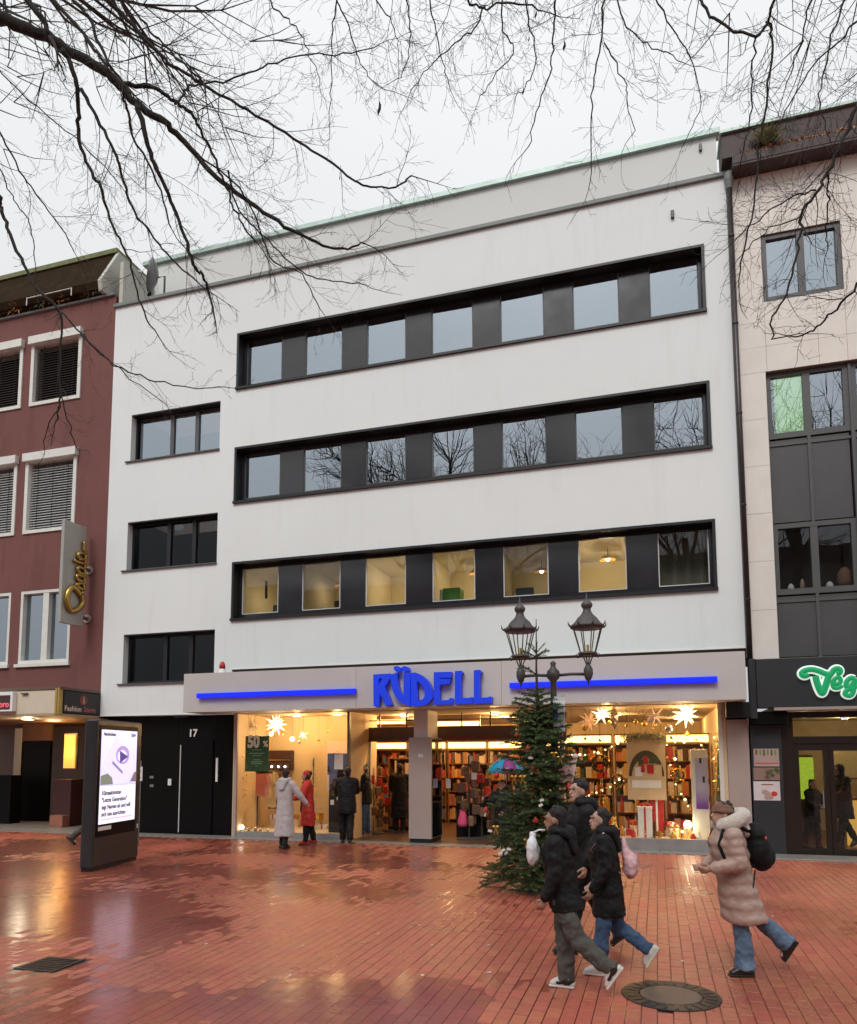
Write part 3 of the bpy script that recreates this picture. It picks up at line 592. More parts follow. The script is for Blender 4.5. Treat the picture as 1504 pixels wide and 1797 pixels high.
# ceiling lamps
def downlight(x, y, z, e, label, group, r_=.09, col=(1, .60, .24)):
    t = thing('ceiling_lamp', label, 'lamp', (x, y, z), group)
    MB().lathe([(r_*1.25, -.0), (r_*1.25, -.03), (r_, -.03), (r_, -.012)], (x, y, z), 16).build('ring', MT['white'], t); MB().lathe([(r_*.98, -.012), (r_*.98, -.02), (r_*.5, -.022)], (x, y, z), 16).build('lens', MT['warmhot'], t)
    lamp((x, y, z-.12), e*1.15, col, .09, parent=t)
SH = 'ceiling lamps inside the shop'
for x, y, e in ((-8.9, .9, 34), (-7.7, .8, 34), (-6.3, 1.9, 40), (-3.9, 1.9, 40), (-6.4, 3.8, 60), (-4.0, 3.8, 60), (-6.3, 6.3, 45), (-3.6, 6.3, 45), (-1.1, .9, 40), (.6, .9, 40), (-1.0, 3.4, 55), (.6, 5.8, 45)):  # the pair just inside the entrance is added to brighten it
    downlight(x, y, 3.06, e, 'round warm ceiling lamp inside the lit shop', SH)
# entrance strip lamps
for px, pz, lb in ((672, 1267, 'between the show window and the entrance column'), (800, 1270, 'behind the white top of the entrance column')):
    c = F(px, pz, 2.2); t = thing('strip_lamp', 'glowing strip lamp over the entrance '+lb, 'lamp', (c.x, 2.2, c.z)); 
    bx('tube', MT['warm'], t, c.x-.62, c.x+.62, 2.15, 2.2, c.z-.055, c.z+.055, .02); bx('holder', MT['brown'], t, c.x-.65, c.x+.65, 2.2, 2.24, c.z-.07, c.z+.3)
# bookcases with goods
rg = random.Random(11)
def bookcase(x0, x1, y0, z1, label, nsh=5, facing=-1, glow=True, mat='goods', dep=.35):
    t = thing('bookcase', label, 'bookcase', ((x0+x1)/2, y0, 0), 'bookcases inside the shop')
    y1 = y0+dep
    bx('back_panel', MT['shelf'], t, x0, x1, y1-.02, y1, .0, z1)
    for a in (x0, x1-.03): bx('side_panel', MT['shelf'], t, a, a+.03, y0, y1-.02, .0, z1)
    mb = MB()
    for k in range(nsh+1):
        z = .1+(z1-.14)*k/nsh; bx('shelf_board', MT['shelf'], t, x0+.03, x1-.03, y0+.005, y1-.02, z, z+.025)
        if k == nsh: break
        x = x0+.04; hh = (z1-.14)/nsh-.05
        while x < x1-.07:
            w_ = rg.choice((.03, .04, .05, .09, .14)); w_ = min(w_, x1-.04-x)
            if rg.random() < .9: mb.box(x, x+w_-.003, y0+rg.uniform(.01, .08), y1-.05, z+.026, z+.026+hh*rg.uniform(.55, .98))
            x += w_
    o = mb.build('merchandise', MT[mat], t); kind(o, 'stuff')
    if glow:
        bx('light_box', MT['warm'], t, x0+.03, x1-.03, y0-.02, y0+.02, z1+.03, z1+.20, .004); bx('cornice', MT['shelf'], t, x0, x1, y0-.05, y1, z1+.2, z1+.24)
for a, b, lb in ((-9.8, -8.6, 'bookcase with glowing header glimpsed past the beige display wall'), (-8.55, -7.35, 'bookcase with glowing header behind the customers in the entrance')): bookcase(a, b, 5.2, 2.2, lb)
for i, (a, b) in enumerate(((-7.3, -6.1), (-6.05, -4.85), (-4.8, -3.6), (-3.55, -2.35))): bookcase(a, b, 5.2, 2.2, 'tall bookcase with a glowing header at the back of the shop')
for i, (a, b) in enumerate(((-2.3, -1.1), (-1.05, .15), (.2, 1.25))): bookcase(a, b, 3.2, 2.3, 'bookcase with warm header behind the star decorated window', mat='goodsx')
bookcase(-7.0, -6.3, 2.6, 1.95, 'crowded brown display case just inside the entrance', 4, glow=False)
bookcase(-4.6, -3.3, 2.4, 1.8, 'crowded brown display case behind the colourful umbrella', 4, glow=False)
# dark sale table and rack at the entrance
c0, c1 = F(576, 1400, .45), F(612, 1400, .45)
rk = thing('sale_rack', 'black sale rack with a white notice at the shop entrance', 'rack', ((c0.x+c1.x)/2, .6, 0))
zt = F(590, 1322, .45).z; zb = F(590, 1360, .45).z
bx('header_board', MT['anthracite'], rk, c0.x-.02, c1.x+.05, .42, .62, zb, zt, .01); bx('notice', MT['paper'], rk, F(587, 1340, .42).x, F(602, 1340, .42).x, .41, .419, F(587, 1350, .42).z, F(587, 1324, .42).z)
bx('stand', MT['anthracite'], rk, c0.x+.0, c1.x+.03, .48, .80, .012, zb, .01)
for k, (px, py) in enumerate(((588, 1375), (602, 1372), (585, 1392), (594, 1400), (602, 1388), (583, 1408))):
    c = F(px, py, .47); bx('card', MT['paper'] if k % 2 else MT['goodsx'], rk, c.x-.045, c.x+.045, .465, .479, c.z-.06, c.z+.06)
tb = thing('sale_table', 'dark cloth covered table with bags beside the entrance column', 'table', (-3.9, 1.7, 0))
bx('cloth', MT['blackcloth'], tb, -4.75, -4.05, 1.3, 1.9, .012, .85, .02); bx('cloth', MT['brown'], tb, -3.95, -3.0, 1.45, 2.0, .012, .75, .02)
c = F(812, 1435, .9); bgp = thing('pink_bag', 'bright pink bag hanging by the entrance right of the column', 'bag', (c.x, .9, c.z-.3))
MB().lathe([(.11, -.20), (.13, -.12), (.09, .05), (.035, .22), (.02, .3)], (c.x, .9, c.z), 14).build('body', pm('pink_plush', (.80, .10, .24), .7), bgp, smooth=True); MB().tube([(c.x, .9, c.z+.28), (c.x, .9, c.z+.5)], .012, 6).build('strap', MT['pinkbag'], bgp)
hr = thing('bag_stand', 'tall stand hung with brown bags beside the entrance column', 'rack', (-4.35, 1.0, 0))
MB().tube([(-4.35, 1.0, 0), (-4.35, 1.0, 2.0)], .02, 8).build('pole', MT['iron'], hr); MB().lathe([(.3, .0), (.3, .03), (.03, .05)], (-4.35, 1.0, .012), 16).build('base', MT['iron'], hr)
for k in range(11):
    a = k*2.4; z = 1.75-.13*k; x, y = -4.35+.17*math.cos(a), 1.0+.14*math.sin(a); MB().obox((x, y, z), (.20, .11, .24), Matrix.Rotation(a, 3, 'Z')).build('bag', rg.choice([MT['brown'], MT['shelf'], MT['tancloth'], MT['pinkbag'] if k == 6 else MT['brown']]), hr, bevel=.03)
for k, (px, py, w_, h_) in enumerate(((787, 1375, .11, .22), (832, 1362, .13, .16))):
    c = F(px, py, .85); t = thing('price_sign', ['pale price sign hung on the bag stand', 'small grey price sign over the dark sale table'][k], 'sign', (c.x, .85, c.z)); bx('card', MT['paper'], t, c.x-w_/2, c.x+w_/2, .842, .85, c.z-h_/2, c.z+h_/2); bx('clip', MT['iron'], t, c.x-.01, c.x+.01, .85, .95, c.z+h_/2-.03, c.z+h_/2)
# stars
def star(px, py, y, rpx, mat, label, lit=0., n=17, rot=0., drop=.4):
    c = F(px, py, y); r_ = rpx*(y-CAM.y)/FPX*1.03
    t = thing('paper_star', label, 'star', (c.x, y, c.z)); mb = MB(); core = r_*.22
    for k in range(n):
        z = 1-2*(k+.5)/n; a = k*2.399963+rot; s_ = math.sqrt(1-z*z); d = Vector((s_*math.cos(a), s_*math.sin(a), z))
        u = d.orthogonal().normalized(); v = d.cross(u); b0 = c+d*core*.75; q = r_*(.8+.2*((k*7) % 5)/4)
        mb.add([b0+(u+v)*core*.42, b0+(u-v)*core*.42, b0-(u+v)*core*.42, b0-(u-v)*core*.42, c+d*q], [(0,1,4),(1,2,4),(2,3,4),(3,0,4)])
    mb.build('spikes', mat, t); MB().ball(c, core, 10, 6).build('core', mat, t); MB().tube([(c.x, y, c.z+r_*.6), (c.x, y, 3.05)], .004, 5).build('cord', MT['anthracite'], t)
    if lit: lamp((c.x, y-.0, c.z-r_*1.05), lit, (1, .75, .42), .1, parent=t)
star(485, 1271, .8, 25, MT['starlit'], 'brightly lit white paper star above the 50% sign', 14, rot=.4)
star(447, 1276, .7, 14, MT['starpale'], 'small unlit paper star beside the bright star over the 50% sign', n=11)
star(1204, 1254, .5, 26, MT['starlit'], 'brightly lit paper star at the end of the window by the grey pier', 14, rot=1.)
star(1034, 1265, .6, 22, pm('peach_star', (.70, .42, .25), .8, em=(1, .5, .2), es=.4), 'peach coloured paper star next to the street lamp banner', rot=.2)
star(1056, 1255, .9, 20, MT['starlit'], 'smaller glowing paper star behind the peach coloured star', n=14)
star(1148, 1258, .6, 21, MT['starpale'], 'pinkish unlit paper star over the garlanded poster', n=15, rot=2)
star(532, 1290, 1.2, 11, MT['starlit'], 'thin glowing paper star near the beige back wall', n=9, rot=2.)
c = F(1078, 1258, .5); t = thing('folded_star', 'silver folded diamond shaped star hanging over the show window', 'star', (c.x, .5, c.z))
mb = MB(); pts = [(c.x, .5, c.z+.30), (c.x+.09, .5, c.z+.06), (c.x+.075, .5, c.z-.1), (c.x+.01, .5, c.z-.30), (c.x-.09, .5, c.z-.06), (c.x-.07, .5, c.z+.12)]
mb.add(pts+[(c.x, .42, c.z), (c.x, .58, c.z)], [(i, (i+1) % 6, 6) for i in range(6)]+[((i+1) % 6, i, 7) for i in range(6)]); mb.build('facets', MT['silver'], t); MB().tube([(c.x, .5, c.z+.3), (c.x, .5, 3.05)], .004, 5).build('cord', MT['anthracite'], t)
# baubles on strings
for k, (px, py, y, r_, mt, lb) in enumerate(((1116, 1267, .6, .05, 'gold', 'small gold bauble hanging beside the silver folded star'), (1131, 1271, .7, .06, 'gold', 'gold bauble hanging under the pinkish star'), (1174, 1279, .5, .085, 'silver', 'large silver bauble hanging under the bright star by the pier'), (1026, 1279, .5, .05, 'gold', 'gold bauble hanging below the peach star'), (476, 1288, .9, .055, 'bulb', 'round white glowing ball under the bright star at the green sign'), (513, 1297, .8, .06, 'bulb', 'round white glowing ball on a cord by the beige wall'), (1206, 1288, .7, .05, 'gold', 'gold bauble under the brightly lit star'))):
    c = F(px, py, y); t = thing('bauble', lb, 'bauble', (c.x, y, c.z)); MB().ball(c, r_, 14, 8).build('ball', MT[mt], t, smooth=True); MB().lathe([(.015, r_*.95), (.015, r_+.02)], c, 8).build('cap', MT['gold'], t); MB().tube([(c.x, y, c.z+r_), (c.x, y, 3.05)], .003, 5).build('cord', MT['anthracite'], t)
# 50% sign
y = .12; a, b = F(431, 1292, y), F(471, 1354, y); t = thing('sale_sign', 'dark green sale sign reading 50% hung in the show window', 'sign', ((a.x+b.x)/2, y, b.z))
bx('board', pm('green_board', (.018, .075, .022), .6), t, a.x, b.x, y, y+.015, b.z, a.z); cx_ = (a.x+b.x)/2; wd = b.x-a.x; ht = a.z-b.z
text('50', 'numerals', MT['paper'], t, (cx_-.10, y-.004, a.z-ht*.17), .42, .003, bold=.020, sx=.80); text('%', 'percent_sign', MT['paper'], t, (cx_+wd*.36, y-.004, a.z-ht*.23), .21, .003, bold=.004)
for k in range(7):
    l_ = wd*(.42, .66, .36, .30, .5, .44, .1)[k]; z = a.z-ht*(.40, .50, .56, .68, .74, .79, .86)[k]; bx('text_line', pm('text_green', (.20, .30, .20), .8) if k == 0 else bpy.data.materials['text_green'], t, cx_-l_/2, cx_+l_/2, y-.004, y-.0005, z, z+.022)
for s_ in (-1, 1): MB().tube([(cx_+s_*wd*.4, y, a.z), (cx_+s_*wd*.4, y, 3.05)], .003, 5).build('cord', MT['anthracite'], t)
# garlands of gold leaves
def garland(px0, py0, px1, py1, y, wpx, label, base=True, n=170):
    a, b = F(px0, py0, y), F(px1, py1, y); t = thing('garland', label, 'garland', (b.x, y, b.z)); w_ = wpx*(y-CAM.y)/FPX
    MB().tube([a, (a+b)/2+Vector((.02, 0, 0)), b], [w_*.2, w_*.24, w_*.2], 8).build('stem', MT['needle'], t)
    mb = MB(); g_ = random.Random(int(px0))
    for k in range(n):
        u = g_.random(); c = a.lerp(b, u)+Vector((g_.gauss(0, w_*.28), g_.gauss(0, w_*.25), 0)); d = Vector((g_.gauss(0, 1), g_.gauss(0, 1), g_.gauss(0, 1))).normalized(); e = d.orthogonal().normalized()
        s_ = g_.uniform(.02, .05); mb.add([c, c+d*s_+e*s_*.4, c+d*s_*2, c+d*s_-e*s_*.4], [(0,1,2,3)])
    mb.build('leaves', MT['gold'], t)
    for k in range(6):
        u = (k+.5)/6; c = a.lerp(b, u)+Vector((g_.uniform(-.1, .1), -.1, 0)); MB().ball(c, .035, 10, 6).build('bauble', MT['silver'] if k % 2 else MT['gold'], t, smooth=True)
garland(425, 1300, 424, 1412, .45, 17, 'gold leaf garland hanging beside the 50% sign'); garland(1263, 1283, 1260, 1420, .35, 17, 'gold garland with silver baubles hanging beside the grey pier')
# small decorated trees
def minitree(px, py, y, h, label, mt='needle', r_=.2, balls=6):
    c = F(px, py, y); t = thing('small_tree', label, 'small tree', (c.x, y, c.z)); mb = MB(); g_ = random.Random(int(px+py))
    MB().tube([c, c+Vector((0, 0, h))], [.02, .006], 6).build('stem', MT['needlebrown'], t)
    for k in range(260):
        u = g_.random()**.8; a = g_.random()*6.28; rr = r_*(1-u)*g_.uniform(.3, 1); p = c+Vector((rr*math.cos(a), rr*math.sin(a), .08+h*u*.95)); d = Vector((math.cos(a), math.sin(a), -.2))*.05
        e = Vector((-math.sin(a), math.cos(a), 0))*.015; mb.add([p-d-e, p+d, p-d+e], [(0,1,2)])
    mb.build('needles', MT[mt], t)
    for k in range(balls):
        u = g_.random()*.8; a = -1.57+g_.uniform(-1.3, 1.3); p = c+Vector((r_*(1-u)*math.cos(a), r_*(1-u)*math.sin(a), .1+h*u)); MB().ball(p, .028, 8, 6).build('bauble', MT['bulb'] if k == 0 else MT['gold'], t, smooth=True)
minitree(549, 1452, .95, 1.75, 'decorated fir tree with gold baubles behind the person in red', 'needle', .38, 20)
minitree(424, 1466, .5, 1.1, 'small dark fir tree with silver baubles under the gold leaf garland', 'needle', .2, 5)
minitree(1149, 1481, .5, .42, 'small potted fir in front of the red gift box', 'needle', .16, 2); minitree(1058, 1470, .8, 1.3, 'gold trimmed fir beside the garlanded poster', 'gold', .4, 12); minitree(1190, 1430, 1.6, 1.5, 'dim fir behind the round glowing table lamp', 'needle', .42, 12)
# clothing display: two mannequins without heads
def mannequin(px, y, top, mt, skirt, label):
    x = F(px, 1400, y).x; t = thing('mannequin', label, 'mannequin', (x, y, .13))
    MB().tube([(x, y, .13), (x, y, .8)], .015, 8).build('pole', MT['iron'], t); MB().lathe([(.16, 0), (.16, .015), (.02, .03)], (x, y, .13), 16).build('base', MT['iron'], t)
    MB().lathe([(.02, .62), (.15, .66), (.125, .95), (.19, 1.22), (.17, 1.36), (.05, 1.44), (.045, 1.5)], (x, y, .13), 18).build('bodice', mt, t, smooth=True)
    MB().lathe([(.17, .30), (.18, .45), (.135, .92), (.12, .93)], (x, y, .13), 18).build('skirt', skirt, t, smooth=True)
mannequin(436, 1.0, 1, MT['tancloth'], MT['blackcloth'], 'headless mannequin in brown top below the 50% sign')
cr_ = thing('wall_cabinet', 'dark wooden cabinet with lights on the beige display wall', 'cabinet', (F(490, 1340, 1.6).x, 1.6, 1.2))
a, b = F(470, 1317, 1.55), F(510, 1352, 1.55); bx('carcass', pm('mahogany', (.045, .013, .010), .4), cr_, a.x, b.x, 1.55, 1.74, b.z, a.z, .01); bx('shelf_board', MT['gold'], cr_, a.x+.03, b.x-.03, 1.52, 1.549, (a.z+b.z)/2, (a.z+b.z)/2+.02)
for k in range(3): MB().ball((a.x+.15+k*.2, 1.5, b.z+.1), .03, 8, 6).build('candle_bulb', MT['bulb'], cr_, smooth=True)
# garlanded poster with gifts
y = .75; a, b = F(1099, 1290, y), F(1170, 1404, y); cx_ = (a.x+b.x)/2
t = thing('garlanded_poster', 'cream poster of gifts under a fir garland in the show window', 'poster', (cx_, y, b.z)); bx('board', pm('poster_cream', (.62, .46, .28), .7, var=.06), t, a.x, b.x, y, y+.02, b.z, a.z)
wd = b.x-a.x; ht = a.z-b.z
arch = [(cx_+wd*.46*math.cos(q), b.z+ht*.36+ht*.40*math.sin(q)) for q in [math.pi*k/14 for k in range(15)]]+[(cx_+wd*.38*math.cos(q), b.z+ht*.36+ht*.28*math.sin(q)) for q in [math.pi-math.pi*k/14 for k in range(15)]]
MB().prism([arch], y-.006, y-.0005).build('printed_wreath', pm('print_green', (.075, .065, .03), .8, var=.5, scale=20), t)
for (u, v, w_, h_, mt) in ((.20, .36, .2, .14, 'paper'), (.36, .42, .10, .12, 'red'), (.52, .40, .17, .14, 'red'), (.30, .52, .12, .1, 'goodsx'), (.58, .56, .16, .1, 'goodsx'), (.70, .34, .2, .2, 'cream'), (.12, .18, .76, .12, 'paper'), (.42, .55, .13, .12, 'redcap')):
    bx('printed_gift', MT[mt], t, a.x+wd*u, a.x+wd*(u+w_), y-.011-.0003*u, y-.0065, b.z+ht*v, b.z+ht*(v+h_))
mb = MB(); g_ = random.Random(4)
for k in range(420):
    u = g_.uniform(-.08, 1.06); p = Vector((a.x+wd*u, y-.05+g_.gauss(0, .04), a.z-.02-.25*abs(u-.5)**2+g_.gauss(0, .05))); d = Vector((g_.gauss(0, 1), g_.gauss(0, .5), g_.gauss(.5, .7))).normalized()*.10; e = d.orthogonal().normalized()*.008
    mb.add([p-e, p+d, p+e], [(0,1,2)])
mb.build('fir_garland', pm('dry_fir', (.15, .15, .07), .8, island=.4), t)
for s_ in (.1, .9): MB().tube([(a.x+wd*s_, y, a.z), (a.x+wd*s_, y, 3.05)], .004, 5).build('cord', MT['anthracite'], t)
# purple poster stand
y = .45; a, b = F(1212, 1315, y), F(1247, 1474, y); t = thing('poster_stand', 'cream display stand with a lilac poster beside the pier', 'display stand', ((a.x+b.x)/2, y, .22)); bx('body', MT['coltop'], t, a.x, b.x, y, y+.28, .22, a.z, .01)
p, q = F(1219, 1330, y), F(1244, 1420, y)
def grad_mat(name, c0, c1, z0, z1):
    M = pm(name, c0, .4); T_ = M.node_tree; L = T_.links.new; b_ = T_.nodes['Principled BSDF']; tc = T_.nodes.new('ShaderNodeTexCoord'); s_ = T_.nodes.new('ShaderNodeSeparateXYZ'); L(tc.outputs['Generated'], s_.inputs[0]); cr = T_.nodes.new('ShaderNodeValToRGB')
    cr.color_ramp.elements[0].color = (*c1, 1); cr.color_ramp.elements[0].position = z0; cr.color_ramp.elements[1].color = (*c0, 1); cr.color_ramp.elements[1].position = z1; L(s_.outputs[2], cr.inputs[0]); L(cr.outputs[0], b_.inputs['Base Color']); return M
bx('poster', grad_mat('lilac_print', (.38, .36, .50), (.15, .03, .30), .05, .4), t, p.x, q.x, y-.01, y-.002, q.z, p.z)
for px, py, h_ in ((1229, 1335, .11), (1235, 1368, .13)): c = F(px, py, y-.012); bx('printed_bottle', MT['anthracite'], t, c.x-.022, c.x+.022, y-.016, y-.0105, c.z-h_/2, c.z+h_/2)
# gift boxes and small things on the display floor
def gift(px0, px1, py0, py1, y, mt, rib, label):
    a, b = F(px0, py0, y), F(px1, py1, y); z0 = .22; t = thing('gift_box', label, 'gift box', ((a.x+b.x)/2, y, z0)); h_ = max(a.z, z0+.15)
    bx('box', mt, t, a.x, b.x, y, y+(b.x-a.x), z0, h_, .008); cx_ = (a.x+b.x)/2; bx('lid', mt, t, a.x-.01, b.x+.01, y-.01, y+(b.x-a.x)+.01, h_, h_+.05, .006)
    bx('ribbon', rib, t, cx_-.02, cx_+.02, y-.014, y-.0105, z0, h_+.05)
    for s_ in (-1, 1): MB().ball((cx_+s_*.06, y+.12, h_+.09), (.06, .03, .035), 10, 6).build('bow_loop', rib, t, smooth=True)
gift(1119, 1146, 1420, 1490, .42, MT['paper'], MT['redcap'], 'tall white gift box with a red ribbon in the show window'); gift(1140, 1167, 1402, 1490, .85, MT['red'], MT['paper'], 'tall red gift box behind the white gift box')
gift(1176, 1192, 1462, 1490, .6, MT['goodsx'], MT['gold'], 'small boxed gift on the display floor beside the glowing lamp')
c = F(1207, 1447, .55); t = thing('table_lamp', 'round glowing table lamp on the window display beside the lilac poster', 'lamp', (c.x, .55, .22)); MB().ball(c, .085, 14, 10).build('globe', MT['bulb'], t, smooth=True); MB().lathe([(.09, 0), (.09, .02), (.02, .04), (.02, c.z-.22-.07)], (c.x, .55, .22), 14).build('foot', MT['gold'], t); lamp((c.x, .40, c.z), 9, (1, .8, .5), .08, parent=t)
for k, (px, r_, h_, mt, lb) in enumerate(((1066, .05, .30, 'red', 'red candle lantern on the display floor near the gold trimmed fir'), (1080, .07, .42, 'gold', 'gold vase on the display floor between fir and poster'), (1093, .06, .24, 'gold', 'low gold jar under the garlanded poster'), (1112, .05, .22, 'red', 'red nutcracker shaped bottle beside the white gift box'), (1132, .045, .16, 'lampglass', 'clear glass jar in front of the white gift box'), (1163, .05, .12, 'lampglass', 'clear glass jar in front of the red gift box'), (1182, .07, .16, 'gold', 'wide gold bowl beside the small boxed gift'), (1198, .05, .18, 'gold', 'gold candle holder before the glowing table lamp'), (1217, .06, .15, 'red', 'red apple shaped pot below the lilac poster'), (1227, .05, .17, 'paper', 'white ceramic pot below the lilac poster'), (1246, .05, .14, 'gold', 'gold pot at the foot of the gold and silver garland'))):
    x = F(px, 1480, .3).x; t = thing('ornament', lb, 'ornament', (x, .3, .22)); MB().lathe([(r_*.7, 0), (r_, h_*.15), (r_, h_*.5), (r_*.5, h_*.75), (r_*.55, h_*.8)], (x, .3, .22), 14).build('vessel', MT[mt], t, smooth=True); MB().ball((x, .3, .22+h_*.9), (r_*.5, r_*.5, h_*.14), 8, 6).build('top', MT['bulb'] if k in (0, 7) else MT['gold'], t, smooth=True)
for k, (px, r_) in enumerate(((424, .06), (436, .04), (448, .05), (457, .04), (470, .035))):
    x = F(px, 1465, .28).x; t = thing('snow_globe', ['bright glass ball on the floor at the garland end of the show window', 'small glass ball second from the garland on the show window floor', 'glass ball at the foot of the brown clad mannequin', 'glass ball at the foot of the coral clad mannequin', 'glass ball next to the pale grey coat on the window floor'][k], 'ornament', (x, .28, .13)); MB().ball((x, .28, .13+r_*1.4), r_, 12, 8).build('globe', MT['bulb'] if k == 0 else MT['silver'], t, smooth=True); MB().lathe([(r_*.8, 0), (r_*.7, r_*.6)], (x, .28, .13), 12).build('foot', MT['brown'], t)

gf = random.Random(61)
for k, (px0, py0, px1, py1, y, n, lb) in enumerate(((1000, 1325, 1090, 1300, 1.0, 16, 'string of small gold lights above the gold trimmed fir'), (1010, 1400, 1095, 1360, 1.3, 16, 'string of small gold lights sagging behind the gold trimmed fir'), (1090, 1292, 1205, 1300, 1.5, 16, 'string of small gold lights under the stars'), (1170, 1330, 1212, 1420, 1.4, 12, 'string of small gold lights hanging beside the lilac poster'), (1225, 1300, 1255, 1330, .8, 8, 'short string of small gold lights beside the grey pier'))):
    a, b = F(px0, py0, y), F(px1, py1, y); t = thing('light_string', lb, 'light string', tuple(a)); pts = [a.lerp(b, i/n)+Vector((gf.gauss(0, .02), gf.gauss(0, .03), -.10*math.sin(math.pi*i/n)+gf.gauss(0, .02))) for i in range(n+1)]
    MB().tube(pts, .004, 5).build('wire', MT['gold'], t)
    for i, p in enumerate(pts): MB().ball(p-Vector((0, 0, .02)), .018 if i % 3 else .03, 8, 6).build('bulb', MT['warmhot'] if i % 2 else MT['gold'], t, smooth=True)
for k, (px, py, y, r_, lb) in enumerate(((1053, 1340, .7, .17, 'gold wreath hanging in the window beside the christmas fir'), (1085, 1370, .9, .13, 'small gold wreath hanging next to the garlanded poster'), (1190, 1360, 1.0, .12, 'dim gold wreath hanging beside the lilac poster'))):
    c_ = F(px, py, y); t = thing('wreath', lb, 'wreath', tuple(c_)); MB().tube([c_+Vector((r_*math.cos(i*.3491), 0, r_*math.sin(i*.3491))) for i in range(19)], r_*.2, 6).build('ring', MT['needlebrown'], t); mb = MB()
    for i in range(150):
        q = gf.random()*6.283; p = c_+Vector((r_*math.cos(q), 0, r_*math.sin(q)))+Vector((gf.gauss(0, r_*.14), gf.gauss(0, .03), gf.gauss(0, r_*.14))); d = Vector((gf.gauss(0, 1), gf.gauss(0, 1), gf.gauss(0, 1))).normalized()*.03; e = d.orthogonal().normalized()*.012; mb.add([p-d, p+e, p+d, p-e], [(0, 1, 2, 3)])
    mb.build('leaves', MT['gold'], t); MB().tube([c_+Vector((0, 0, r_)), (c_.x, y, 3.05)], .003, 4).build('cord', MT['anthracite'], t)

# clothes rail with hanging blouses in the show window
rl_ = thing('clothes_rail', 'thin clothes rail hung with blouses in the show window', 'clothes rail', (F(467, 1400, 1.1).x, 1.1, .13)); xa, xb = F(452, 1400, 1.1).x, F(486, 1400, 1.1).x
MB().tube([(xa, 1.1, .13), (xa, 1.1, 1.72), (xb, 1.1, 1.72), (xb, 1.1, .13)], .014, 8).build('rail', MT['iron'], rl_)
for k, (cl_, lb) in enumerate((((.60, .20, .17), 'coral blouse hanging on the clothes rail'), ((.66, .34, .32), 'dusty rose blouse hanging on the clothes rail'), ((.70, .58, .36), 'cream blouse hanging on the clothes rail'), ((.62, .46, .22), 'ochre dress hanging on the clothes rail'), ((.20, .11, .07), 'brown dress hanging on the clothes rail'))):
    x = xa+(xb-xa)*(k+.7)/5.4; h_ = (.62, .66, .7, .95, 1.0)[k]; zt_ = 1.62; t = thing('hanging_garment', lb, 'garment', (x, 1.05, zt_-h_)); ph_ = k*1.7
    out = [(x-.05, zt_), (x-.20, zt_-.07), (x-.25, zt_-.34), (x-.17, zt_-.36), (x-.15, zt_-.2), (x-.16-.03*math.sin(ph_), zt_-h_), (x-.05, zt_-h_+.015), (x+.06, zt_-h_-.01), (x+.17, zt_-h_+.01), (x+.15, zt_-.2), (x+.17, zt_-.36), (x+.25, zt_-.34), (x+.20, zt_-.07), (x+.05, zt_), (x, zt_-.05)]
    MB().prism([out], 1.02+.02*k, 1.06+.02*k).build('cloth', pm('garment', cl_, .8, var=.15, bump=.4, bscale=20), t, bevel=.012); MB().tube([(x-.17, 1.04+.02*k, zt_-.05), (x, 1.04+.02*k, zt_+.03), (x+.17, 1.04+.02*k, zt_-.05)], .006, 5).build('hanger', MT['shelf'], t); MB().tube([(x, 1.04+.02*k, zt_+.03), (x, 1.09, zt_+.115)], .004, 5).build('hook', MT['iron'], t)

# tiered parcels and hanging baubles that fill the show windows
gq = random.Random(19)
for (xa, xb, yb, z0, n, grp, lb) in ((-1.9, 1.1, .75, .22, 22, 'parcels on the window tiers beside the fir', 'small wrapped parcel on the tiered display of the starry window'), (-9.9, -7.3, 1.25, .13, 12, 'parcels in the window with the 50% sign', 'small wrapped parcel on the floor of the 50% sign window')):
    for k in range(n):
        x = xa+(xb-xa)*(k+gq.uniform(.1, .9))/n; y = yb+gq.uniform(0, .3); w_ = gq.uniform(.07, .14); h_ = gq.uniform(.08, .2); zb_ = z0+(.0 if k % 3 else .22)
        t = thing('wrapped_parcel', lb, 'parcel', (x, y, z0), grp); a_ = gq.uniform(-.5, .5); Mx = Matrix.Rotation(a_, 3, 'Z'); m1, m2 = gq.choice([('red', 'gold'), ('gold', 'red'), ('paper', 'red'), ('goodsx', 'paper'), ('red', 'paper'), ('cream', 'gold')])
        if zb_ > z0: MB().box(x-w_*.8, x+w_*.8, y-w_*.7, y+w_*.7, z0, zb_).build('riser', MT['cream'], t, bevel=.004)
        MB().obox((x, y, zb_+h_/2), (w_*2, w_*1.6, h_), Mx).build('box', MT[m1], t, bevel=.006); MB().obox((x, y, zb_+h_/2), (w_*.3, w_*1.62+.004, h_+.006), Mx).build('ribbon', MT[m2], t)
for k in range(18):
    x = -1.85+3.0*(k+gq.random())/18 if k < 13 else -9.8+2.4*(k-13)/5; y = gq.uniform(.35, 1.3); z = gq.uniform(2.3, 2.85); t = thing('small_bauble', 'small shiny bauble on a long cord in the show windows', 'bauble', (x, y, z), 'small baubles hanging in the show windows'); MB().ball((x, y, z), gq.uniform(.025, .045), 10, 6).build('ball', MT['gold'] if k % 3 else MT['silver'], t, smooth=True); MB().tube([(x, y, z+.03), (x, y, 3.05)], .0025, 4).build('cord', MT['anthracite'], t)
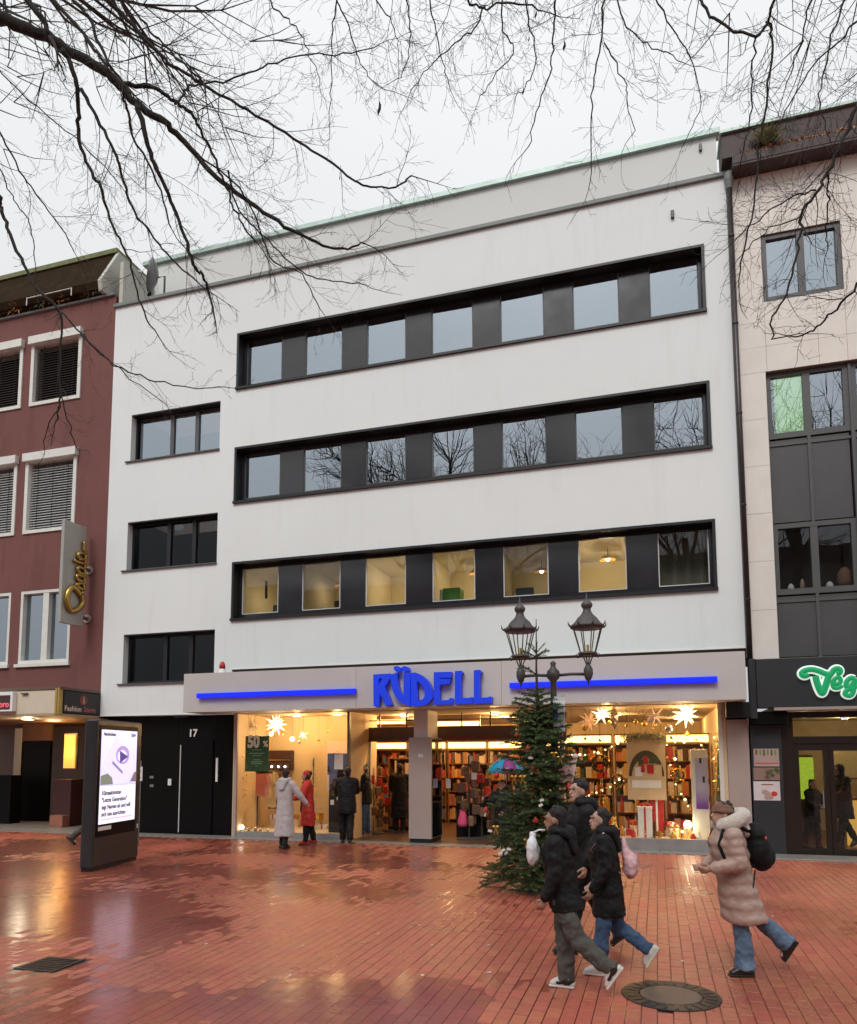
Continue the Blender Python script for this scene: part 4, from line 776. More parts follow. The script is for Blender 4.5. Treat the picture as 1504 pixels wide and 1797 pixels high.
for k, (px, y, h_, lb) in enumerate(((655, 1.6, 1.7, 'rotating stand hung with red and orange bags inside the entrance'), (690, 2.4, 1.6, 'rotating stand hung with orange and brown bags beside the dark customer'), (845, 1.3, 1.75, 'rotating stand hung with red bags under the umbrella'))):
    x = F(px, 1400, y).x; t = thing('bag_stand', lb, 'rack', (x, y, .012)); MB().tube([(x, y, .012), (x, y, h_)], .02, 8).build('pole', MT['iron'], t); MB().lathe([(.28, .0), (.28, .03), (.03, .05)], (x, y, .012), 16).build('base', MT['iron'], t)
    for j in range(14):
        a_ = j*2.4; z = h_-.1-.10*j; MB().obox((x+.2*math.cos(a_), y+.2*math.sin(a_), z), (.19, .09, .22), Matrix.Rotation(a_+1.57, 3, 'Z')).build('bag', gq.choice([MT['red'], MT['shelf'], MT['tanshoe'], MT['redcoat'], MT['tancloth'], MT['brown']]), t, bevel=.03)
# ================================================================== oxblood building
rbd = thing('oxblood_building', 'oxblood red rendered building with white windows and a mossy brown roof edge', 'building', (-18, 1, 0))
RXR = XL-.008; RX_L = -23.
wins = []   # (x0,x1,z0,z1,kind)
c = lambda px, py: F(px, py, 0)
wz = [(12.18, 14.10, 'dark'), (8.36, 10.55, 'light'), (4.60, 6.70, 'plain')]
cols = [(-17.20, -15.43), (-19.35, -17.55), (-21.6, -19.8)]
holes = [rect(a, b, z0, z1) for (z0, z1, k) in wz for a, b in cols]
MB().prism([[(RX_L, 3.72), (RXR, 3.72), (RXR, 15.05), (RX_L, 15.05)]]+holes, .01, .36).build('wall', MT['redwall'], rbd)
for z0, z1, k in wz:
    for a, b in cols:
        y = -.03 if k != 'plain' else .02; fr = MB().box(a-.02, a+.09, y, .30, z0, z1).box(b-.09, b+.02, y, .30, z0, z1).box(a+.09, b-.09, y, .30, z1-.09, z1).box(a+.09, b-.09, y, .30, z0, z0+.10).build('window', MT['whiteframe'], rbd)
        if k == 'plain':
            mxx = (a+b)/2; MB().box(mxx-.10, mxx+.10, .03, .28, z0+.10, z1-.09).build('mullion', MT['whiteframe'], fr); MB().box(a-.06, b+.06, -.06, .1, z0-.09, z0-.001).build('sill', MT['whiteframe'], fr)
            for p, q in ((a+.09, mxx-.10), (mxx+.10, b-.09)):
                MB().box(p, q, .16, .165, z0+.1, z1-.09).build('pane', MT['pane'], fr); MB().box(p, p+(q-p)*.55, .30, .32, z0+.1, z1-.09).build('curtain', MT['coltop'], fr)
        else:
            MB().box(a-.05, b+.05, -.14, .0, z1-.07, z1+.16).build('blind_box', MT['whiteframe'], fr)
            mb = MB(); n = int((z1-z0-.25)/.075); mt = MT['blind'] if k == 'light' else MT['blinddark']
            for i in range(n):
                z = z0+.13+i*.075; mb.obox(((a+b)/2, .10, z), (b-a-.2, .07, .006), Matrix.Rotation(R(40), 3, 'X'))
            o = mb.build('blind_slats', mt, fr)
            for u in (.2, .5, .8): MB().tube([(a+(b-a)*u, .07, z0+.1), (a+(b-a)*u, .07, z1-.09)], .006, 5).build('blind_cord', MT['anthracite'], fr)
            MB().box(a+.09, b-.09, .18, .185, z0+.1, z1-.09).build('pane', MT['pane_dark'], fr)
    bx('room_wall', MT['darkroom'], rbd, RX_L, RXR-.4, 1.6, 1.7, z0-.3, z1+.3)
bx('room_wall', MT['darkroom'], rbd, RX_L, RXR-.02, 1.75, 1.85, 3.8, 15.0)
bx('cornice', MT['zinc'], rbd, RX_L, RXR-.03, -.06, .40, 15.05, 15.12, .01)
ry = F(183, 446, .45)
sec = [(-.20, 15.22), (-.26, 15.42), (.42, ry.z-.10), (2.6, ry.z-.10), (2.6, 15.13), (.0, 15.13)]
MB().prism([sec], RX_L, -14.72, 'x').build('mansard', MT['mansard'], rbd)
MB().prism([[(.36, ry.z-.10), (.36, ry.z+.04), (2.7, ry.z+.04), (2.7, ry.z-.10)]], RX_L, -14.66, 'x').build('roof_edge', MT['mossedge'], rbd)
MB().prism([[(-.22, 15.13), (-.28, 15.42), (.40, ry.z-.11), (1.9, ry.z-.11), (1.2, 15.13)]], -14.718, -14.60, 'x').build('gable_board', MT['paleside'], rbd)
MB().prism([[(.02, 14.78), (.02, 16.05), (.14, 16.1), (1.95, 15.25), (1.95, 14.78)]], -14.22, -14.10, 'x').build('parapet_screen', MT['paleside'], wb)
rl = MB()
for z in (15.34,): rl.tube([(-17.2, -.30, z), (-15.6, -.30, z)], .014, 6)
for x in (-17.2, -15.6): rl.tube([(x, -.30, 15.12), (x, -.30, 15.36)], .014, 6)
rl.build('snow_rail', MT['whiteframe'], rbd)
g_ = random.Random(8)
for k in range(7):
    x = -18.3+.55*k+g_.uniform(-.1, .1); mb = MB(); b0 = Vector((x, -.12, 15.3))
    for j in range(60):
        d = Vector((g_.gauss(0, 1), -abs(g_.gauss(0, .6)), g_.gauss(-.2, .7))).normalized()*g_.uniform(.08, .28); e = d.orthogonal().normalized()*.02; p = b0+Vector((g_.gauss(0, .12), 0, g_.gauss(0, .06))); mb.add([p-e, p+d, p+e], [(0, 1, 2)])
    o = mb.build('moss_tuft', MT['mossedge'] if k % 3 == 0 else MT['leaf'] if k % 3 == 1 else MT['mansard'], rbd)
# satellite dish on the roof terrace
c = F(276, 487, 1.2); t = thing('satellite_dish', 'grey satellite dish on the roof terrace beside the pale screen', 'satellite dish', (c.x, 1.2, 14.6))
ax = Matrix.Rotation(R(-60), 3, 'Z')@Matrix.Rotation(R(78), 3, 'X')
MB().lathe([(.02, .0), (.2, .03), (.36, .10), (.48, .19), (.485, .185), (.36, .085), (.2, .012), (.02, -.02)], c, 28, axis=ax).build('reflector', pm('dish_grey', (.17, .165, .17), .5), t, smooth=True)
MB().tube([(c.x+.15, 1.35, 14.55), (c.x+.15, 1.35, c.z+.1), tuple(c)], .03, 8).build('mast', MT['pipe'], t); p = c+ax@Vector((0, 0, .5)); MB().tube([c+ax@Vector((0, -.44, .15)), p], .012, 6).build('arm', MT['pipe'], t); MB().lathe([(.035, -.05), (.035, .05)], p, 10, axis=ax).build('receiver', MT['gasket'], t)
# canopy, shop signs
PY = -1.40
cn = thing('shop_canopy', 'cream shop canopy with gold corner trim on the oxblood building', 'canopy', (-18.5, -.7, 3.03))
bx('front_board', pm('cream_board', (.62, .54, .42), .6, var=.05), cn, RX_L, RXR-.03, PY, PY+.05, 3.09, 3.68, .004); bx('side_board', MT['darkroom'], cn, RXR-.06, RXR-.005, PY+.10, 0.0, 3.09, 3.68, .004)
bx('roof_plate', MT['brown'], cn, RX_L, RXR+.01, PY-.02, .0, 3.69, 3.76, .004); bx('soffit', pm('canopy_soffit', (.42, .30, .17), .6), cn, RX_L, RXR, PY-.01, .0, 3.03, 3.085, .004)
gd = pm('brass_trim', (.50, .34, .10), .4, .7)
for k in (0, 1): bx('corner_trim', gd, cn, RXR-.14+k*.075, RXR-.08+k*.075, PY-.03, PY+.09, 3.06, 3.72, .004)
# sign with a flame emblem on the canopy side
sx_ = RXR-.003
t = thing('canopy_sign', 'dark sign with a flame emblem and lettering on the canopy end', 'sign', (sx_, -.68, 3.1)); bx('board', pm('sign_black', (.022, .016, .018), .5), t, sx_, sx_+.02, PY+.12, -.02, 3.11, 3.66, .003)
def ell(cx, cz, a, b, n=18, q0=0): return [(cx+a*math.cos(q0+2*math.pi*k/n), cz+b*math.sin(q0+2*math.pi*k/n)) for k in range(n)]
MB().prism([ell(-.62, 3.46, .13, .12), ell(-.62, 3.46, .085, .08)], sx_+.021, sx_+.026, 'x').build('emblem_ring', pm('emblem_red', (.30, .05, .04), .5), t)
MB().prism([[(-.66, 3.38), (-.58, 3.38), (-.57, 3.46), (-.60, 3.52), (-.61, 3.60), (-.645, 3.52), (-.67, 3.46)]], sx_+.027, sx_+.032, 'x').build('emblem_flame', pm('emblem_tan', (.45, .26, .14), .5), t)
text('Fashion', 'lettering', pm('letter_cream', (.70, .55, .42), .6), t, (sx_+.026, -.98, 3.22), .19, .003, yaw=R(90), bold=.004); text('Store', 'lettering', pm('letter_rose', (.45, .12, .13), .6), t, (sx_+.026, -.40, 3.22), .19, .003, yaw=R(90), bold=.004)
# small illuminated sign on the front board
a, b = F(0, 1218, PY-.1), F(22, 1247, PY-.1); t = thing('front_sign', 'white framed sign with pink lettering on the cream canopy board', 'sign', (a.x-.3, PY-.1, b.z)); bx('frame', MT['white'], t, a.x-1.4, b.x+.02, PY-.14, PY-.002, b.z-.02, a.z+.05, .01); bx('face', pm('sign_maroon', (.05, .02, .02), .5), t, a.x-1.35, b.x-.05, PY-.146, PY-.141, b.z+.03, a.z-.04)
text('moro', 'lettering', emit('pink_letters', (.9, .12, .18), .5), t, (b.x-.32, PY-.152, (a.z+b.z)/2-.06), .22, .004, bold=.006)
c = F(46, 1217, PY); bx('bracket', MT['iron'], t, c.x-.12, c.x+.08, PY-.06, PY-.005, c.z-.02, c.z+.01)
# arcade under the canopy
ar = thing('arcade', 'dim brown shop arcade under the cream canopy', 'arcade', (-18, 2, 0))
bx('floor', MT['slab'], ar, RX_L, RXR-.01, .06, 5, -.03, .02); bx('back_wall', MT['brown'], ar, RX_L, RXR-.02, 4.0, 4.1, .02, 3.7); bx('right_wall', MT['column'], ar, RXR-.42, RXR-.02, .05, 3.99, .02, 3.7); bx('ceiling', MT['shelf'], ar, RX_L, RXR-.02, .01, 4.0, 3.03, 3.1)
a, b = F(34, 1400, 2.2), F(84, 1400, 2.2); bx('doorway', MT['black'], ar, a.x, b.x, 2.2, 2.3, .02, 2.5); bx('jamb', MT['coltop'], ar, a.x-.25, a.x-.01, 2.15, 2.3, .02, 2.9); bx('lintel', MT['shelf'], ar, a.x, b.x, 2.2, 2.3, 2.51, 3.03)
a, b = F(0, 1400, 1.2), F(18, 1400, 1.2); bx('cabinet', MT['black'], ar, a.x-.9, b.x, 1.2, 1.6, .02, 1.45)
a, b = F(93, 1400, 1.0), F(124, 1400, 1.0); bx('counter', pm('maroon', (.06, .014, .014), .5), ar, a.x, b.x, 1.0, 1.5, .02, 1.35, .01); bx('counter_base', MT['terra'], ar, a.x+.2, b.x+.02, .7, .98, .02, .35, .01)
p, q = F(115, 1289, 1.7), F(132, 1348, 1.7); t = thing('lit_panel', 'glowing amber light panel deep in the arcade', 'lamp', (p.x, 1.7, q.z)); bx('panel', emit('amber', (1.0, .42, .08), .85), t, p.x, q.x, 1.66, 1.70, q.z, p.z, .01); bx('housing', MT['brown'], t, p.x-.04, q.x+.04, 1.701, 1.76, q.z-.04, p.z+.04); lamp((p.x+.2, 1.4, (p.z+q.z)/2), 14, (1, .55, .18), .15, parent=t)
lamp((-17.0, 1.2, 2.8), 26, (1, .62, .28), .2, parent=ar)  # light without a fixture, added to brighten the arcade
c = F(48, 1274, -.5); downlight(c.x, -.5, 3.03, 24, 'white downlight in the canopy of the oxblood building', None, .13, (1, .85, .6))
c = F(137, 1340, .3); t = thing('notice_board', 'narrow notice board with papers on the arcade side wall behind the kiosk', 'notice board', (c.x, .3, 1.3)); bx('board', MT['iron'], t, RXR-.47, RXR-.425, .12, .55, 1.05, 2.3, .005); bx('paper', MT['paper'], t, RXR-.48, RXR-.472, .16, .5, 1.1, 1.6); bx('paper', MT['greencab'], t, RXR-.48, RXR-.472, .16, .5, 1.72, 1.85)
# projecting vertical sign with gilt script
xs_ = F(158, 1050, 0).x
zA, zB = 4.95, 8.42
def onx(px, py, x):                                  # photo pixel -> point on the plane x
    d = ray(px, py); return CAM+d*(x/d.x)
p, q = onx(112, 905, xs_), onx(152, 1095, xs_)
yF, yB = onx(110, 1000, xs_).y, onx(150, 1000, xs_).y
t = thing('projecting_sign', 'tall projecting grey sign with gilt script on the oxblood wall', 'sign', (xs_, (yF+yB)/2, 5.3))
zt_, zb_ = onx(113, 910, xs_).z, onx(108, 1092, xs_).z
bx('panel', pm('sign_grey', (.36, .345, .315), .4, .2, var=.06), t, xs_-.10, xs_, yF, yB, zb_, zt_, .015)
for py in (1000, 1086):
    z = onx(157, py, xs_).z; MB().tube([(xs_-.05, yB, z), (xs_-.05, .01, z)], .05, 10).build('bracket', MT['iron'], t); MB().lathe([(.12, 0), (.12, .03)], (xs_-.05, .0, z), 14, axis=Matrix.Rotation(R(90), 3, 'X')).build('bracket_plate', MT['column'], t)
gilt = pm('gilt_letters', (.40, .26, .07), .3, .9); zl = zt_-zb_; yc = (yF+yB)/2
def U_(a, b): return (xs_+.05, yF+(yB-yF)*a, zb_+zl*b)
strokes = [[(.75,.30),(.45,.36),(.22,.30),(.18,.20),(.35,.13),(.62,.15),(.85,.22),(.80,.30)], [(.45,.36),(.75,.30),(.85,.34)], [(.85,.36),(.55,.39),(.85,.42),(.9,.36)], [(.85,.44),(.58,.45),(.6,.49),(.88,.49)], [(.85,.51),(.6,.53),(.62,.57),(.88,.57)], [(.88,.62),(.40,.62)], [(.88,.66),(.6,.66),(.62,.71),(.88,.72)], [(.9,.36),(.9,.75)], [(.82,.74),(.82,.84)]]
for s_ in strokes:
    P_ = [Vector(U_(*q_)) for q_ in s_]; fine = []
    for i in range(len(P_)-1):
        p0, p1, p2, p3 = P_[max(i-1, 0)], P_[i], P_[i+1], P_[min(i+2, len(P_)-1)]
        for k in range(5):
            u = k/5; fine.append(.5*((2*p1)+(p2-p0)*u+(2*p0-5*p1+4*p2-p3)*u*u+(3*p1-p0-3*p2+p3)*u**3))
    fine.append(P_[-1]); big = s_ is strokes[0]
    MB().tube(fine, .075 if big else .05, 8, sq=(1, 1)).build('script_stroke', gilt, t, smooth=True)
# ================================================================== stone building
sb = thing('stone_building', 'pale stone clad building with slate grey window bays beside the downpipe', 'building', (5, 1, 0))
SL, SR = 1.935, 9.0
MB().prism([[(SL, 3.95), (SR, 3.95), (SR, 14.55), (SL, 14.55)], rect(2.44, 8.6, 3.96, 10.07), rect(2.47, 4.0, 11.62, 13.14), rect(5.0, 6.5, 11.62, 13.14)], .012, .36).build('wall', MT['joint'], sb)
def panels(x0, x1, z0, z1, wd, ht):
    z = z0
    while z < z1-.02:
        zz = min(z+ht, z1); x = x0; 
        while x < x1-.02:
            xx = min(x+wd, x1); bx('stone_panel', MT['stone'], sb, x+.003, xx-.003, -.012+rw.uniform(-.0012, .0012), .011, z+.003, zz-.003); x = xx
        z = zz
panels(SL, 2.44, 3.95, 10.07, .6, 1.02); panels(SL, 2.47, 10.07, 14.55, .6, .56); panels(2.47, 4.0, 10.07, 11.62, 1.0, .56); panels(2.47, 4.0, 13.14, 14.55, 1.0, .56); panels(4.0, 5.0, 10.07, 14.55, 1.0, .56); panels(5.0, 8.98, 13.14, 14.55, 1., .56); panels(5., 8.98, 10.07, 11.62, 1., .56)
def swin(x0, x1, z0, z1, n, y, label=None, pm_='pane', green=False):
    fr = MB().box(x0, x0+.10, y, .34, z0, z1).box(x1-.10, x1, y, .34, z0, z1).box(x0+.1, x1-.1, y, .34, z1-.10, z1).box(x0+.1, x1-.1, y, .34, z0, z0+.12).build('window', MT['greyframe'], sb)
    w_ = (x1-x0-.2)/n
    for i in range(n):
        a, b = x0+.1+w_*i, x0+.1+w_*(i+1)
        if i: MB().box(a-.07, a+.07, y+.004, .33, z0+.12, z1-.10).build('mullion', MT['greyframe'], fr)
        tl = rw.uniform(-.003, .003); MB().quad((a+.0, y+.06+tl, z0+.12), (b, y+.06-tl, z0+.12), (b, y+.06-tl, z1-.1), (a, y+.06+tl, z1-.1)).build('pane', MT[pm_], fr)
        if green and i == 0: MB().box(a+.07, b-.07, y+.09, y+.10, z0+.12, z1-.1).build('green_blind', MT['greenpane'], fr)
    MB().box(x0, x1, 1.5, 1.6, z0-.2, z1+.2).build('room_wall', MT['roomd'], fr)
    return fr
swin(2.47, 4.0, 11.62, 13.14, 2, .03); swin(5.0, 6.5, 11.62, 13.14, 2, .03)
for x0 in (2.44, 4.05, 5.6, 7.1):
    x1 = {2.44: 4.0, 4.05: 5.55, 5.6: 7.05, 7.1: 8.6}[x0]
    swin(x0, x1, 8.62, 10.07, 2, .10, green=(x0 == 2.44)); swin(x0, x1, 5.28, 6.78, 2, .10, pm_='pane_dark')
    w_ = (x1-x0)/2
    for i in (0, 1):
        a, b = x0+w_*i, x0+w_*(i+1)
        for z0, z1 in ((6.78, 8.62), (3.96, 5.28)):
            bx('infill_panel', MT['greypanel'], sb, a+.03, b-.03, .13, .30, z0+.03, z1-.03, .004); bx('infill_rail', MT['greyframe'], sb, a, b, .108, .13, z1-.16, z1-.10)
        bx('infill_mullion', MT['greyframe'], sb, a-.03, a+.03, .10, .32, 3.96, 5.279); bx('infill_mullion', MT['greyframe'], sb, a-.03, a+.03, .10, .32, 6.781, 8.619)
    if x1 < 8: bx('bay_post', MT['greyframe'], sb, x1, x1+.05, .06, .34, 3.96, 10.06)
bx('room_wall', MT['roomd'], sb, SL+.02, SR-.02, 1.7, 1.8, 4.0, 14.5); bx('room_ceiling', MT['roomd'], sb, SL+.02, SR-.02, .38, 1.7, 14.2, 14.3)
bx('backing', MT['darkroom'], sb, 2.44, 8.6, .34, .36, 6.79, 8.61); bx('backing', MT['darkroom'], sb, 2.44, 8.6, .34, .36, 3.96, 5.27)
# things on the window board of the lower bay
for k, (px, py, r_, mt) in enumerate(((1388, 1030, .07, 'paper'), (1408, 1024, .05, 'column'), (1456, 1026, .08, 'paper'), (1482, 1010, .16, 'tancloth'), (1487, 1028, .04, 'gold'))):
    c = F(px, py, .45); t = thing('window_ornament', ['white bowl on the window board of the dark lower bay', 'small grey pot beside the white bowl in the dark lower bay', 'white jug behind the second pane of the dark lower bay', 'tan cushion leaning behind the second pane of the dark lower bay', 'tiny gold ornament under the tan cushion in the dark lower bay'][k], 'ornament', (c.x, .45, 5.40)); h_ = max(.1, c.z-5.4)
    MB().lathe([(r_*.6, 0), (r_, h_*.5), (r_*.8, h_*1.2), (r_*.3, h_*1.6)], (c.x, .45, 5.40), 12).build('vessel', MT[mt], t, smooth=True); MB().lathe([(r_*.7, -.01), (r_*.7, 0.)], (c.x, .45, 5.40), 12).build('foot', MT['brown'], t)
bx('window_board', MT['column'], sb, 2.54, 8.5, .36, .62, 5.36, 5.39)
# brown band with leaves in the gutter
bx('gutter_band', MT['gutterbrown'], sb, 1.74, SR, -.30, .4, 14.86, 15.42, .01); bx('gutter_lip', MT['gutterbrown'], sb, 1.95, SR, -.42, -.302, 14.60, 14.80, .01); bx('gutter_soffit', MT['gutterbrown'], sb, 1.93, SR, -.41, .01, 14.555, 14.598)
bx('band_trim', MT['greenmetal'], sb, 1.70, SR, -.36, .4, 15.42, 15.49, .008); bx('gutter_end', MT['anthracite'], sb, 1.93, 1.949, -.42, .0, 14.60, 14.84)
mb = MB(); g_ = random.Random(21)
for k in range(260):
    x = 2.1+abs(g_.gauss(0, 1.))+(1.2 if g_.random() < .4 else 0); p = Vector((x, g_.uniform(-.42, -.30), 14.80+abs(g_.gauss(0, .05)))); d = Vector((g_.gauss(0, 1), g_.gauss(0, 1), g_.gauss(0, .7))).normalized()*.045; e = d.orthogonal().normalized()*.03; mb.add([p-d, p+e, p+d, p-e], [(0,1,2,3)])
o = mb.build('gutter_leaves', MT['leaf'], sb); kind(o, 'stuff')
c = F(1345, 250, -.32); t = thing('gutter_plant', 'yellow green weed growing on the brown gutter band', 'plant', (c.x, -.34, 14.85)); mb = MB()
for k in range(150):
    d = Vector((g_.gauss(0, .5), -abs(g_.gauss(0, .3)), abs(g_.gauss(.6, .5)))).normalized()*g_.uniform(.15, .55); e = d.orthogonal().normalized()*.02; p = Vector((c.x+g_.gauss(0, .05), -.34, 14.9)); mb.add([p-e, p+d*.5+e, p+d, p+d*.5-e], [(0,1,2,3)])
mb.build('leaves', pm('weed', (.14, .13, .03), .8, island=.4), t); MB().tube([(c.x, -.34, 14.78), (c.x, -.34, 15.1)], .012, 5).build('stem', MT['needlebrown'], t)
# charcoal shop fascia with green script
RY = -.34; rf = thing('charcoal_fascia', 'charcoal shop fascia on the stone building', 'fascia', (4, -.2, 2.88))
bx('board', MT['rfascia'], rf, 1.955, SR, RY, .0, 2.93, 3.91, .006); bx('bottom_rail', MT['column'], rf, 2.25, SR, RY-.03, .0, 2.87, 2.928, .004)
bx('return_board', MT['rfascia'], rf, 1.83, 1.953, -.28, .0, 2.72, 3.93, .004); bx('soffit_box', MT['black'], rf, 1.84, 2.5, -.25, .30, 2.60, 2.86, .01)
vg = thing('script_sign', 'green script sign with glowing white outline reading Veg on the charcoal fascia', 'sign', (F(1450, 1200, RY).x, RY, 3.2))
def vz(a, b): p = F(1380+a/12.129, 1150+b/12.129, RY-.08); return Vector((p.x, RY-.05, p.z))
vst = [[(470,405),(400,440),(340,420),(330,370),(400,320),(540,300),(680,330),(800,380),(880,400),(960,380),(1010,310),(1080,280),(1140,310),(1130,370),(1060,385)],
       [(620,440),(640,540),(690,690),(750,800),(790,770),(850,600),(900,450),(950,390)],
       [(1000,590),(1090,610),(1150,560),(1140,490),(1080,470),(1010,530),(985,620),(1020,690),(1110,690),(1190,640)],
       [(1450,500),(1370,480),(1290,550),(1270,640),(1330,680),(1420,600),(1470,500),(1440,680),(1400,820),(1330,860),(1250,820),(1290,740),(1400,700),(1560,620)],
       [(1600,600),(1680,560),(1700,480),(1640,460),(1570,540),(1560,640),(1620,690),(1720,660),(1800,580)],[(1840,680),(1860,480),(1850,560),(1920,480),(1980,500),(1980,680),(2050,660)]]
def smooth(P_, n=6):
    out = []
    for i in range(len(P_)-1):
        p0, p1, p2, p3 = P_[max(i-1, 0)], P_[i], P_[i+1], P_[min(i+2, len(P_)-1)]
        for k in range(n):
            u = k/n; out.append(.5*((2*p1)+(p2-p0)*u+(2*p0-5*p1+4*p2-p3)*u*u+(3*p1-p0-3*p2+p3)*u**3))
    out.append(P_[-1]); return out
for s_, wd in zip(vst, (.058, .066, .046, .052, .046, .046)):
    L_ = smooth([vz(*q_) for q_ in s_]); n = len(L_)
    o = MB().tube(L_, [wd*(1.5)]*n, 10, sq=(.35, 1), ref=(0, -1, 0)).build('letter_outline', MT['neonwhite'], vg, smooth=True)
    MB().tube([p-Vector((0, .035, 0)) for p in L_], [wd*.95]*n, 10, sq=(.35, 1), ref=(0, -1, 0)).build('letter_face', MT['neongreen'], o, smooth=True)
# shopfront
sf = thing('glass_shopfront', 'dark framed glass shopfront under the charcoal fascia', 'shopfront', (4.5, .2, 0))
a, b = F(1320, 1400, 0).x, F(1376, 1400, 0).x
bx('pier', MT['rfascia'], sf, 1.83, b, -.02, .5, .0, 2.60, .004)
x0_ = b+.01; fr_ = pm('dark_bronze', (.016, .009, .006), .4)
bx('sill', MT['slab'], sf, 1.83, SR, -.75, -.03, -.03, .03, .01); bx('floor', MT['woodfloor'], sf, x0_, SR, .0, 6, -.02, .02)
bx('post', fr_, sf, x0_, x0_+.22, .05, .25, .02, 2.86); bx('transom', fr_, sf, x0_+.22, SR, .06, .22, 2.22, 2.36); bx('head', fr_, sf, x0_+.22, SR, .06, .24, 2.74, 2.86)
bx('pane', MT['pane_clear'], sf, x0_+.22, SR, .12, .126, 2.36, 2.74)
xx = x0_+.22
for k, w_ in enumerate((.62, 1.25, 1.25, 1.25, 1.4)):
    d_ = MB().box(xx, xx+.09, .08, .18, .02, 2.22).box(xx+w_-.09, xx+w_, .08, .18, .02, 2.22).box(xx+.09, xx+w_-.09, .08, .18, 2.08, 2.22).box(xx+.09, xx+w_-.09, .08, .18, .02, .14).build('door_leaf', fr_, sf)
    MB().box(xx+.09, xx+w_-.09, .125, .13, .14, 2.08).build('pane', MT['pane_clear'], d_); MB().tube([(xx+w_-.13, .04, .95), (xx+w_-.13, .04, 1.3)], .015, 8).build('handle', MT['zinc'], d_); xx += w_+.01
bx('back_wall', pm('cafe_wall', (.30, .22, .12), .8), sf, 2.3, SR, 5.5, 5.6, .02, 3.0); bx('ceiling', pm('cafe_ceiling', (.35, .30, .2), .8), sf, 2.3, SR, .3, 5.5, 2.9, 2.98); bx('side_wall', MT['cream'], sf, 2.30, 2.36, .5, 5.5, .02, 2.9)
for x, y in ((3.2, 2.0), (4.4, 3.8), (5.6, 2.)): downlight(x, y, 2.9, 22, 'warm ceiling lamp inside the café behind dark framed doors', 'ceiling lamps inside the café', .07, (1, .78, .42))
p, q = F(1399, 1329, 1.2), F(1430, 1390, 1.2); t = thing('plant_wall', 'bright green lit plant wall behind the café doors', 'plant', ((p.x+q.x)/2, 1.2, 0)); bx('panel', pm('moss_wall', (.25, .38, .03), .7, em=(.45, .62, .05), es=.5, var=.5, scale=9), t, p.x, q.x, 1.2, 1.25, q.z-.15, p.z); bx('post', MT['brown'], t, p.x, q.x, 1.26, 1.36, .02, p.z+.05)
p, q = F(1450, 1318, 2.6), F(1504, 1365, 2.6); t = thing('menu_board', 'pale menu board on the café wall behind dark figures', 'menu board', (p.x, 2.6, 1.5)); bx('board', pm('menu', (.5, .42, .24), .6), t, p.x, q.x+.4, 2.6, 2.64, q.z, p.z); bx('frame', MT['brown'], t, p.x-.03, q.x+.43, 2.641, 2.68, q.z-.03, p.z+.03)
p, q = F(1485, 1420, 2.0), F(1504, 1500, 2.0); t = thing('cafe_counter', 'amber lit café counter behind dark framed doors', 'counter', (q.x, 2.2, 0)); bx('front', emit('counter_glow', (.9, .5, .10), .45), t, p.x, p.x+2.4, 2.0, 2.05, .02, 1.0); bx('top', MT['shelf'], t, p.x-.05, p.x+2.45, 1.95, 2.6, 1.0, 1.05, .01)
# posters on the pier
for (py0, py1, mt, lb, sh) in ((1314, 1345, (.42, .30, .27), 'pinkish opening hours poster at the top of the charcoal pier', 0), (1347, 1369, (.26, .17, .14), 'brown food photo poster in the middle of the charcoal pier', 1), (1371, 1405, (.62, .56, .58), 'white poster with a pink dish at the bottom of the charcoal pier', 2)):
    p, q = F(1322, py0, -.03), F(1368+sh, py1, -.03); t = thing('poster', lb, 'poster', ((p.x+q.x)/2, -.03, q.z)); bx('sheet', pm('poster_sheet', mt, .5, var=.1, scale=6), t, p.x, q.x, -.028, -.021, q.z, p.z)
    wd, ht = q.x-p.x, p.z-q.z; gr = random.Random(py0)
    if sh == 0:
        for k in range(6): bx('print_mark', MT['greencab'] if k % 2 else MT['brown'], t, p.x+wd*(.08+.15*k), p.x+wd*(.15+.15*k), -.031, -.0285, p.z-ht*(.3+.12*gr.random()), p.z-ht*.06)
        bx('print_line', MT['redcap'], t, p.x+.02, q.x-.02, -.031, -.0285, q.z+ht*.16, q.z+ht*.2)
    elif sh == 1:
        for k in range(9): c = Vector((p.x+wd*gr.uniform(.45, .95), -.0285, q.z+ht*gr.uniform(.15, .85))); MB().prism([ell(c.x, c.z, .045, .04, 10)], -.031-.0004*k, -.0285).build('print_mark', rg.choice([MT['brown'], MT['tancloth'], MT['needle'], MT['shelf']]), t)
    else:
        for k in range(7): c = Vector((p.x+wd*gr.uniform(.3, .78), 0, q.z+ht*gr.uniform(.14, .45))); MB().prism([ell(c.x, c.z, .06, .05, 12)], -.031-.0004*k, -.0285).build('print_mark', rg.choice([MT['pinkbag'], MT['terra'], MT['redcoat'], MT['pinkcoat']]), t)
        bx('print_line', MT['terra'], t, p.x+wd*.3, p.x+wd*.75, -.031, -.0285, q.z+ht*.8, q.z+ht*.86)
# ================================================================== building across the street (seen only in the window reflections)
ob = thing('opposite_building', 'dim grey brown building mirrored in the lowest ribbon window', 'building', (-4, -40, 0))
bx('wall', pm('opposite_render', (.16, .13, .11), .9, var=.1), ob, -34, 30, -44, -40, 0, 15.5); bx('roof', pm('opposite_roof', (.05, .035, .03), .9), ob, -34.5, 30.5, -44.5, -39.6, 15.5, 16.6)
wm = MT['pane']
for iz in range(4):
    for ix in range(14): bx('window', MT['enamel'], ob, -32+ix*4.4, -30+ix*4.4, -39.99, -39.94, 4.2+iz*2.9, 5.9+iz*2.9)
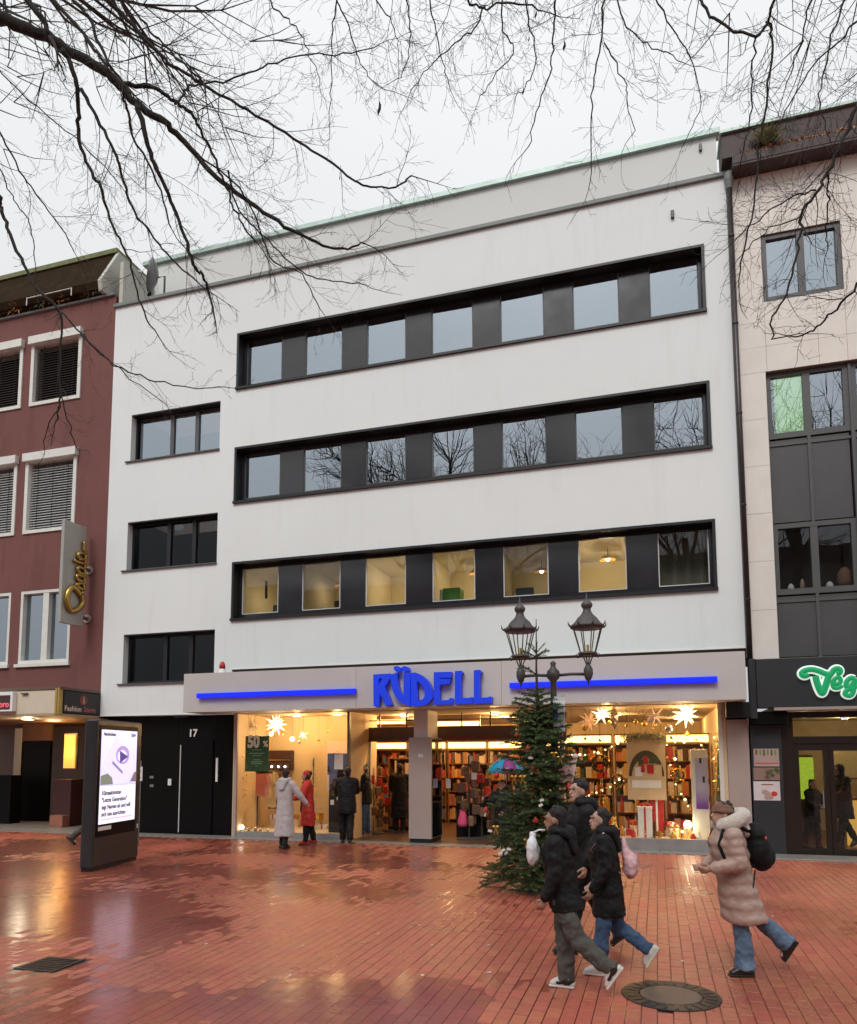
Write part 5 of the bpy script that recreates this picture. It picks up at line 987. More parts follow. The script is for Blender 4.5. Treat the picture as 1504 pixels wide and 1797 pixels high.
# ================================================================== kiosk
A_ = G(161, 1531); B_ = G(242, 1509); u_ = (B_-A_); KW = u_.length; u_.normalize(); n_ = Vector((u_.y, -u_.x, 0))
KX = Matrix((u_, -n_, Vector((0, 0, 1)))).transposed().to_4x4(); KX.translation = A_
KH = F(165, 1262, A_.y).z
kt = thing('information_kiosk', 'tall anthracite information kiosk with a glowing screen on the brick paving', 'kiosk', tuple(A_))
def kb(name, mat, x0, x1, y0, y1, z0, z1, bev=0): return MB(KX).box(x0, x1, y0, y1, z0, z1).build(name, mat, kt, bevel=bev)
kb('housing', MT['kiosk'], 0, KW, 0, .24, .06, KH, .03); kb('plinth', MT['anthracite'], .03, KW-.03, .02, .22, 0, .06)
def kz(px, py):                                # photo pixel -> (along, up) on the screen face
    d = ray(px, py); t = (A_-CAM).dot(n_)/d.dot(n_); p = CAM+d*t; return (p-A_).dot(u_), p.z
s0, zt_ = kz(178, 1280); s1, _z = kz(240, 1282); _s, zb_ = kz(175, 1447); zm = kz(200, 1378)[1]
s1 = min(s1, KW-.05)
MT['screen_pic'] = grad_mat('screen_picture', (.62, .60, .86), (.50, .50, .74), .0, 1.); b_ = MT['screen_pic'].node_tree.nodes['Principled BSDF']; l_ = b_.inputs['Base Color'].links[0].from_socket; MT['screen_pic'].node_tree.links.new(l_, b_.inputs['Emission Color']); b_.inputs['Emission Strength'].default_value = 1.0
MT['screen_txt'] = emit('screen_text_area', (.78, .72, .86), 1.0); ink = pm('screen_ink', (.05, .04, .09), .6)
kb('bezel', MT['black'], s0-.06, s1+.04, -.008, -.001, zb_-.22, zt_+.08)
kb('screen', MT['screen_txt'], s0, s1, -.014, -.009, zb_, zm); kb('screen', MT['screen_pic'], s0, s1, -.0142, -.009, zm+.004, zt_)
sw, shh = s1-s0, zt_-zm
def kp(name, mat, pts, d0=.018): return MB(KX).prism([[(s0+sw*a, zm+shh*b) for a, b in pts]], -d0-.002, -d0+.002).build(name, mat, kt)
E_ = lambda n, c, s_: emit(n, c, s_)
kp('screen_card', E_('card', (.68, .64, .88), .9), [(.38, .92), (.92, .36), (.80, .06), (.40, .03), (.02, .40)])
kp('screen_bubble', E_('bubble', (.40, .30, .66), .8), [(.58+.19*math.cos(k*.349), .55+.17*math.sin(k*.349)) for k in range(18)], .022)
kp('screen_bubble_light', E_('bubble_pale', (.85, .68, .86), 1.), [(.56+.13*math.cos(k*.349), .53+.11*math.sin(k*.349)) for k in range(18)], .026)
kp('screen_arrow', E_('arrow', (.10, .07, .33), .6), [(.50, .40), (.72, .52), (.48, .63)], .030)
kp('screen_bar', E_('bar', (.30, .26, .50), .7), [(.28, .40), (.58, .20), (.60, .24), (.31, .44)], .022)
kp('screen_plant', E_('plantp', (.25, .27, .22), .6), [(.0, .02), (.33, .02), (.30, .14), (.18, .22), (.0, .18)], .022); kp('screen_plant', E_('rock', (.24, .18, .22), .6), [(.82, .05), (1., .05), (1., .24), (.93, .22)], .022)
def ktext(body, a, b, size, mat=ink, name='screen_lettering'):
    p = KX @ Vector((s0+sw*a, -.017, b)); q = math.atan2(u_.y, u_.x); return text(body, name, mat, kt, p, size, .001, yaw=q, align='LEFT', bold=.003)
for k, ln in enumerate(('Klimaaktivisten', '"Letzte Generation"', 'legt Namen ab und will', 'sich neu ausrichten')): ktext(ln, .06, zm-.13-.125*k, .105)
ktext('Nachrichten', .05, zt_-.08, .08); ktext('12:04', .80, zt_-.08, .08)
kb('screen_rule', E_('rule', (.75, .45, .6), .8), s0+.06, s1-.1, -.017, -.0142, zb_+.07, zb_+.09); kb('maker_plate', MT['paper'], s0, s0+.42, -.012, -.0085, zb_-.11, zb_-.04); kb('lock', MT['gasket'], KW-.10, KW-.05, -.006, .0, .62, .70)
# small notice on a post behind the kiosk
c = F(246, 1358, -2.2); t = thing('post_sign', 'small white notice on a thin post between kiosk and black door', 'sign', (c.x, -2.2, 0)); MB().tube([(c.x, -2.19, 0), (c.x, -2.19, 1.9)], .018, 8).build('post', MT['zinc'], t); zz = c.z; bx('plate', MT['paper'], t, c.x-.10, c.x+.075, -2.23, -2.21, zz-.16, zz+.16, .004); bx('arrow', MT['anthracite'], t, c.x-.07, c.x+.04, -2.235, -2.231, zz-.10, zz-.07); MB().prism([ell(c.x-.01, zz+.06, .045, .05, 14), ell(c.x-.01, zz+.06, .035, .04, 14)], -2.235, -2.231).build('pictogram', MT['zinc'], t)
# ================================================================== street lamp
LY = -4.95
Zp = lambda py: F(970, py, LY).z
lx = F(971, 1190, LY).x; xl, xr = F(913, 1120, LY).x, F(1031, 1120, LY).x
sl_ = thing('street_lamp', 'old fashioned grey street lamp with two glass lanterns rising behind the fir tree', 'street lamp', (lx, LY, 0))
MB().lathe([(.17, 0), (.17, .10), (.13, .14), (.12, .5), (.085, .6), (.065, .75), (.055, 2.6), (.075, 2.62), (.075, 2.68), (.05, 2.72), (.05, Zp(1196)), (.095, Zp(1190)), (.105, Zp(1184)), (.095, Zp(1178)), (.05, Zp(1173)), (.035, Zp(1168)), (.05, Zp(1164)), (.015, Zp(1160))], (lx, LY, 0), 14).build('post', MT['iron'], sl_, smooth=True)
for x in (xl, xr):
    s_ = 1 if x > lx else -1
    MB().tube([(lx, LY, Zp(1186)), ((lx+x)/2, LY, Zp(1184)), (x-s_*.05, LY, Zp(1185))], .024, 8).build('arm', MT['iron'], sl_, smooth=True)
    z0 = Zp(1185); lan = MB().lathe([(.006, Zp(1204)-z0), (.018, Zp(1198)-z0), (.05, Zp(1193)-z0), (.072, Zp(1185)-z0), (.068, Zp(1176)-z0), (.04, Zp(1170)-z0), (.03, Zp(1168)-z0), (.05, Zp(1166)-z0)], (x, LY, z0), 10).build('lantern', MT['iron'], sl_, smooth=True)
    zb, ze = Zp(1148), Zp(1103)
    for k in range(4): a = k*math.pi/2+.4; MB().tube([(x+.025*math.cos(a), LY+.025*math.sin(a), Zp(1168)), (x+.06*math.cos(a), LY+.06*math.sin(a), Zp(1158)), (x+.09*math.cos(a), LY+.09*math.sin(a), zb-.03)], .010, 6).build('strut', MT['iron'], lan)
    MB().lathe([(.105, -.045), (.155, -.02), (.15, .0), (.11, .012)], (x, LY, zb), 8, rot=.39).build('bottom_ring', MT['iron'], lan)
    n8 = 8; r0, r1 = .122, .232
    for k in range(n8):
        a = .39+k*2*math.pi/n8; b = a+2*math.pi/n8; P0 = Vector((x+r0*math.cos(a), LY+r0*math.sin(a), zb+.01)); P1 = Vector((x+r1*math.cos(a), LY+r1*math.sin(a), ze)); Q0 = Vector((x+r0*math.cos(b), LY+r0*math.sin(b), zb+.01)); Q1 = Vector((x+r1*math.cos(b), LY+r1*math.sin(b), ze))
        MB().tube([P0, P1], .009, 5).build('glazing_bar', MT['iron'], lan); MB().quad(P0, Q0, Q1, P1).build('pane', MT['lampglass'], lan)
    MB().lathe([(.238, -.03), (.262, .0), (.25, .02), (.20, .06), (.15, Zp(1088)-ze), (.10, Zp(1083)-ze), (.07, Zp(1078)-ze), (.058, Zp(1073)-ze), (.065, Zp(1071)-ze), (.085, Zp(1068)-ze), (.088, Zp(1064)-ze), (.06, Zp(1060)-ze), (.035, Zp(1057)-ze), (.02, Zp(1054)-ze), (.026, Zp(1052.5)-ze), (.010, Zp(1050)-ze), (.004, Zp(1044)-ze)], (x, LY, ze), 16).build('roof', MT['iron'], lan, smooth=True)
    for k in range(n8):
        a = .39+k*2*math.pi/n8; d = Vector((math.cos(a), math.sin(a), 0)); c0 = Vector((x, LY, ze)); MB().tube([c0+d*.235+Vector((0, 0, .0)), c0+d*.27+Vector((0, 0, .0)), c0+d*.295+Vector((0, 0, .03)), c0+d*.30+Vector((0, 0, .075))], [.02, .016, .011, .004], 6).build('finial', MT['iron'], lan, smooth=True)
    for s2 in (-1, 1): c0 = Vector((x+s2*.15, LY, zb-.045)); MB().tube([c0+Vector((.032*math.cos(q*.63), 0, .032*math.sin(q*.63))) for q in range(11)], .006, 5).build('scroll', MT['iron'], lan)
    MB().tube([(x, LY, zb), (x, LY, zb+.12)], .02, 8).build('burner', MT['gold'], lan)
c = F(981, 1253, LY-.12); t = thing('lamp_banner', 'narrow white banner with blue marks hung on the street lamp', 'banner', (c.x, LY-.12, F(981, 1285, LY-.12).z))
w_ = .09; z0, z1 = F(981, 1284, LY-.12).z, F(981, 1222, LY-.12).z
mb = MB(); 
for k in range(9):
    z = z0+(z1-z0)*k/8; yy = LY-.12+.015*math.sin(k*1.1); mb.v += [Vector((c.x-w_, yy, z)), Vector((c.x+w_, yy-.02, z)), Vector((c.x+w_, yy-.014, z)), Vector((c.x-w_, yy+.006, z))]
for k in range(8):
    for j in range(4): mb.f.append([k*4+j, k*4+(j+1) % 4, k*4+4+(j+1) % 4, k*4+4+j]); mb.mi.append(0)
mb.f += [[3,2,1,0],[32,33,34,35]]; mb.mi += [0, 0]; mb.build('cloth', MT['paper'], t)
blu = pm('banner_blue', (.03, .16, .45), .6)
for k, py in enumerate((1240, 1250, 1262)): z = F(975, py, LY-.15).z; MB().prism([[(c.x-w_*.95, z-.05), (c.x-w_*.1, z-.02), (c.x-w_*.25, z+.05), (c.x-w_*.9, z+.03)]], LY-.155, LY-.15).build('blue_mark', blu, t)
for k in range(6): z = F(985, 1236+7*k, LY-.15).z; bx('text_line', MT['zinc'], t, c.x+w_*.15, c.x+w_*.85, LY-.165, LY-.160, z-.006, z+.006)
MB().tube([(lx, LY, z1), (c.x+w_, LY-.12, z1)], .008, 5).build('rod', MT['iron'], t)
# ================================================================== fir tree
TX, TY = F(945, 1400, -5.2).x, -5.2
ft = thing('christmas_tree', 'slender christmas fir tied to the street lamp on the square', 'fir tree', (TX, TY, 0)); gt = random.Random(31)
tip = F(948, 1086, TY).z
MB().tube([(TX, TY, 0), (TX-.02, TY, 1.2), (TX+.015, TY, 2.4), (TX, TY, 3.3), (TX+.01, TY, tip)], [.06, .05, .035, .016, .006], 8).build('trunk', MT['needlebrown'], ft, smooth=True)
prof = [(0.05, .74), (.35, .80), (.70, .64), (1.05, .70), (1.4, .48), (1.7, .60), (2.1, .46), (2.4, .40), (2.65, .32), (2.8, .28), (3.0, .24), (3.3, .26), (3.6, .15), (4.1, .03)]
def rad(z):
    for (a, ra), (b, rb_) in zip(prof, prof[1:]):
        if a <= z <= b: return ra+(rb_-ra)*(z-a)/(b-a)
    return .1
nb = MB(); tw = MB()
def needles(p0, p1, dens=230, l_=.042, wid=.0050):
    d = p1-p0; n = max(4, int(d.length*dens)); d.normalize(); u = d.orthogonal().normalized(); v = d.cross(u)
    for k in range(n):
        q = gt.random()*6.283; s_ = p0.lerp(p1, gt.random()); r_ = (u*math.cos(q)+v*math.sin(q)+d*.8+Vector((0, 0, .15))).normalized(); w_ = r_.cross(d).normalized()*wid; L_ = l_*gt.uniform(.7, 1.2)
        nb.add([s_-w_, s_+w_, s_+r_*L_], [(0, 1, 2)])
z = .10
while z < 3.75:
    nb_ = 13 if z < 2.65 else (6 if z < 2.95 else 3)
    if z > 3.02 and gt.random() < .35: z += .12; continue
    a0 = gt.random()*6.28
    for k in range(nb_):
        a = a0+k*6.283/nb_+gt.uniform(-.25, .25); L_ = rad(z)*gt.choice((gt.uniform(.45, .8), gt.uniform(.85, 1.2)))
        if gt.random() < (.10 if z < 2.6 else .32): continue
        if z > 1.35 and z < 2.0 and 2.4 < a % 6.283 < 4.3 and gt.random() < .6: continue
        up = .25+.55*(z/4); h = Vector((math.cos(a), math.sin(a), 0)); b0 = Vector((TX, TY, z)); pts = [b0, b0+h*L_*.5+Vector((0, 0, L_*up*.35)), b0+h*L_+Vector((0, 0, L_*(up*.8-.12-(.30 if z < 1.2 else .1)*gt.random())))]
        tw.tube(pts, [.012, .008, .003], 4); dn = 380 if z < 2.7 else 200
        needles(pts[0]*.75+pts[1]*.25, pts[1], dn); needles(pts[1], pts[2], dn)
        for s_ in (-1, 1):
            for f_ in (.3, .5, .7, .88):
                b1 = pts[0].lerp(pts[1], f_*2) if f_ < .5 else pts[1].lerp(pts[2], f_*2-1); side = Vector((-math.sin(a), math.cos(a), 0))*s_
                e1 = b1+(h*.75+side*.7+Vector((0, 0, gt.uniform(-.25, .15)))).normalized()*L_*gt.uniform(.30, .46)*(1.15-f_*.5)
                tw.tube([b1, e1], [.005, .002], 3); needles(b1, e1, dn*.95)
    z += gt.uniform(.075, .11) if z < 2.9 else .15
for a in (.3, 2.2, 3.6, 5.0):
    b0 = Vector((TX, TY, 3.55)); e1 = b0+Vector((.14*math.cos(a), .12*math.sin(a), .16)); tw.tube([b0, e1], [.007, .003], 4); needles(b0, e1, 200)
tw.build('branches', MT['needlebrown'], ft); o = nb.build('crown', MT['needle'], ft)
MB().lathe([(.30, 0), (.28, .05), (.14, .12), (.12, .3)], (TX, TY, 0), 14).build('stand', MT['anthracite'], ft)
# decorations on the fir
OG = 'decorations on the christmas fir'
def deco(px, py, kind_, dy=-.45):
    c = F(px, py, TY+dy)
    if kind_ == 'red': t = thing('red_bauble', 'small red bauble hanging on the christmas fir', 'bauble', tuple(c), OG); MB().ball(c, .04, 12, 8).build('ball', MT['red'], t, smooth=True); MB().lathe([(.012, .036), (.012, .055)], c, 8).build('cap', MT['gold'], t)
    elif kind_ == 'gold': t = thing('gold_ornament', 'small gold bow hanging on the christmas fir', 'ornament', tuple(c), OG); [MB().ball(c+Vector((s_*.028, 0, .01)), (.03, .014, .02), 8, 6).build('loop', MT['gold'], t, smooth=True) for s_ in (-1, 1)]; [MB().tube([c, c+Vector((s_*.03, 0, -.10))], [.006, .009], 5, sq=(1, .4)).build('tail', MT['gold'], t) for s_ in (-1, 1)]
    elif kind_ == 'white': t = thing('white_ornament', 'small white paper ornament hanging on the christmas fir', 'ornament', tuple(c), OG); MB().obox(c, (.06, .012, .035), Matrix.Rotation(random.uniform(-.6, .6), 3, 'Y')).build('card', MT['paper'], t); MB().tube([c+Vector((0, 0, .015)), c+Vector((0, 0, .06))], .003, 4).build('thread', MT['gold'], t)
    else: t = thing('candy_ornament', 'small coral tassel ornament hanging on the christmas fir', 'ornament', tuple(c), OG); MB().ball(c, (.03, .03, .045), 10, 6).build('bud', MT['redcoat'], t, smooth=True); MB().tube([c-Vector((0, 0, .03)), c-Vector((.02, 0, .10))], [.008, .014], 6).build('tail', MT['sneaker'], t)
for px, py, k, dy in ((927, 1313, 'red', -.3), (908, 1290, 'red', -.1), (935, 1347, 'coral', -.4), (944, 1356, 'red', -.4), (998, 1380, 'red', -.3), (872, 1361, 'red', -.2), (853, 1421, 'coral', -.2), (902, 1364, 'gold', -.3), (917, 1364, 'gold', -.4), (972, 1323, 'gold', -.3), (983, 1330, 'gold', -.3), (951, 1404, 'white', -.5), (949, 1413, 'white', -.5), (975, 1424, 'gold', -.4), (870, 1452, 'gold', -.4), (860, 1458, 'white', -.35), (883, 1492, 'white', -.55), (893, 1490, 'white', -.55), (878, 1497, 'white', -.55), (888, 1497, 'white', -.5), (931, 1330, 'white', -.35), (908, 1270, 'gold', -.1), (910, 1282, 'gold', -.1), (958, 1340, 'white', -.4), (940, 1440, 'red', -.55), (925, 1475, 'gold', -.6)): deco(px, py, k, dy)
c = F(998, 1350, TY-.1); t = thing('pink_pennant', 'pink cloth pennant with a white pole beside the christmas fir', 'pennant', (c.x, TY-.1, c.z)); MB().prism([[(c.x-.13, c.z-.16), (c.x+.05, c.z-.18), (c.x+.10, c.z+.14), (c.x-.02, c.z+.10), (c.x-.10, c.z+.02)]], TY-.11, TY-.10).build('cloth', MT['pinkbag'], t); MB().tube([(c.x+.04, TY-.105, c.z-.24), (c.x+.13, TY-.105, c.z+.22)], .008, 6).build('pole', MT['white'], t); MB().ball((c.x+.10, TY-.11, c.z+.19), (.05, .03, .04), 8, 6).build('bow', MT['sneaker'], t, smooth=True)
# ================================================================== street trees
gtz = random.Random(77)
def depth(p): return (p-CAM).dot(FWD)
def spawn(mb, p, d, r_, L_, lev, droop=.25):
    n = 4 if lev < 2 else 3; pts = [p]; dd = d.copy(); k = 5 if lev < 2 else 3
    for i in range(k):
        dd = (dd+Vector((gtz.gauss(0, .16), gtz.gauss(0, .16), gtz.gauss(0, .16)-droop*.22*(1 if i < k-2 else -.5)))).normalized(); pts.append(pts[-1]+dd*L_/k)
    mb.tube(pts, [max(.0013, r_*(1-.75*i/k)) for i in range(k+1)], n if r_ > .004 else 3, cap=False)
    if lev >= 3: return
    m_ = max(2, int(L_/(.09 if lev == 1 else .08))); 
    for i in range(m_):
        u = (i+gtz.uniform(.3, 1))/(m_+.2); a = min(k-1, int(u*k)); q = pts[a].lerp(pts[a+1], u*k-a); t_ = (pts[a+1]-pts[a]).normalized()
        ax_ = Matrix.Rotation(gtz.random()*6.283, 3, t_)@t_.orthogonal().normalized(); nd = (t_*math.cos(.75)+ax_*math.sin(gtz.uniform(.5, 1.0))).normalized()
        if gtz.random() < .82: spawn(mb, q, nd, max(.0016, r_*.5), L_*gtz.uniform(.25, .55), lev+1, droop)
def limb(lst, y0, y1, w0, w1, mb_l, mb_t, pre=None, dens=.16, tl=1.0, name=None, tree=None):
    P_ = []; n = len(lst)
    for i, (a, b) in enumerate(lst): P_.append(F(a, b, y0+(y1-y0)*i/(n-1)))
    if pre: P_ = [Vector(pre)]+P_
    L_ = smooth(P_, 5); m_ = len(L_); 
    L_ = [p+Vector((gtz.gauss(0, .008), gtz.gauss(0, .008), gtz.gauss(0, .008))) for p in L_]
    rs = []
    for i, p in enumerate(L_):
        u = i/(m_-1); rs.append(max(.0035, (w0+(w1-w0)*u**.7)*.86/2*max(4., depth(p))/FPX*(1+gtz.uniform(-.07, .07))))
    MB().tube(L_, rs, 8, cap=True).build('branch', MT['bark'], tree, smooth=True)
    for i in range(m_-1):
        seg = (L_[i+1]-L_[i]); l = seg.length; t_ = seg.normalized(); c_ = int(l/dens+gtz.random())
        u0 = i/(m_-1)
        for k in range(c_):
            q = L_[i].lerp(L_[i+1], gtz.random()); ax_ = Matrix.Rotation(gtz.random()*6.283, 3, t_)@t_.orthogonal().normalized()
            nd = (t_*gtz.uniform(.4, 1.)+ax_*gtz.uniform(.5, 1.)).normalized(); spawn(mb_t, q, nd, min(rs[i]*.5, .0052)*gtz.uniform(.6, 1), tl*gtz.uniform(.35, 1.15)*(.6+.4*(1-u0)), 1)
    spawn(mb_t, L_[-1], (L_[-1]-L_[-2]).normalized(), rs[-1], tl*.6, 1)
def crown_up(tree, mb_t, base, zt, spread, n, seed):
    g2 = random.Random(seed)
    for k in range(n):
        a = k*2.4+g2.uniform(-.3, .3); b0 = Vector((base[0], base[1], base[2]+(zt-base[2])*.5*k/n)); d = Vector((math.cos(a), math.sin(a), 1.1)); L_ = spread*g2.uniform(.7, 1.1)
        P_ = [b0, b0+Vector((d.x*L_*.35, d.y*L_*.35, L_*.5)), b0+Vector((d.x*L_*.75, d.y*L_*.75, L_*.85)), b0+Vector((d.x*L_, d.y*L_, L_*1.0))]; L2 = smooth(P_, 4); m_ = len(L2)
        MB().tube(L2, [.10*(1-.85*i/(m_-1)) for i in range(m_)], 6).build('branch', MT['bark'], tree, smooth=True)
        for i in range(3, m_):
            for j in range(3):
                t_ = (L2[i]-L2[i-1]).normalized(); ax_ = Matrix.Rotation(g2.random()*6.283, 3, t_)@t_.orthogonal().normalized(); nd = (t_*.7+ax_*.8+Vector((0, 0, .3))).normalized(); q = L2[i]; p2 = [q, q+nd*.8, q+nd*1.5+Vector((0, 0, .2)), q+nd*2.1+ax_*.3]
                mb_t.tube(p2, [.028, .02, .012, .004], 4)
                for s_ in range(6):
                    v_ = p2[1+s_ % 3]; e_ = (nd+Vector((g2.gauss(0, .7), g2.gauss(0, .7), g2.gauss(0, .5)))).normalized(); mb_t.tube([v_, v_+e_*.5, v_+e_*.9+Vector((0, 0, .1))], [.010, .007, .003], 3)
def tree_thing(label, x, y, h, r0, r1):
    t = thing('bare_tree', label, 'tree', (x, y, 0), 'bare street trees'); pts = [Vector((x+.08*math.sin(k*1.3), y+.06*math.cos(k*1.7), h*k/8)) for k in range(9)]
    MB().tube(pts, [r0*1.35]+[r0+(r1-r0)*k/8 for k in range(1, 9)], 12).build('trunk', MT['bark'], t, smooth=True); return t
# tree whose limbs reach in from beside the oxblood building
TL = tree_thing('bare tree reaching thick mossy limbs in from the oxblood building side', -8.2, -11.6, 11.5, .26, .15); tm = MB()
trunkL = lambda z: (-8.15, -11.58, z)
yA = -11.0
limb([(-260, -60), (-60, 14), (0, 32), (65, 57), (115, 85), (165, 115), (205, 145), (235, 180), (290, 215), (325, 250), (380, 310), (440, 355), (500, 395), (545, 420), (600, 438), (640, 424)], yA, -9.6, 34, 3, None, tm, trunkL(8.2), .2, 1., tree=TL)
limb([(-120, -260), (20, -60), (50, 0), (75, 35), (88, 66)], yA-.2, yA, 14, 10, None, tm, trunkL(10.0), .3, .8, tree=TL)
for lst, w0, w1, y1, dn in (
    ([(60, -60), (95, 0), (140, 50), (165, 85), (196, 128)], 9, 6, yA, .2), ([(110, -60), (130, 0), (155, 30), (172, 70), (197, 122)], 8, 6, yA, .2),
    ([(140, -60), (190, 0), (230, 40), (280, 95), (320, 125), (360, 150), (420, 185), (500, 235), (560, 270), (620, 315), (650, 328), (700, 325), (722, 308)], 9, 3, -9.8, .15),
    ([(180, -60), (220, 0), (265, 55), (300, 90), (355, 145)], 5, 4, yA+.1, .2),
    ([(110, 88), (130, 130), (138, 175), (137, 225), (150, 285), (175, 325), (188, 365), (205, 412), (228, 458), (245, 525), (262, 570)], 11, 3, -10.2, .17),
    ([(143, 155), (170, 205), (200, 265), (215, 310), (232, 365), (265, 410), (300, 455), (345, 492)], 8, 3, -10.3, .17),
    ([(215, 160), (225, 200), (235, 245), (270, 305), (284, 345), (300, 400)], 6, 3, -10.4, .16),
    ([(240, 185), (260, 255), (280, 310), (300, 350), (318, 400), (340, 465), (355, 482), (370, 520)], 11, 5, -10.2, .17),
    ([(218, 148), (270, 155), (310, 180), (340, 205), (355, 235), (375, 275), (395, 320), (410, 360), (430, 400), (452, 428)], 9, 3, -10.0, .17),
    ([(306, 182), (325, 160), (355, 145), (400, 142), (460, 118), (530, 97), (600, 95), (665, 78)], 5, 2, -9.8, .14),
    ([(400, 300), (420, 370), (470, 420), (520, 470), (570, 490), (640, 500)], 4, 2, -9.4, .14),
    ([(330, 255), (420, 330), (455, 400), (480, 460), (530, 480), (560, 540)], 4, 2, -9.6, .14),
    ([(-20, 105), (50, 175), (130, 240), (190, 300)], 3, 2, -10.3, .16), ([(0, 230), (35, 300), (70, 350), (110, 400), (130, 440)], 4, 2, -10.3, .14),
    ([(-10, 250), (10, 320), (30, 360), (55, 400), (60, 450)], 3, 2, -10.5, .14)):
    limb(lst, yA, y1, w0, w1, None, tm, None, dn, .85, tree=TL)
limb([(-200, 200), (-20, 325), (0, 360), (10, 390), (35, 450), (60, 500), (95, 535), (107, 552), (107, 600), (106, 690), (98, 738)], yA, -10.6, 11, 3, None, tm, trunkL(7.0), .4, .5, tree=TL)
for lst, w0, w1 in (([(105, 545), (145, 590), (200, 640), (260, 665), (330, 680), (392, 680)], 4, 2), ([(140, 585), (210, 650), (290, 708)], 3, 1.5), ([(107, 695), (125, 760), (140, 795)], 3, 1.5), ([(102, 715), (83, 750), (78, 790)], 2.5, 1.5)): limb(lst, -10.6, -10.3, w0, w1, None, tm, None, .25, .5, tree=TL)
crown_up(TL, tm, (-8.2, -11.6, 8.6), 11.5, 3.6, 5, 5)
o = tm.build('crown', MT['twig'], TL)
# tree on the stone building side
TR = tree_thing('bare tree reaching drooping branches in from the stone building side', 4.6, -10.9, 11.5, .24, .14); tm = MB(); yB = -10.6
trunkR = lambda z: (4.55, -10.88, z)
limb([(1700, -120), (1500, -150), (1300, -110), (1100, -75), (900, -55), (700, -60), (520, -45)], yB, -10.4, 22, 8, None, tm, trunkR(9.6), .5, .9, tree=TR)
for lst, w0, w1, dn in (
    ([(1380, -100), (1356, 0), (1348, 39), (1356, 78), (1345, 165), (1332, 260), (1317, 382), (1300, 470)], 7, 3, .15), ([(1600, -20), (1504, 39), (1476, 70), (1428, 117), (1385, 182), (1350, 243)], 5, 2, .12),
    ([(1560, 60), (1504, 187), (1482, 243), (1454, 300), (1432, 339), (1406, 378), (1402, 435), (1380, 513), (1354, 561), (1361, 600)], 10, 3, .14), ([(1453, 300), (1452, 348), (1450, 400), (1452, 435)], 4, 2, .12),
    ([(1210, -80), (1228, 0), (1263, 39), (1328, 65), (1346, 35)], 6, 5, .13), ([(1328, 65), (1320, 143), (1315, 217), (1300, 290)], 4, 2, .12), ([(1580, 440), (1504, 500), (1459, 548), (1428, 578), (1395, 595)], 6, 3, .12),
    ([(1440, -60), (1420, 20), (1400, 90), (1380, 150)], 5, 2, .11), ([(1500, -40), (1470, 30), (1450, 110), (1440, 180), (1460, 250)], 5, 2, .11), ([(1432, 335), (1380, 350), (1330, 385), (1290, 420)], 4, 2, .12), ([(1405, 380), (1350, 400), (1310, 440)], 3, 2, .12),
    ([(1062, -75), (1059, 0), (1056, 65), (1043, 139), (1037, 217), (1039, 304)], 5, 2, .14), ([(985, -65), (976, 0), (970, 65), (965, 122), (946, 183), (928, 252)], 5, 2, .14), ([(1061, 75), (1093, 139), (1102, 183), (1115, 235)], 3, 1.5, .14),
    ([(1075, -70), (1089, 22), (1128, 74), (1172, 93), (1200, 112)], 4, 1.5, .11), ([(800, -58), (820, 0), (850, 13), (897, 5), (950, 20)], 5, 3, .12), ([(850, 13), (832, 50), (800, 75), (760, 110), (720, 160)], 4, 1.5, .12),
    ([(600, -55), (590, 0), (583, 67), (582, 133), (577, 195)], 4, 1.5, .13), ([(600, -50), (593, 0), (613, 50), (627, 93), (647, 133), (677, 160)], 4, 1.5, .13), ([(705, -60), (713, 0), (720, 50), (717, 100), (700, 140)], 4, 1.5, .12), ([(745, -60), (753, 0), (767, 67), (780, 117), (793, 160)], 4, 1.5, .12),
    ([(470, -60), (473, 0), (500, 30), (527, 60), (543, 97), (563, 143)], 4, 1.5, .13), ([(885, -55), (880, 40), (900, 90), (870, 130), (840, 175)], 4, 1.5, .13), ([(1120, -70), (1150, 0), (1180, 50), (1210, 100), (1230, 180), (1205, 240)], 4, 1.5, .13), ([(650, -60), (660, 0), (690, 40), (700, 85)], 4, 1.5, .12), ([(915, -55), (925, 30), (940, 90), (930, 140), (905, 170)], 4, 1.5, .12)):
    limb(lst, yB, gtz.uniform(-10.6, -9.7), w0, w1, None, tm, None, dn, .72, tree=TR)
crown_up(TR, tm, (4.6, -10.9, 8.6), 11.5, 3.6, 5, 9)
o = tm.build('crown', MT['twig'], TR)
# two more trees of the square, standing behind the viewpoint and mirrored in the panes
for k, (x, y, lb) in enumerate(((-9.0, -21., 'bare tree of the square mirrored in the ribbon window panes near the staircase windows'), (1.5, -22.5, 'bare tree of the square mirrored in the ribbon window panes near the downpipe'))):
    t = tree_thing(lb, x, y, 13, .28, .15); tm = MB(); crown_up(t, tm, (x, y, 6.5), 17, 7.5, 11, 40+k); tm.build('crown', MT['twig'], t)
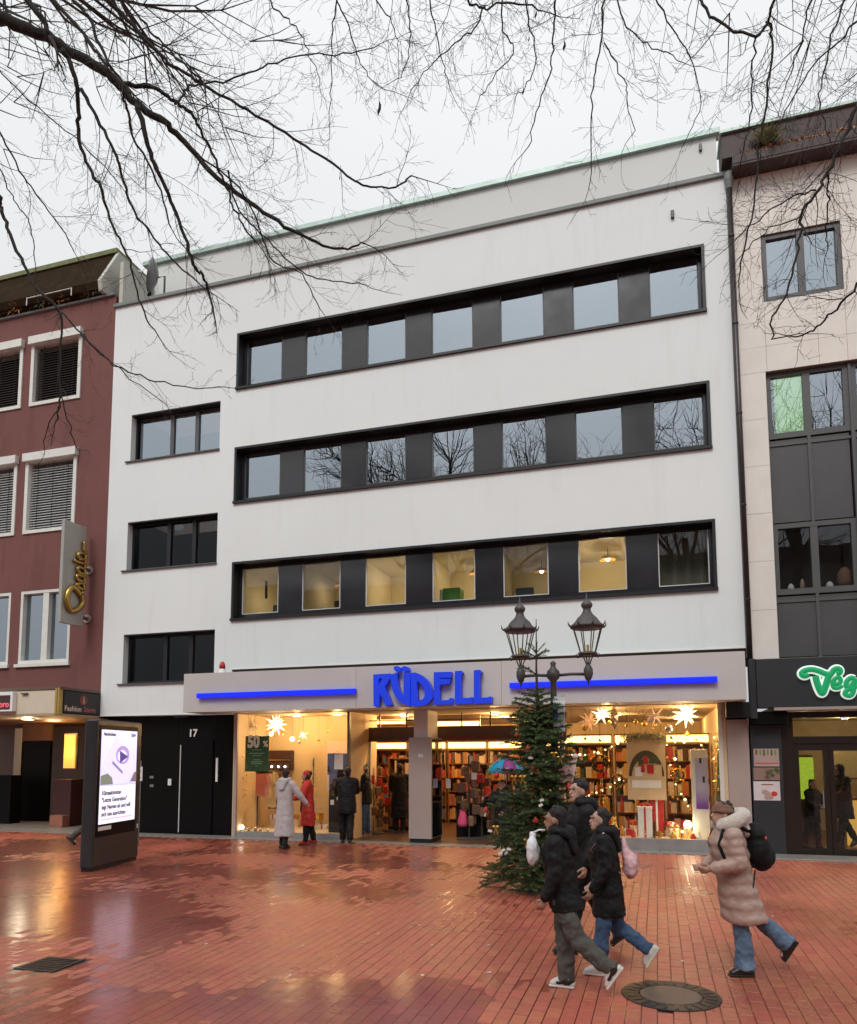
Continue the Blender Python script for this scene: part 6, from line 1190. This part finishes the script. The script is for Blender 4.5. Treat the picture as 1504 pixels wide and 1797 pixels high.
# last dead leaves on the twigs
for k, (px, py, L_) in enumerate(((665, 190, .16), (990, 80, .11), (940, 25, .09), (918, 160, .08), (376, 18, .06), (322, 140, .07), (596, 312, .05), (548, 218, .04), (440, 478, .06), (928, 68, .06))):
    c = F(px, py, -10.4); t = thing('dead_leaf', 'curled dead brown leaf left hanging on the bare twigs', 'leaf', tuple(c), 'dead leaves on the twigs'); mb = MB(); L2 = L_*.5
    mb.add([c+Vector((0, 0, L2)), c+Vector((.25*L2, .1*L2, .5*L2)), c+Vector((-.05*L2, .2*L2, .45*L2)), c+Vector((.30*L2, -.1*L2, -.3*L2)), c+Vector((-.28*L2, .15*L2, -.2*L2)), c+Vector((-.12*L2, 0, -L2)), c+Vector((.05*L2, -.25*L2, -.1*L2))], [(0,1,6),(0,6,2),(1,3,6),(2,6,4),(3,5,6),(4,6,5),(0,2,1),(1,2,4,3),(3,4,5)]); mb.build('blade', pm('dead_leaf', (.035, .02, .012), .9) if k == 0 else bpy.data.materials['dead_leaf'], t); MB().tube([c+Vector((0, 0, L2)), c+Vector((.01, 0, L2+.10))], .002, 4).build('stalk', MT['twig'], t)
# confetti-sized litter and wet leaves on the bricks
for k, (px, py) in enumerate(((25, 1697), (362, 1657), (436, 1653), (531, 1660), (508, 1712), (781, 1571), (664, 1639), (758, 1659), (856, 1659), (741, 1712), (1198, 1687), (1355, 1608), (1370, 1643), (858, 1707))):
    p = G(px, py, .004); t = thing('paper_scrap', 'tiny pale paper scrap lying on the wet bricks', 'litter', tuple(p), 'scraps of litter on the bricks'); a = k*1.3; MB().obox(p+Vector((0, 0, .004)), (.03, .018, .004), Matrix.Rotation(a, 3, 'Z')@Matrix.Rotation(.15, 3, 'X')).build('scrap', MT['paper'], t); MB().obox(p+Vector((.012, .0, .007)), (.012, .014, .003), Matrix.Rotation(a+.6, 3, 'Z')@Matrix.Rotation(.5, 3, 'Y')).build('folded_corner', MT['paper'], t)
# ================================================================== people
def capsule(mb, p0, r0, p1, r1, sq=(1, 1), ref=None, n=14):
    p0, p1 = Vector(p0), Vector(p1); d = p1-p0; L_ = d.length
    if L_ < 1e-5: return mb.ball(p0, r0)
    d.normalize(); pts = []; rs = []
    for k in range(5): q = k*math.pi/8; pts.append(p0-d*r0*math.cos(q)*min(1, max(sq))); rs.append(max(.002, r0*math.sin(q)))
    pts.append(p0.lerp(p1, .35)); rs.append(r0+(r1-r0)*.35); pts.append(p0.lerp(p1, .7)); rs.append(r0+(r1-r0)*.7)
    for k in range(5): q = math.pi/2-k*math.pi/8; pts.append(p1+d*r1*math.cos(q)*min(1, max(sq))); rs.append(max(.002, r1*math.sin(q)))
    return mb.tube(pts, rs, n, True, sq, ref)
def loft(mb, rings, n=28, pleat=0., ph=0., wob=7):
    # rings: (centre, rx, ry, pleat share)
    vs = []; fs = []; k = len(rings)
    for c, rx, ry, pu in rings:
        for j in range(n):
            q = 2*math.pi*j/n; m_ = 1+pleat*pu*(math.cos(wob*q+ph)+.6*math.cos((wob+4)*q+2*ph)); vs.append(Vector(c)+Vector((rx*m_*math.cos(q), ry*m_*math.sin(q), .012*pu*math.sin(3*q+ph))))
    for i in range(k-1):
        for j in range(n): fs.append((i*n+j, i*n+(j+1) % n, (i+1)*n+(j+1) % n, (i+1)*n+j))
    fs.append(tuple(reversed(range(n)))); fs.append(tuple((k-1)*n+j for j in range(n)))
    return mb.add(vs, fs)
_tx = bpy.data.textures.new('cloth_folds', 'CLOUDS'); _tx.noise_scale = .075; _tx.noise_depth = 2
def blob(mb, name, mat, parent, vox=.014, sm=4, fold=0.):
    o = mb.build(name, mat, parent, smooth=True); r_ = o.modifiers.new('remesh', 'REMESH'); r_.mode = 'VOXEL'; r_.voxel_size = vox; r_.use_smooth_shade = True
    if sm: s_ = o.modifiers.new('smooth', 'SMOOTH'); s_.factor = .5; s_.iterations = sm
    if fold: d_ = o.modifiers.new('folds', 'DISPLACE'); d_.texture = _tx; d_.strength = fold; d_.texture_coords = 'LOCAL'; d_.mid_level = .5
    return o
def pose(H, lean=.05, legs=((0, 0, 0), (0, 0, 0)), arms=((0, .12, .2), (0, .12, .2)), head=(0, 0), sway=0.):
    # legs: (swing, knee, footpitch) for left, right; arms: (swing, abduction, elbow)
    J = {}; hip = Vector((0, 0, .51*H)); J['pelvis'] = hip
    T_ = Matrix.Rotation(-lean, 3, 'X')
    up = lambda x, y, z: hip+T_@Vector((x*H, y*H, z*H))
    J['waist'] = up(0, .0, .10); J['chest'] = up(0, .008, .24); J['neck'] = up(0, -.005, .335); J['head'] = up(0, .012, .425)
    for i, s_ in enumerate((-1, 1)):
        k = 'LR'[i]; J['sh'+k] = up(s_*.112, -.004, .305); a, b, fp = legs[i]
        h_ = hip+Vector((s_*.052*H, 0, -.01*H)); J['hip'+k] = h_; kn = h_+Vector((0, math.sin(a), -math.cos(a)))*.235*H; an = kn+Vector((0, math.sin(a-b), -math.cos(a-b)))*.235*H
        J['kn'+k] = kn; J['an'+k] = an; J['fd'+k] = Vector((0, math.cos(fp), math.sin(fp)))
        sw, ab, eb = arms[i]; ud = Vector((s_*math.sin(ab), math.sin(sw)*math.cos(ab), -math.cos(sw)*math.cos(ab))); el = J['sh'+k]+ud*.165*H; J['el'+k] = el
        fd = Vector((s_*math.sin(ab)*(.7 if eb < .8 else -.9), math.sin(sw+eb), -math.cos(sw+eb))).normalized(); J['wr'+k] = el+fd*.145*H; J['hd'+k] = fd
    low = min((J['an'+k]+J['fd'+k]*.09*H-Vector((0, 0, .030*H))).z if J['fd'+k].z < 0 else (J['an'+k]).z-.047*H for k in 'LR')
    for k in list(J):
        if not k.startswith(('fd', 'hd')): J[k] = J[k]-Vector((0, 0, low))
    J['H'] = H; J['hrot'] = head; return J
def person(label, at, face, J, group=None, skin='skin', trousers='blackcloth', coat='blackcloth', hem=.40, coat_r=1., shoes='shoe', sole='shoe', hair='hair', hairlong=0, puffer=False, hood=None, hat=None, flare=0., cflare=0., tw=1., sleeves=1., fold=.030, extra=None, hands=True):
    H = J['H']; s = H/1.7; d = Vector(face); th = math.atan2(-d.x, d.y); at = Vector((at[0], at[1], at[2] if len(at) > 2 else 0.0))
    X_ = Matrix.Translation(at)@Matrix.Rotation(th, 4, 'Z'); t = thing('person', label, 'person', tuple(at), group); mk = lambda: MB(X_)
    hy, hp = J['hrot']; HM = (Matrix.Rotation(hy, 4, 'Z')@Matrix.Rotation(-hp, 4, 'X')); hc = J['head']
    hd = lambda x, y, z: hc+HM.to_3x3()@Vector((x*s, y*s, z*s))
    # --- body
    b = mk(); HR = HM.to_3x3()
    b.ball(hc+HR@Vector((0, -.012*s, .018*s)), (.074*s, .093*s, .098*s), 18, 12, HR); capsule(b, hd(0, .03, -.045), .055*s, hd(0, .045, -.075), .042*s)
    capsule(b, hd(0, .078, .008), .010*s, hd(0, .098, -.022), .016*s, n=10); capsule(b, hd(-.03, .085, .034), .012*s, hd(.03, .085, .034), .012*s, n=8)
    for q in (-1, 1): b.ball(hd(q*.076, -.012, -.005), (.012*s, .022*s, .034*s), 8, 6, HR)
    b.ball(hd(0, .083, -.052), (.024*s, .014*s, .011*s), 8, 6, HR)
    capsule(b, J['neck']-Vector((0, 0, .02*s)), .054*s, hd(0, -.01, -.05), .050*s)
    capsule(b, J['pelvis'], .115*s, J['chest'], .135*s, (.72, 1.), (0, 1, 0)); capsule(b, J['shL'], .055*s, J['shR'], .055*s)
    for k in 'LR':
        capsule(b, J['sh'+k], .045*s, J['el'+k], .037*s); capsule(b, J['el'+k], .037*s, J['wr'+k], .027*s)
        capsule(b, J['hip'+k], .08*s, J['kn'+k], .052*s); capsule(b, J['kn'+k], .052*s, J['an'+k], .036*s); capsule(b, J['an'+k], .036*s, J['an'+k]+J['fd'+k]*.10*s-Vector((0, 0, .03*s)), .03*s)
        f_ = J['hd'+k]; w = J['wr'+k]; sd = -1 if k == 'L' else 1; cu = Vector((-sd*.75, .5, .2)); cu = (cu-f_*cu.dot(f_)).normalized(); ac = f_.cross(cu)
        capsule(b, w, .028*s, w+f_*.075*s, .036*s, (.5, 1.), cu)
        for j, L_ in enumerate((.070, .078, .072, .056)):
            p0 = w+f_*.095*s+ac*(j-1.5)*.021*s; p1 = p0+(f_*.85+cu*.5).normalized()*L_*.5*s; p2 = p1+(f_*.35+cu*.95).normalized()*L_*.5*s; capsule(b, p0, .0105*s, p1, .0098*s, n=8); capsule(b, p1, .0098*s, p2, .0088*s, n=8)
        q0 = w+f_*.035*s-ac*.030*s; q1 = q0+(f_*.6-ac*.55+cu*.4).normalized()*.045*s; capsule(b, q0, .013*s, q1, .0115*s, n=8); capsule(b, q1, .0115*s, q1+(f_*.75+cu*.6).normalized()*.032*s, .0095*s, n=8)
    blob(b, 'body', MT[skin], t, .0085*s, 2)
    for q in (-1, 1): mk().ball(hd(q*.031, .076, .020), (.0095*s, .008*s, .006*s), 8, 6).build('eye', MT['eye'], t, smooth=True); capsule(mk(), hd(q*.017, .092, .043), .0032*s, hd(q*.047, .080, .045), .0028*s, n=6).build('eyebrow', MT[hair], t, smooth=True)
    capsule(mk(), hd(-.019, .094, -.053), .0055*s, hd(.019, .094, -.053), .0055*s, n=6).build('mouth', MT['lip'], t, smooth=True)
    # --- hair
    if hair:
        h = mk(); h.ball(hc+HR@Vector((0, -.034*s, .052*s)), (.082*s, .092*s, .080*s), 18, 12, HR); capsule(h, hd(0, -.06, .03), .068*s, hd(0, -.062, -.045), .052*s, (.8, 1.1), (0, 1, 0))
        g3 = random.Random(int(at.x*91)); 
        for k in range(26): a = g3.uniform(0, 6.28); zz = g3.uniform(.06, .135); rr = .082*math.sqrt(max(.05, 1-((zz-.052)/.088)**2)); h.ball(hd(rr*math.cos(a), rr*math.sin(a)*1.08-.034, zz), g3.uniform(.012, .022)*s, 6, 5)
        if hairlong: capsule(h, hd(0, -.075, .0), .062*s, hd(0, -.085, -hairlong), .05*s, (.6, 1.2), (0, 1, 0)); [capsule(h, hd(q*.07, -.03, .02), .03*s, hd(q*.075, -.02, -hairlong*.8), .022*s) for q in (-1, 1)]
        blob(h, 'hair', MT[hair], t, .012*s, 2)
    # --- trousers and shoes
    if trousers:
        p = mk(); capsule(p, J['pelvis']+Vector((0, 0, .03*s)), .122*s, J['pelvis']-Vector((0, 0, .04*s)), .115*s, (.85, 1.05), (0, 1, 0))
        for k in 'LR':
            capsule(p, J['hip'+k], .096*s*tw, J['kn'+k], .078*s*tw); q0, q1 = J['kn'+k], J['an'+k]+(J['an'+k]-J['kn'+k]).normalized()*.005*s; p.tube([q0, q0.lerp(q1, .5)+Vector((0, -.008*s, 0)), q0.lerp(q1, .85), q1], [.078*s*tw, (.072+flare*.3)*s*tw, (.066+flare*.8)*s*tw, (.066+flare)*s*tw], 14)
        blob(p, 'trousers', MT[trousers], t, .013*s, 2, max(.04, fold*1.3))
    for k in 'LR':
        f_ = J['fd'+k]; an = J['an'+k]; dn = Vector((0, f_.z, -f_.y)) if True else None; q = mk(); toe = an+f_*.128*s+dn*.045*s; heel = an-f_*.055*s+dn*.038*s
        capsule(q, heel, .036*s, toe, .034*s, (1., 1.25), dn); capsule(q, an-dn*.02*s, .046*s, an+dn*.03*s+f_*.03*s, .05*s); capsule(q, an+f_*.02*s, .045*s, an+f_*.10*s+dn*.03*s, .036*s, (1, 1.2), dn)
        o = blob(q, 'shoe', MT[shoes], t, .010*s, 2)
        z_ = mk(); c0 = an+f_*.042*s+dn*.066*s; M3 = Matrix((Vector((1, 0, 0)), f_, -dn)).transposed(); z_.obox(c0, (.084*s, .25*s, .024*s), M3); z_.build('sole', MT[sole], o, bevel=.009)
    # --- coat
    if coat:
        c = mk(); fw = (0, 1, 0); bz = J['pelvis'].z; hz = hem*H; ch = J['chest']; wa = J['waist']; R_ = coat_r
        pe, ne = J['pelvis'], J['neck']; hc_ = Vector((pe.x, pe.y*.35+(J['knL'].y+J['knR'].y)/2*.65 if hz < bz-.12*s else pe.y, hz)); ph = at.x*5
        sh_c = (J['shL']+J['shR'])/2; fl = 1+.22*max(0, bz-hz)+cflare
        base = [(hc_, .185*fl, .152*fl, 1.), (hc_.lerp(pe, .5), .183*(1+fl)/2, .150*(1+fl)/2, .7), (pe+Vector((0, 0, .02*s)), .180, .146, .35), (wa, .172, .140, .2), (wa.lerp(ch, .5), .182, .146, .15), (ch+Vector((0, 0, .02*s)), .192, .148, .1), (sh_c+Vector((0, 0, .015*s)), .165, .118, 0.), (sh_c+Vector((0, 0, .06*s)), .115, .095, 0.), (ne+Vector((0, .005*s, .03*s)), .082, .084, 0.)]
        if puffer:
            rr_ = []; m_ = 44
            for i in range(m_+1):
                u = i/m_*(len(base)-1); a0 = min(len(base)-2, int(u)); v = u-a0; A0, B0 = base[a0], base[a0+1]; cc0 = A0[0].lerp(B0[0], v); q_ = 1.0+.075*abs(math.sin((cc0.z-hz)/(.125*s)*math.pi))-.03
                rr_.append((cc0, (A0[1]+(B0[1]-A0[1])*v)*s*R_*q_*1.04, (A0[2]+(B0[2]-A0[2])*v)*s*R_*q_*1.10, .4*(1-i/m_)))
            loft(c, rr_, 32, .03, ph, 5)
        else: loft(c, [(a0, x0*s*R_, y0*s*R_, u0) for a0, x0, y0, u0 in base], 30, .035, ph)
        for k in 'LR': capsule(c, ne+Vector((0, -.01*s, -.005*s)), .072*s, J['sh'+k]+Vector((0, 0, .0)), .080*s)
        for k in 'LR':
            a_, e_, w_ = J['sh'+k], J['el'+k], J['wr'+k]
            if puffer:
                for i in range(4): c.ball(a_.lerp(e_, i/3.4), (.094*s, .094*s, .088*s), 12, 8)
                for i in range(4): c.ball(e_.lerp(w_, i/3.5), (.086-.006*i)*s, 12, 8)
                capsule(c, a_, .078*s, e_, .074*s); capsule(c, e_, .074*s, w_, .05*s)
            else: capsule(c, a_, .084*s*sleeves, e_, .072*s*sleeves); capsule(c, e_, .072*s*sleeves, w_-J['hd'+k]*.01*s, .056*s*sleeves)
        c.lathe([(.088*s, -.05*s), (.088*s, .0), (.084*s, .055*s), (.07*s, .06*s)], J['neck'], 14)
        blob(c, 'coat', MT[coat], t, .015*s, 2 if puffer else 4, fold)
    if hood == 'down':
        h = mk(); n_ = J['neck']
        for k in range(13): a0 = -2.2+k*4.4/12; h.ball(n_+Vector((.105*s*math.sin(a0), -.025*s-.095*s*math.cos(a0), (.045-.012*math.cos(a0))*s)), .058*s, 10, 8)
        capsule(h, n_+Vector((0, -.11*s, .03*s)), .075*s, n_+Vector((0, -.155*s, -.14*s)), .05*s, (.75, 1.8), (0, 1, 0)); blob(h, 'hood', MT[coat], t, .014*s, 3, fold)
    elif hood == 'fur':
        h = mk(); n_ = J['neck']
        for k in range(15): a = -2.5+k*5.0/14; h.ball(n_+Vector((.135*s*math.sin(a), -.045*s-.12*s*math.cos(a), (.085+.06*math.cos(a))*s)), .080*s, 10, 8)
        capsule(h, n_+Vector((0, -.12*s, .10*s)), .09*s, n_+Vector((0, -.19*s, -.03*s)), .07*s, (.8, 1.5), (0, 1, 0))
        blob(h, 'hood', MT['fur'], t, .014*s, 1, .012)
    elif hood == 'up':
        h = mk(); h.ball(hc+HR@Vector((0, -.03*s, .03*s)), (.105*s, .105*s, .12*s), 18, 12, HR); capsule(h, J['neck'], .09*s, hd(0, -.04, -.04), .09*s); blob(h, 'hood', MT[coat], t, .014*s, 3, .008)
    if hat:
        h = mk(); h.ball(hc+HR@Vector((0, -.020*s, .050*s)), (.092*s, .104*s, .088*s), 18, 12, HR)
        if hat == 'cap': [h.ball(hd(.088*math.cos(a), .102*math.sin(a)-.020, .035), .020*s, 8, 6) for a in [k*.3142 for k in range(20)]]
        o = blob(h, 'hat', MT['browncap'] if hat == 'cap' else MT['redcap'] if hat == 'red' else MT['sneaker'], t, .011*s, 2)
    return t, X_, s
def rod(X_, pts, rad, name, mat, parent, n=8, sq=(1, 1)): return MB(X_).tube(pts, rad, n, True, sq).build(name, mat, parent, smooth=True)
# --- child in dusty pink padded coat, striding, with a black backpack
p0 = G(1296, 1716); J = pose(1.52, .14, ((-.02, .04, -.0), (-.60, .24, -.95)), ((-.10, .16, 1.45), (-.18, .16, 1.45)), (.1, -.05))
t, X_, s = person('person in dusty pink padded coat and brown knit cap striding past the manhole', (p0.x+.02, p0.y+.13), (-.97, -.24), J, trousers='denim', coat='pinkcoat', hem=.31, shoes='shoe', hair='hair', coat_r=1.12, cflare=.10, puffer=True, hood='fur', hat='cap', flare=.030, tw=1.05, fold=.024)
bp = thing('backpack', 'black backpack with orange zip pulls worn over the dusty pink coat', 'backpack', tuple(X_@Vector((0, -.3, .75))))
q = MB(X_); ck = J['chest']; c0 = ck+Vector((0, -.275*s, -.02*s)); q.ball(c0+Vector((0, -.01, .13*s)), (.15*s, .105*s, .12*s), 16, 10); q.ball(c0+Vector((0, -.03*s, -.02*s)), (.165*s, .13*s, .20*s), 16, 10); q.ball(c0+Vector((0, -.065*s, -.10*s)), (.15*s, .12*s, .15*s), 14, 8)
blob(q, 'pack', MT['blackcloth'], bp, .014, 3, .012); q = MB(X_); q.ball(c0+Vector((0, -.14*s, -.09*s)), (.11*s, .06*s, .11*s), 14, 8); blob(q, 'pocket', MT['blackcloth'], bp, .012, 2, .008)
for sd in (-1, 1):
    a_ = J['shL' if sd < 0 else 'shR']; rod(X_, [c0+Vector((sd*.09*s, .06*s, .16*s)), a_+Vector((-sd*.05*s, -.03*s, .105*s)), a_+Vector((-sd*.045*s, .085*s, .05*s)), a_+Vector((-sd*.035*s, .135*s, -.10*s)), a_+Vector((sd*.01*s, .09*s, -.26*s)), c0+Vector((sd*.11*s, .05*s, -.18*s))], .022*s, 'strap', MT['blackcloth'], bp, 8, (1, .4))
    MB(X_).ball(c0+Vector((sd*.13*s, -.07*s, .10*s)), (.012*s, .012*s, .02*s), 8, 6).build('zip_pull', pm('orange_pull', (.65, .09, .04), .5), bp, smooth=True)
rod(X_, [c0+Vector((.13*s, .0, -.22*s)), c0+Vector((.15*s, .02*s, -.42*s)), c0+Vector((.16*s, .0, -.62*s))], .008*s, 'hanging_strap', MT['blackcloth'], bp, 6); rod(X_, [c0+Vector((-.13*s, .05*s, -.22*s)), c0+Vector((-.19*s, .12*s, -.50*s)), c0+Vector((-.18*s, .0, -.75*s))], .008*s, 'hanging_strap', MT['blackcloth'], bp, 6)
# --- boy in black hooded jacket
p0 = G(993, 1742); J = pose(1.50, .06, ((-.40, .50, -.95), (.02, .04, 0)), ((-.05, .16, .45), (-.10, .18, .75)), (.0, .05))
t, X_, s = person('boy in black hooded jacket and grey trousers striding left of the manhole', (p0.x-.02, p0.y+.06), (-1, .10), J, trousers='greytrouser', coat='blackcloth', hem=.45, shoes='sneaker', sole='sole', coat_r=1.10, hood='down', tw=1.14, skin='skind', fold=.034)
for k in 'LR':
    f_ = J['fd'+k]; dn = Vector((0, f_.z, -f_.y)); q = MB(X_); capsule(q, J['an'+k]-f_*.03*s+dn*.01*s, .053*s, J['an'+k]+f_*.075*s+dn*.028*s, .043*s, (1, 1.1), dn); q.build('shoe_panel', MT['shoe'], t, smooth=True)
c0 = J['chest']+Vector((-.10*s, .225*s, .02*s)); w_ = thing('white_bag', 'crumpled white bag held against the chest of the boy in grey trousers', 'bag', tuple(X_@c0)); q = MB(X_); q.ball(c0, (.085*s, .065*s, .15*s), 14, 10); q.ball(c0+Vector((.02*s, .0, .14*s)), (.05*s, .04*s, .05*s), 10, 8); blob(q, 'sack', MT['whitebag'], w_, .013, 1, .035); rod(X_, [c0+Vector((0, 0, .17*s)), c0+Vector((.02*s, -.06*s, .20*s)), c0+Vector((.03*s, -.12*s, .20*s))], .008, 'cord', MT['whitebag'], w_, 6)
# --- girl with pink drawstring bag
p0 = G(1048, 1716); J = pose(1.46, .07, ((.16, .06, .05), (-.22, .72, -1.0)), ((-.05, .16, .6), (-.1, .16, .7)), (.35, -.12))
t, X_, s = person('girl with dark hair in black coat and blue jeans beside the boy', (p0.x+.10, p0.y+.16), (-1, -.06), J, trousers='denimdark', coat='blackcloth', hem=.36, shoes='sneaker', sole='sole', coat_r=1.10, hairlong=.30, hood='down', tw=1.06, fold=.034)
c0 = J['chest']+Vector((.06*s, -.27*s, -.10*s)); w_ = thing('drawstring_bag', 'pale pink drawstring bag on the back of the girl in jeans', 'bag', tuple(X_@c0)); q = MB(X_); q.ball(c0+Vector((0, -.02*s, -.06*s)), (.15*s, .085*s, .15*s), 16, 10); capsule(q, c0, .10*s, c0+Vector((0, .05*s, .20*s)), .035*s, (.7, 1.2), (0, 1, 0)); blob(q, 'sack', MT['pinkbag'], w_, .013, 1, .040)
for sd in (-1, 1): rod(X_, [c0+Vector((0, .05*s, .22*s)), J['shL' if sd < 0 else 'shR']+Vector((-sd*.03*s, .0, .085*s)), J['shL' if sd < 0 else 'shR']+Vector((-sd*.02*s, .14*s, -.10*s)), c0+Vector((sd*.13*s, .08*s, -.14*s))], .008*s, 'cord', MT['pinkbag'], w_, 6)
# --- tall youth behind them
p0 = G(1020, 1668); J = pose(1.72, .05, ((.30, .10, .1), (-.35, .35, -.6)), ((-.15, .14, .5), (.0, .14, .5)), (.45, -.12))
person('tall youth in black coat behind the boy and the girl', (p0.x+.05, p0.y), (-.92, -.4), J, trousers='blackcloth', coat='blackcloth', hem=.40, coat_r=1.1, skin='skin', hood='down')
# --- woman in pale grey long coat, seen from behind
p0 = G(497, 1489); J = pose(1.66, .03, ((.05, .05, 0), (-.10, .08, 0)), ((.1, .10, .3), (.35, .50, .30)), (.15, -.1))
t, X_, s = person('woman in long pale grey hooded coat facing the show window', (p0.x, p0.y+.06), (.22, 1), J, trousers='blackcloth', coat='greycoat', hem=.155, coat_r=1.08, shoes='shoe', hood='down', cflare=.10, fold=.022)
for k in 'LR': capsule(MB(X_), J['an'+k], .060*s, J['an'+k].lerp(J['kn'+k], .55), .066*s).build('boot_shaft', MT['shoe'], t, smooth=True)
# --- person in red coat and cap
p0 = G(534, 1482); J = pose(1.63, .04, ((.10, .10, 0), (-.12, .12, 0)), ((.35, .15, .9), (.3, .15, 1.0)), (-.1, -.2))
t, X_, s = person('person in red coat and red cap beside the woman in pale grey', (p0.x+.06, p0.y+.04), (-.85, -.35), J, trousers='blackcloth', coat='redcoat', hem=.26, shoes='redcap', hat='red', skin='skind', coat_r=1.0, hairlong=.12, cflare=.05)
q = MB(X_); capsule(q, J['neck']+Vector((0, .09*s, -.02*s)), .06*s, J['pelvis']+Vector((0, .155*s, -.10*s)), .05*s, (1, .6), (1, 0, 0)); blob(q, 'scarf', MT['blackcloth'], t, .013, 2, .01)
# --- man in black at the sale rack
p0 = G(604, 1479); J = pose(1.70, .10, ((.12, .10, 0), (-.18, .12, 0)), ((.5, .18, .7), (.55, .15, .9)), (.2, -.25))
person('stout man in black coat at the sale rack in the shop entrance', (p0.x+.05, p0.y+.02), (-.35, .95), J, trousers='blackcloth', coat='blackcloth', hem=.40, coat_r=1.22, tw=1.15)
# --- person in dark jacket with pale sleeves behind him
p0 = G(641, 1468); J = pose(1.76, .04, ((.10, .06, 0), (-.05, .05, 0)), ((.3, .1, 1.3), (.3, .1, 1.35)), (.2, -.1))
person('person with white cap and jeans standing behind the man in black', (p0.x, p0.y), (-.95, -.3), J, trousers='denimdark', coat='blackcloth', hem=.46, shoes='tanshoe', sole='sole', hat='white', skin='skin', coat_r=1.05)
# --- dark customer inside, beside the column
p0 = F(700, 1400, 1.9); J = pose(1.74, .03, ((.05, .05, 0), (-.05, .05, 0)), ((.3, .12, .9), (.3, .12, .9)), (.2, -.2))
person('customer in long dark coat inside the shop behind the entrance column', (p0.x+.02, 1.9, .012), (-.3, 1), J, trousers='blackcloth', coat='blackcloth', hem=.22, coat_r=1.1, skin='skind')
# --- passer-by half hidden behind the kiosk
p0 = G(150, 1496); J = pose(1.72, .08, ((.35, .1, .1), (-.62, .35, -.7)), ((.3, .1, .3), (-.3, .1, .3)), (0, 0))
person('passer-by in dark clothes mostly hidden behind the information kiosk', (p0.x+.10, p0.y+.25), (1, .12), J, trousers='greytrouser', coat='blackcloth', hem=.44, skin='skin')
# --- two dark figures behind the cafe doors
p0 = F(1478, 1400, 1.5); J = pose(1.74, .05, ((.25, .1, 0), (-.3, .25, -.4)), ((.4, .15, .8), (.3, .15, .8)), (.3, -.1))
person('adult in black hooded coat behind the glass café doors', (p0.x, 1.5, .02), (-.9, -.4), J, trousers='blackcloth', coat='blackcloth', hem=.36, coat_r=1.2, skin='skind', hood='up')
p0 = F(1424, 1400, 1.1); J = pose(1.42, .05, ((.15, .1, 0), (-.2, .15, 0)), ((.5, .15, .8), (.4, .15, .8)), (-.5, -.1))
person('child in black coat behind the glass café doors', (p0.x, 1.1, .02), (.7, -.7), J, trousers='blackcloth', coat='blackcloth', hem=.38, coat_r=1.1, skin='skin', hairlong=.15)
# --- person under the colourful umbrella
uy = -2.3; p0 = F(884, 1400, uy); J = pose(1.50, .06, ((.12, .08, 0), (-.15, .12, 0)), ((.5, .15, .6), (.75, .10, 1.2)), (.2, -.3))
t, X_, s = person('person in black coat under the colourful umbrella behind the fir', (p0.x, uy), (-.4, -.9), J, trousers='blackcloth', coat='blackcloth', hem=.36, coat_r=1.25, skin='skind', hood='down')
hz = F(888, 1357, uy).z; tz = F(888, 1331, uy).z; hd_ = X_@(J['wrR']+J['hdR']*.08); ux = F(889, 1345, uy).x
um = thing('umbrella', 'small open blue green and violet umbrella behind the fir tree', 'umbrella', (ux, uy, hz)); cols_ = [(.0, .22, .33), (.02, .30, .28), (.16, .05, .28), (.0, .16, .40), (.03, .26, .14), (.0, .24, .42), (.22, .03, .16), (.02, .18, .30)]
R_ = .40
for k in range(8):
    a = k*math.pi/4; b = a+math.pi/4; mb = MB(); vs_ = []
    for i in range(6):
        u = i/5; rr = R_*math.sin(u*1.35)/math.sin(1.35); zz = hz+(tz-hz)*(math.cos(u*1.45)-math.cos(1.45))/(1-math.cos(1.45)); mid = (a+b)/2; sag = .06*u
        vs_ += [(ux+rr*math.cos(a), uy+rr*math.sin(a), zz), (ux+rr*math.cos(mid)*(.94 if i else 1), uy+rr*math.sin(mid)*(.94 if i else 1), zz+sag*.3*u), (ux+rr*math.cos(b), uy+rr*math.sin(b), zz)]
    fs_ = [(i*3+j, i*3+3+j, i*3+4+j, i*3+1+j) for i in range(5) for j in (0, 1)]; mb.add(vs_, fs_); g_o = mb.build('panel', pm('umbrella_cloth', cols_[k], .45, var=.5, scale=6), um, smooth=True); sdm = g_o.modifiers.new('thick', 'SOLIDIFY'); sdm.thickness = .003
    MB().tube([Vector(v) for v in vs_[::3]], .004, 5).build('rib', MT['iron'], um)
hx = Vector((ux, uy, 0)); MB().tube([(ux, uy, tz+.05), (ux, uy, hz-.1), tuple(hd_)], .008, 6).build('shaft', MT['iron'], um); MB().tube([hd_+Vector((0, 0, .05)), hd_-Vector((0, 0, .07))], .014, 8).build('handle', MT['brown'], um)
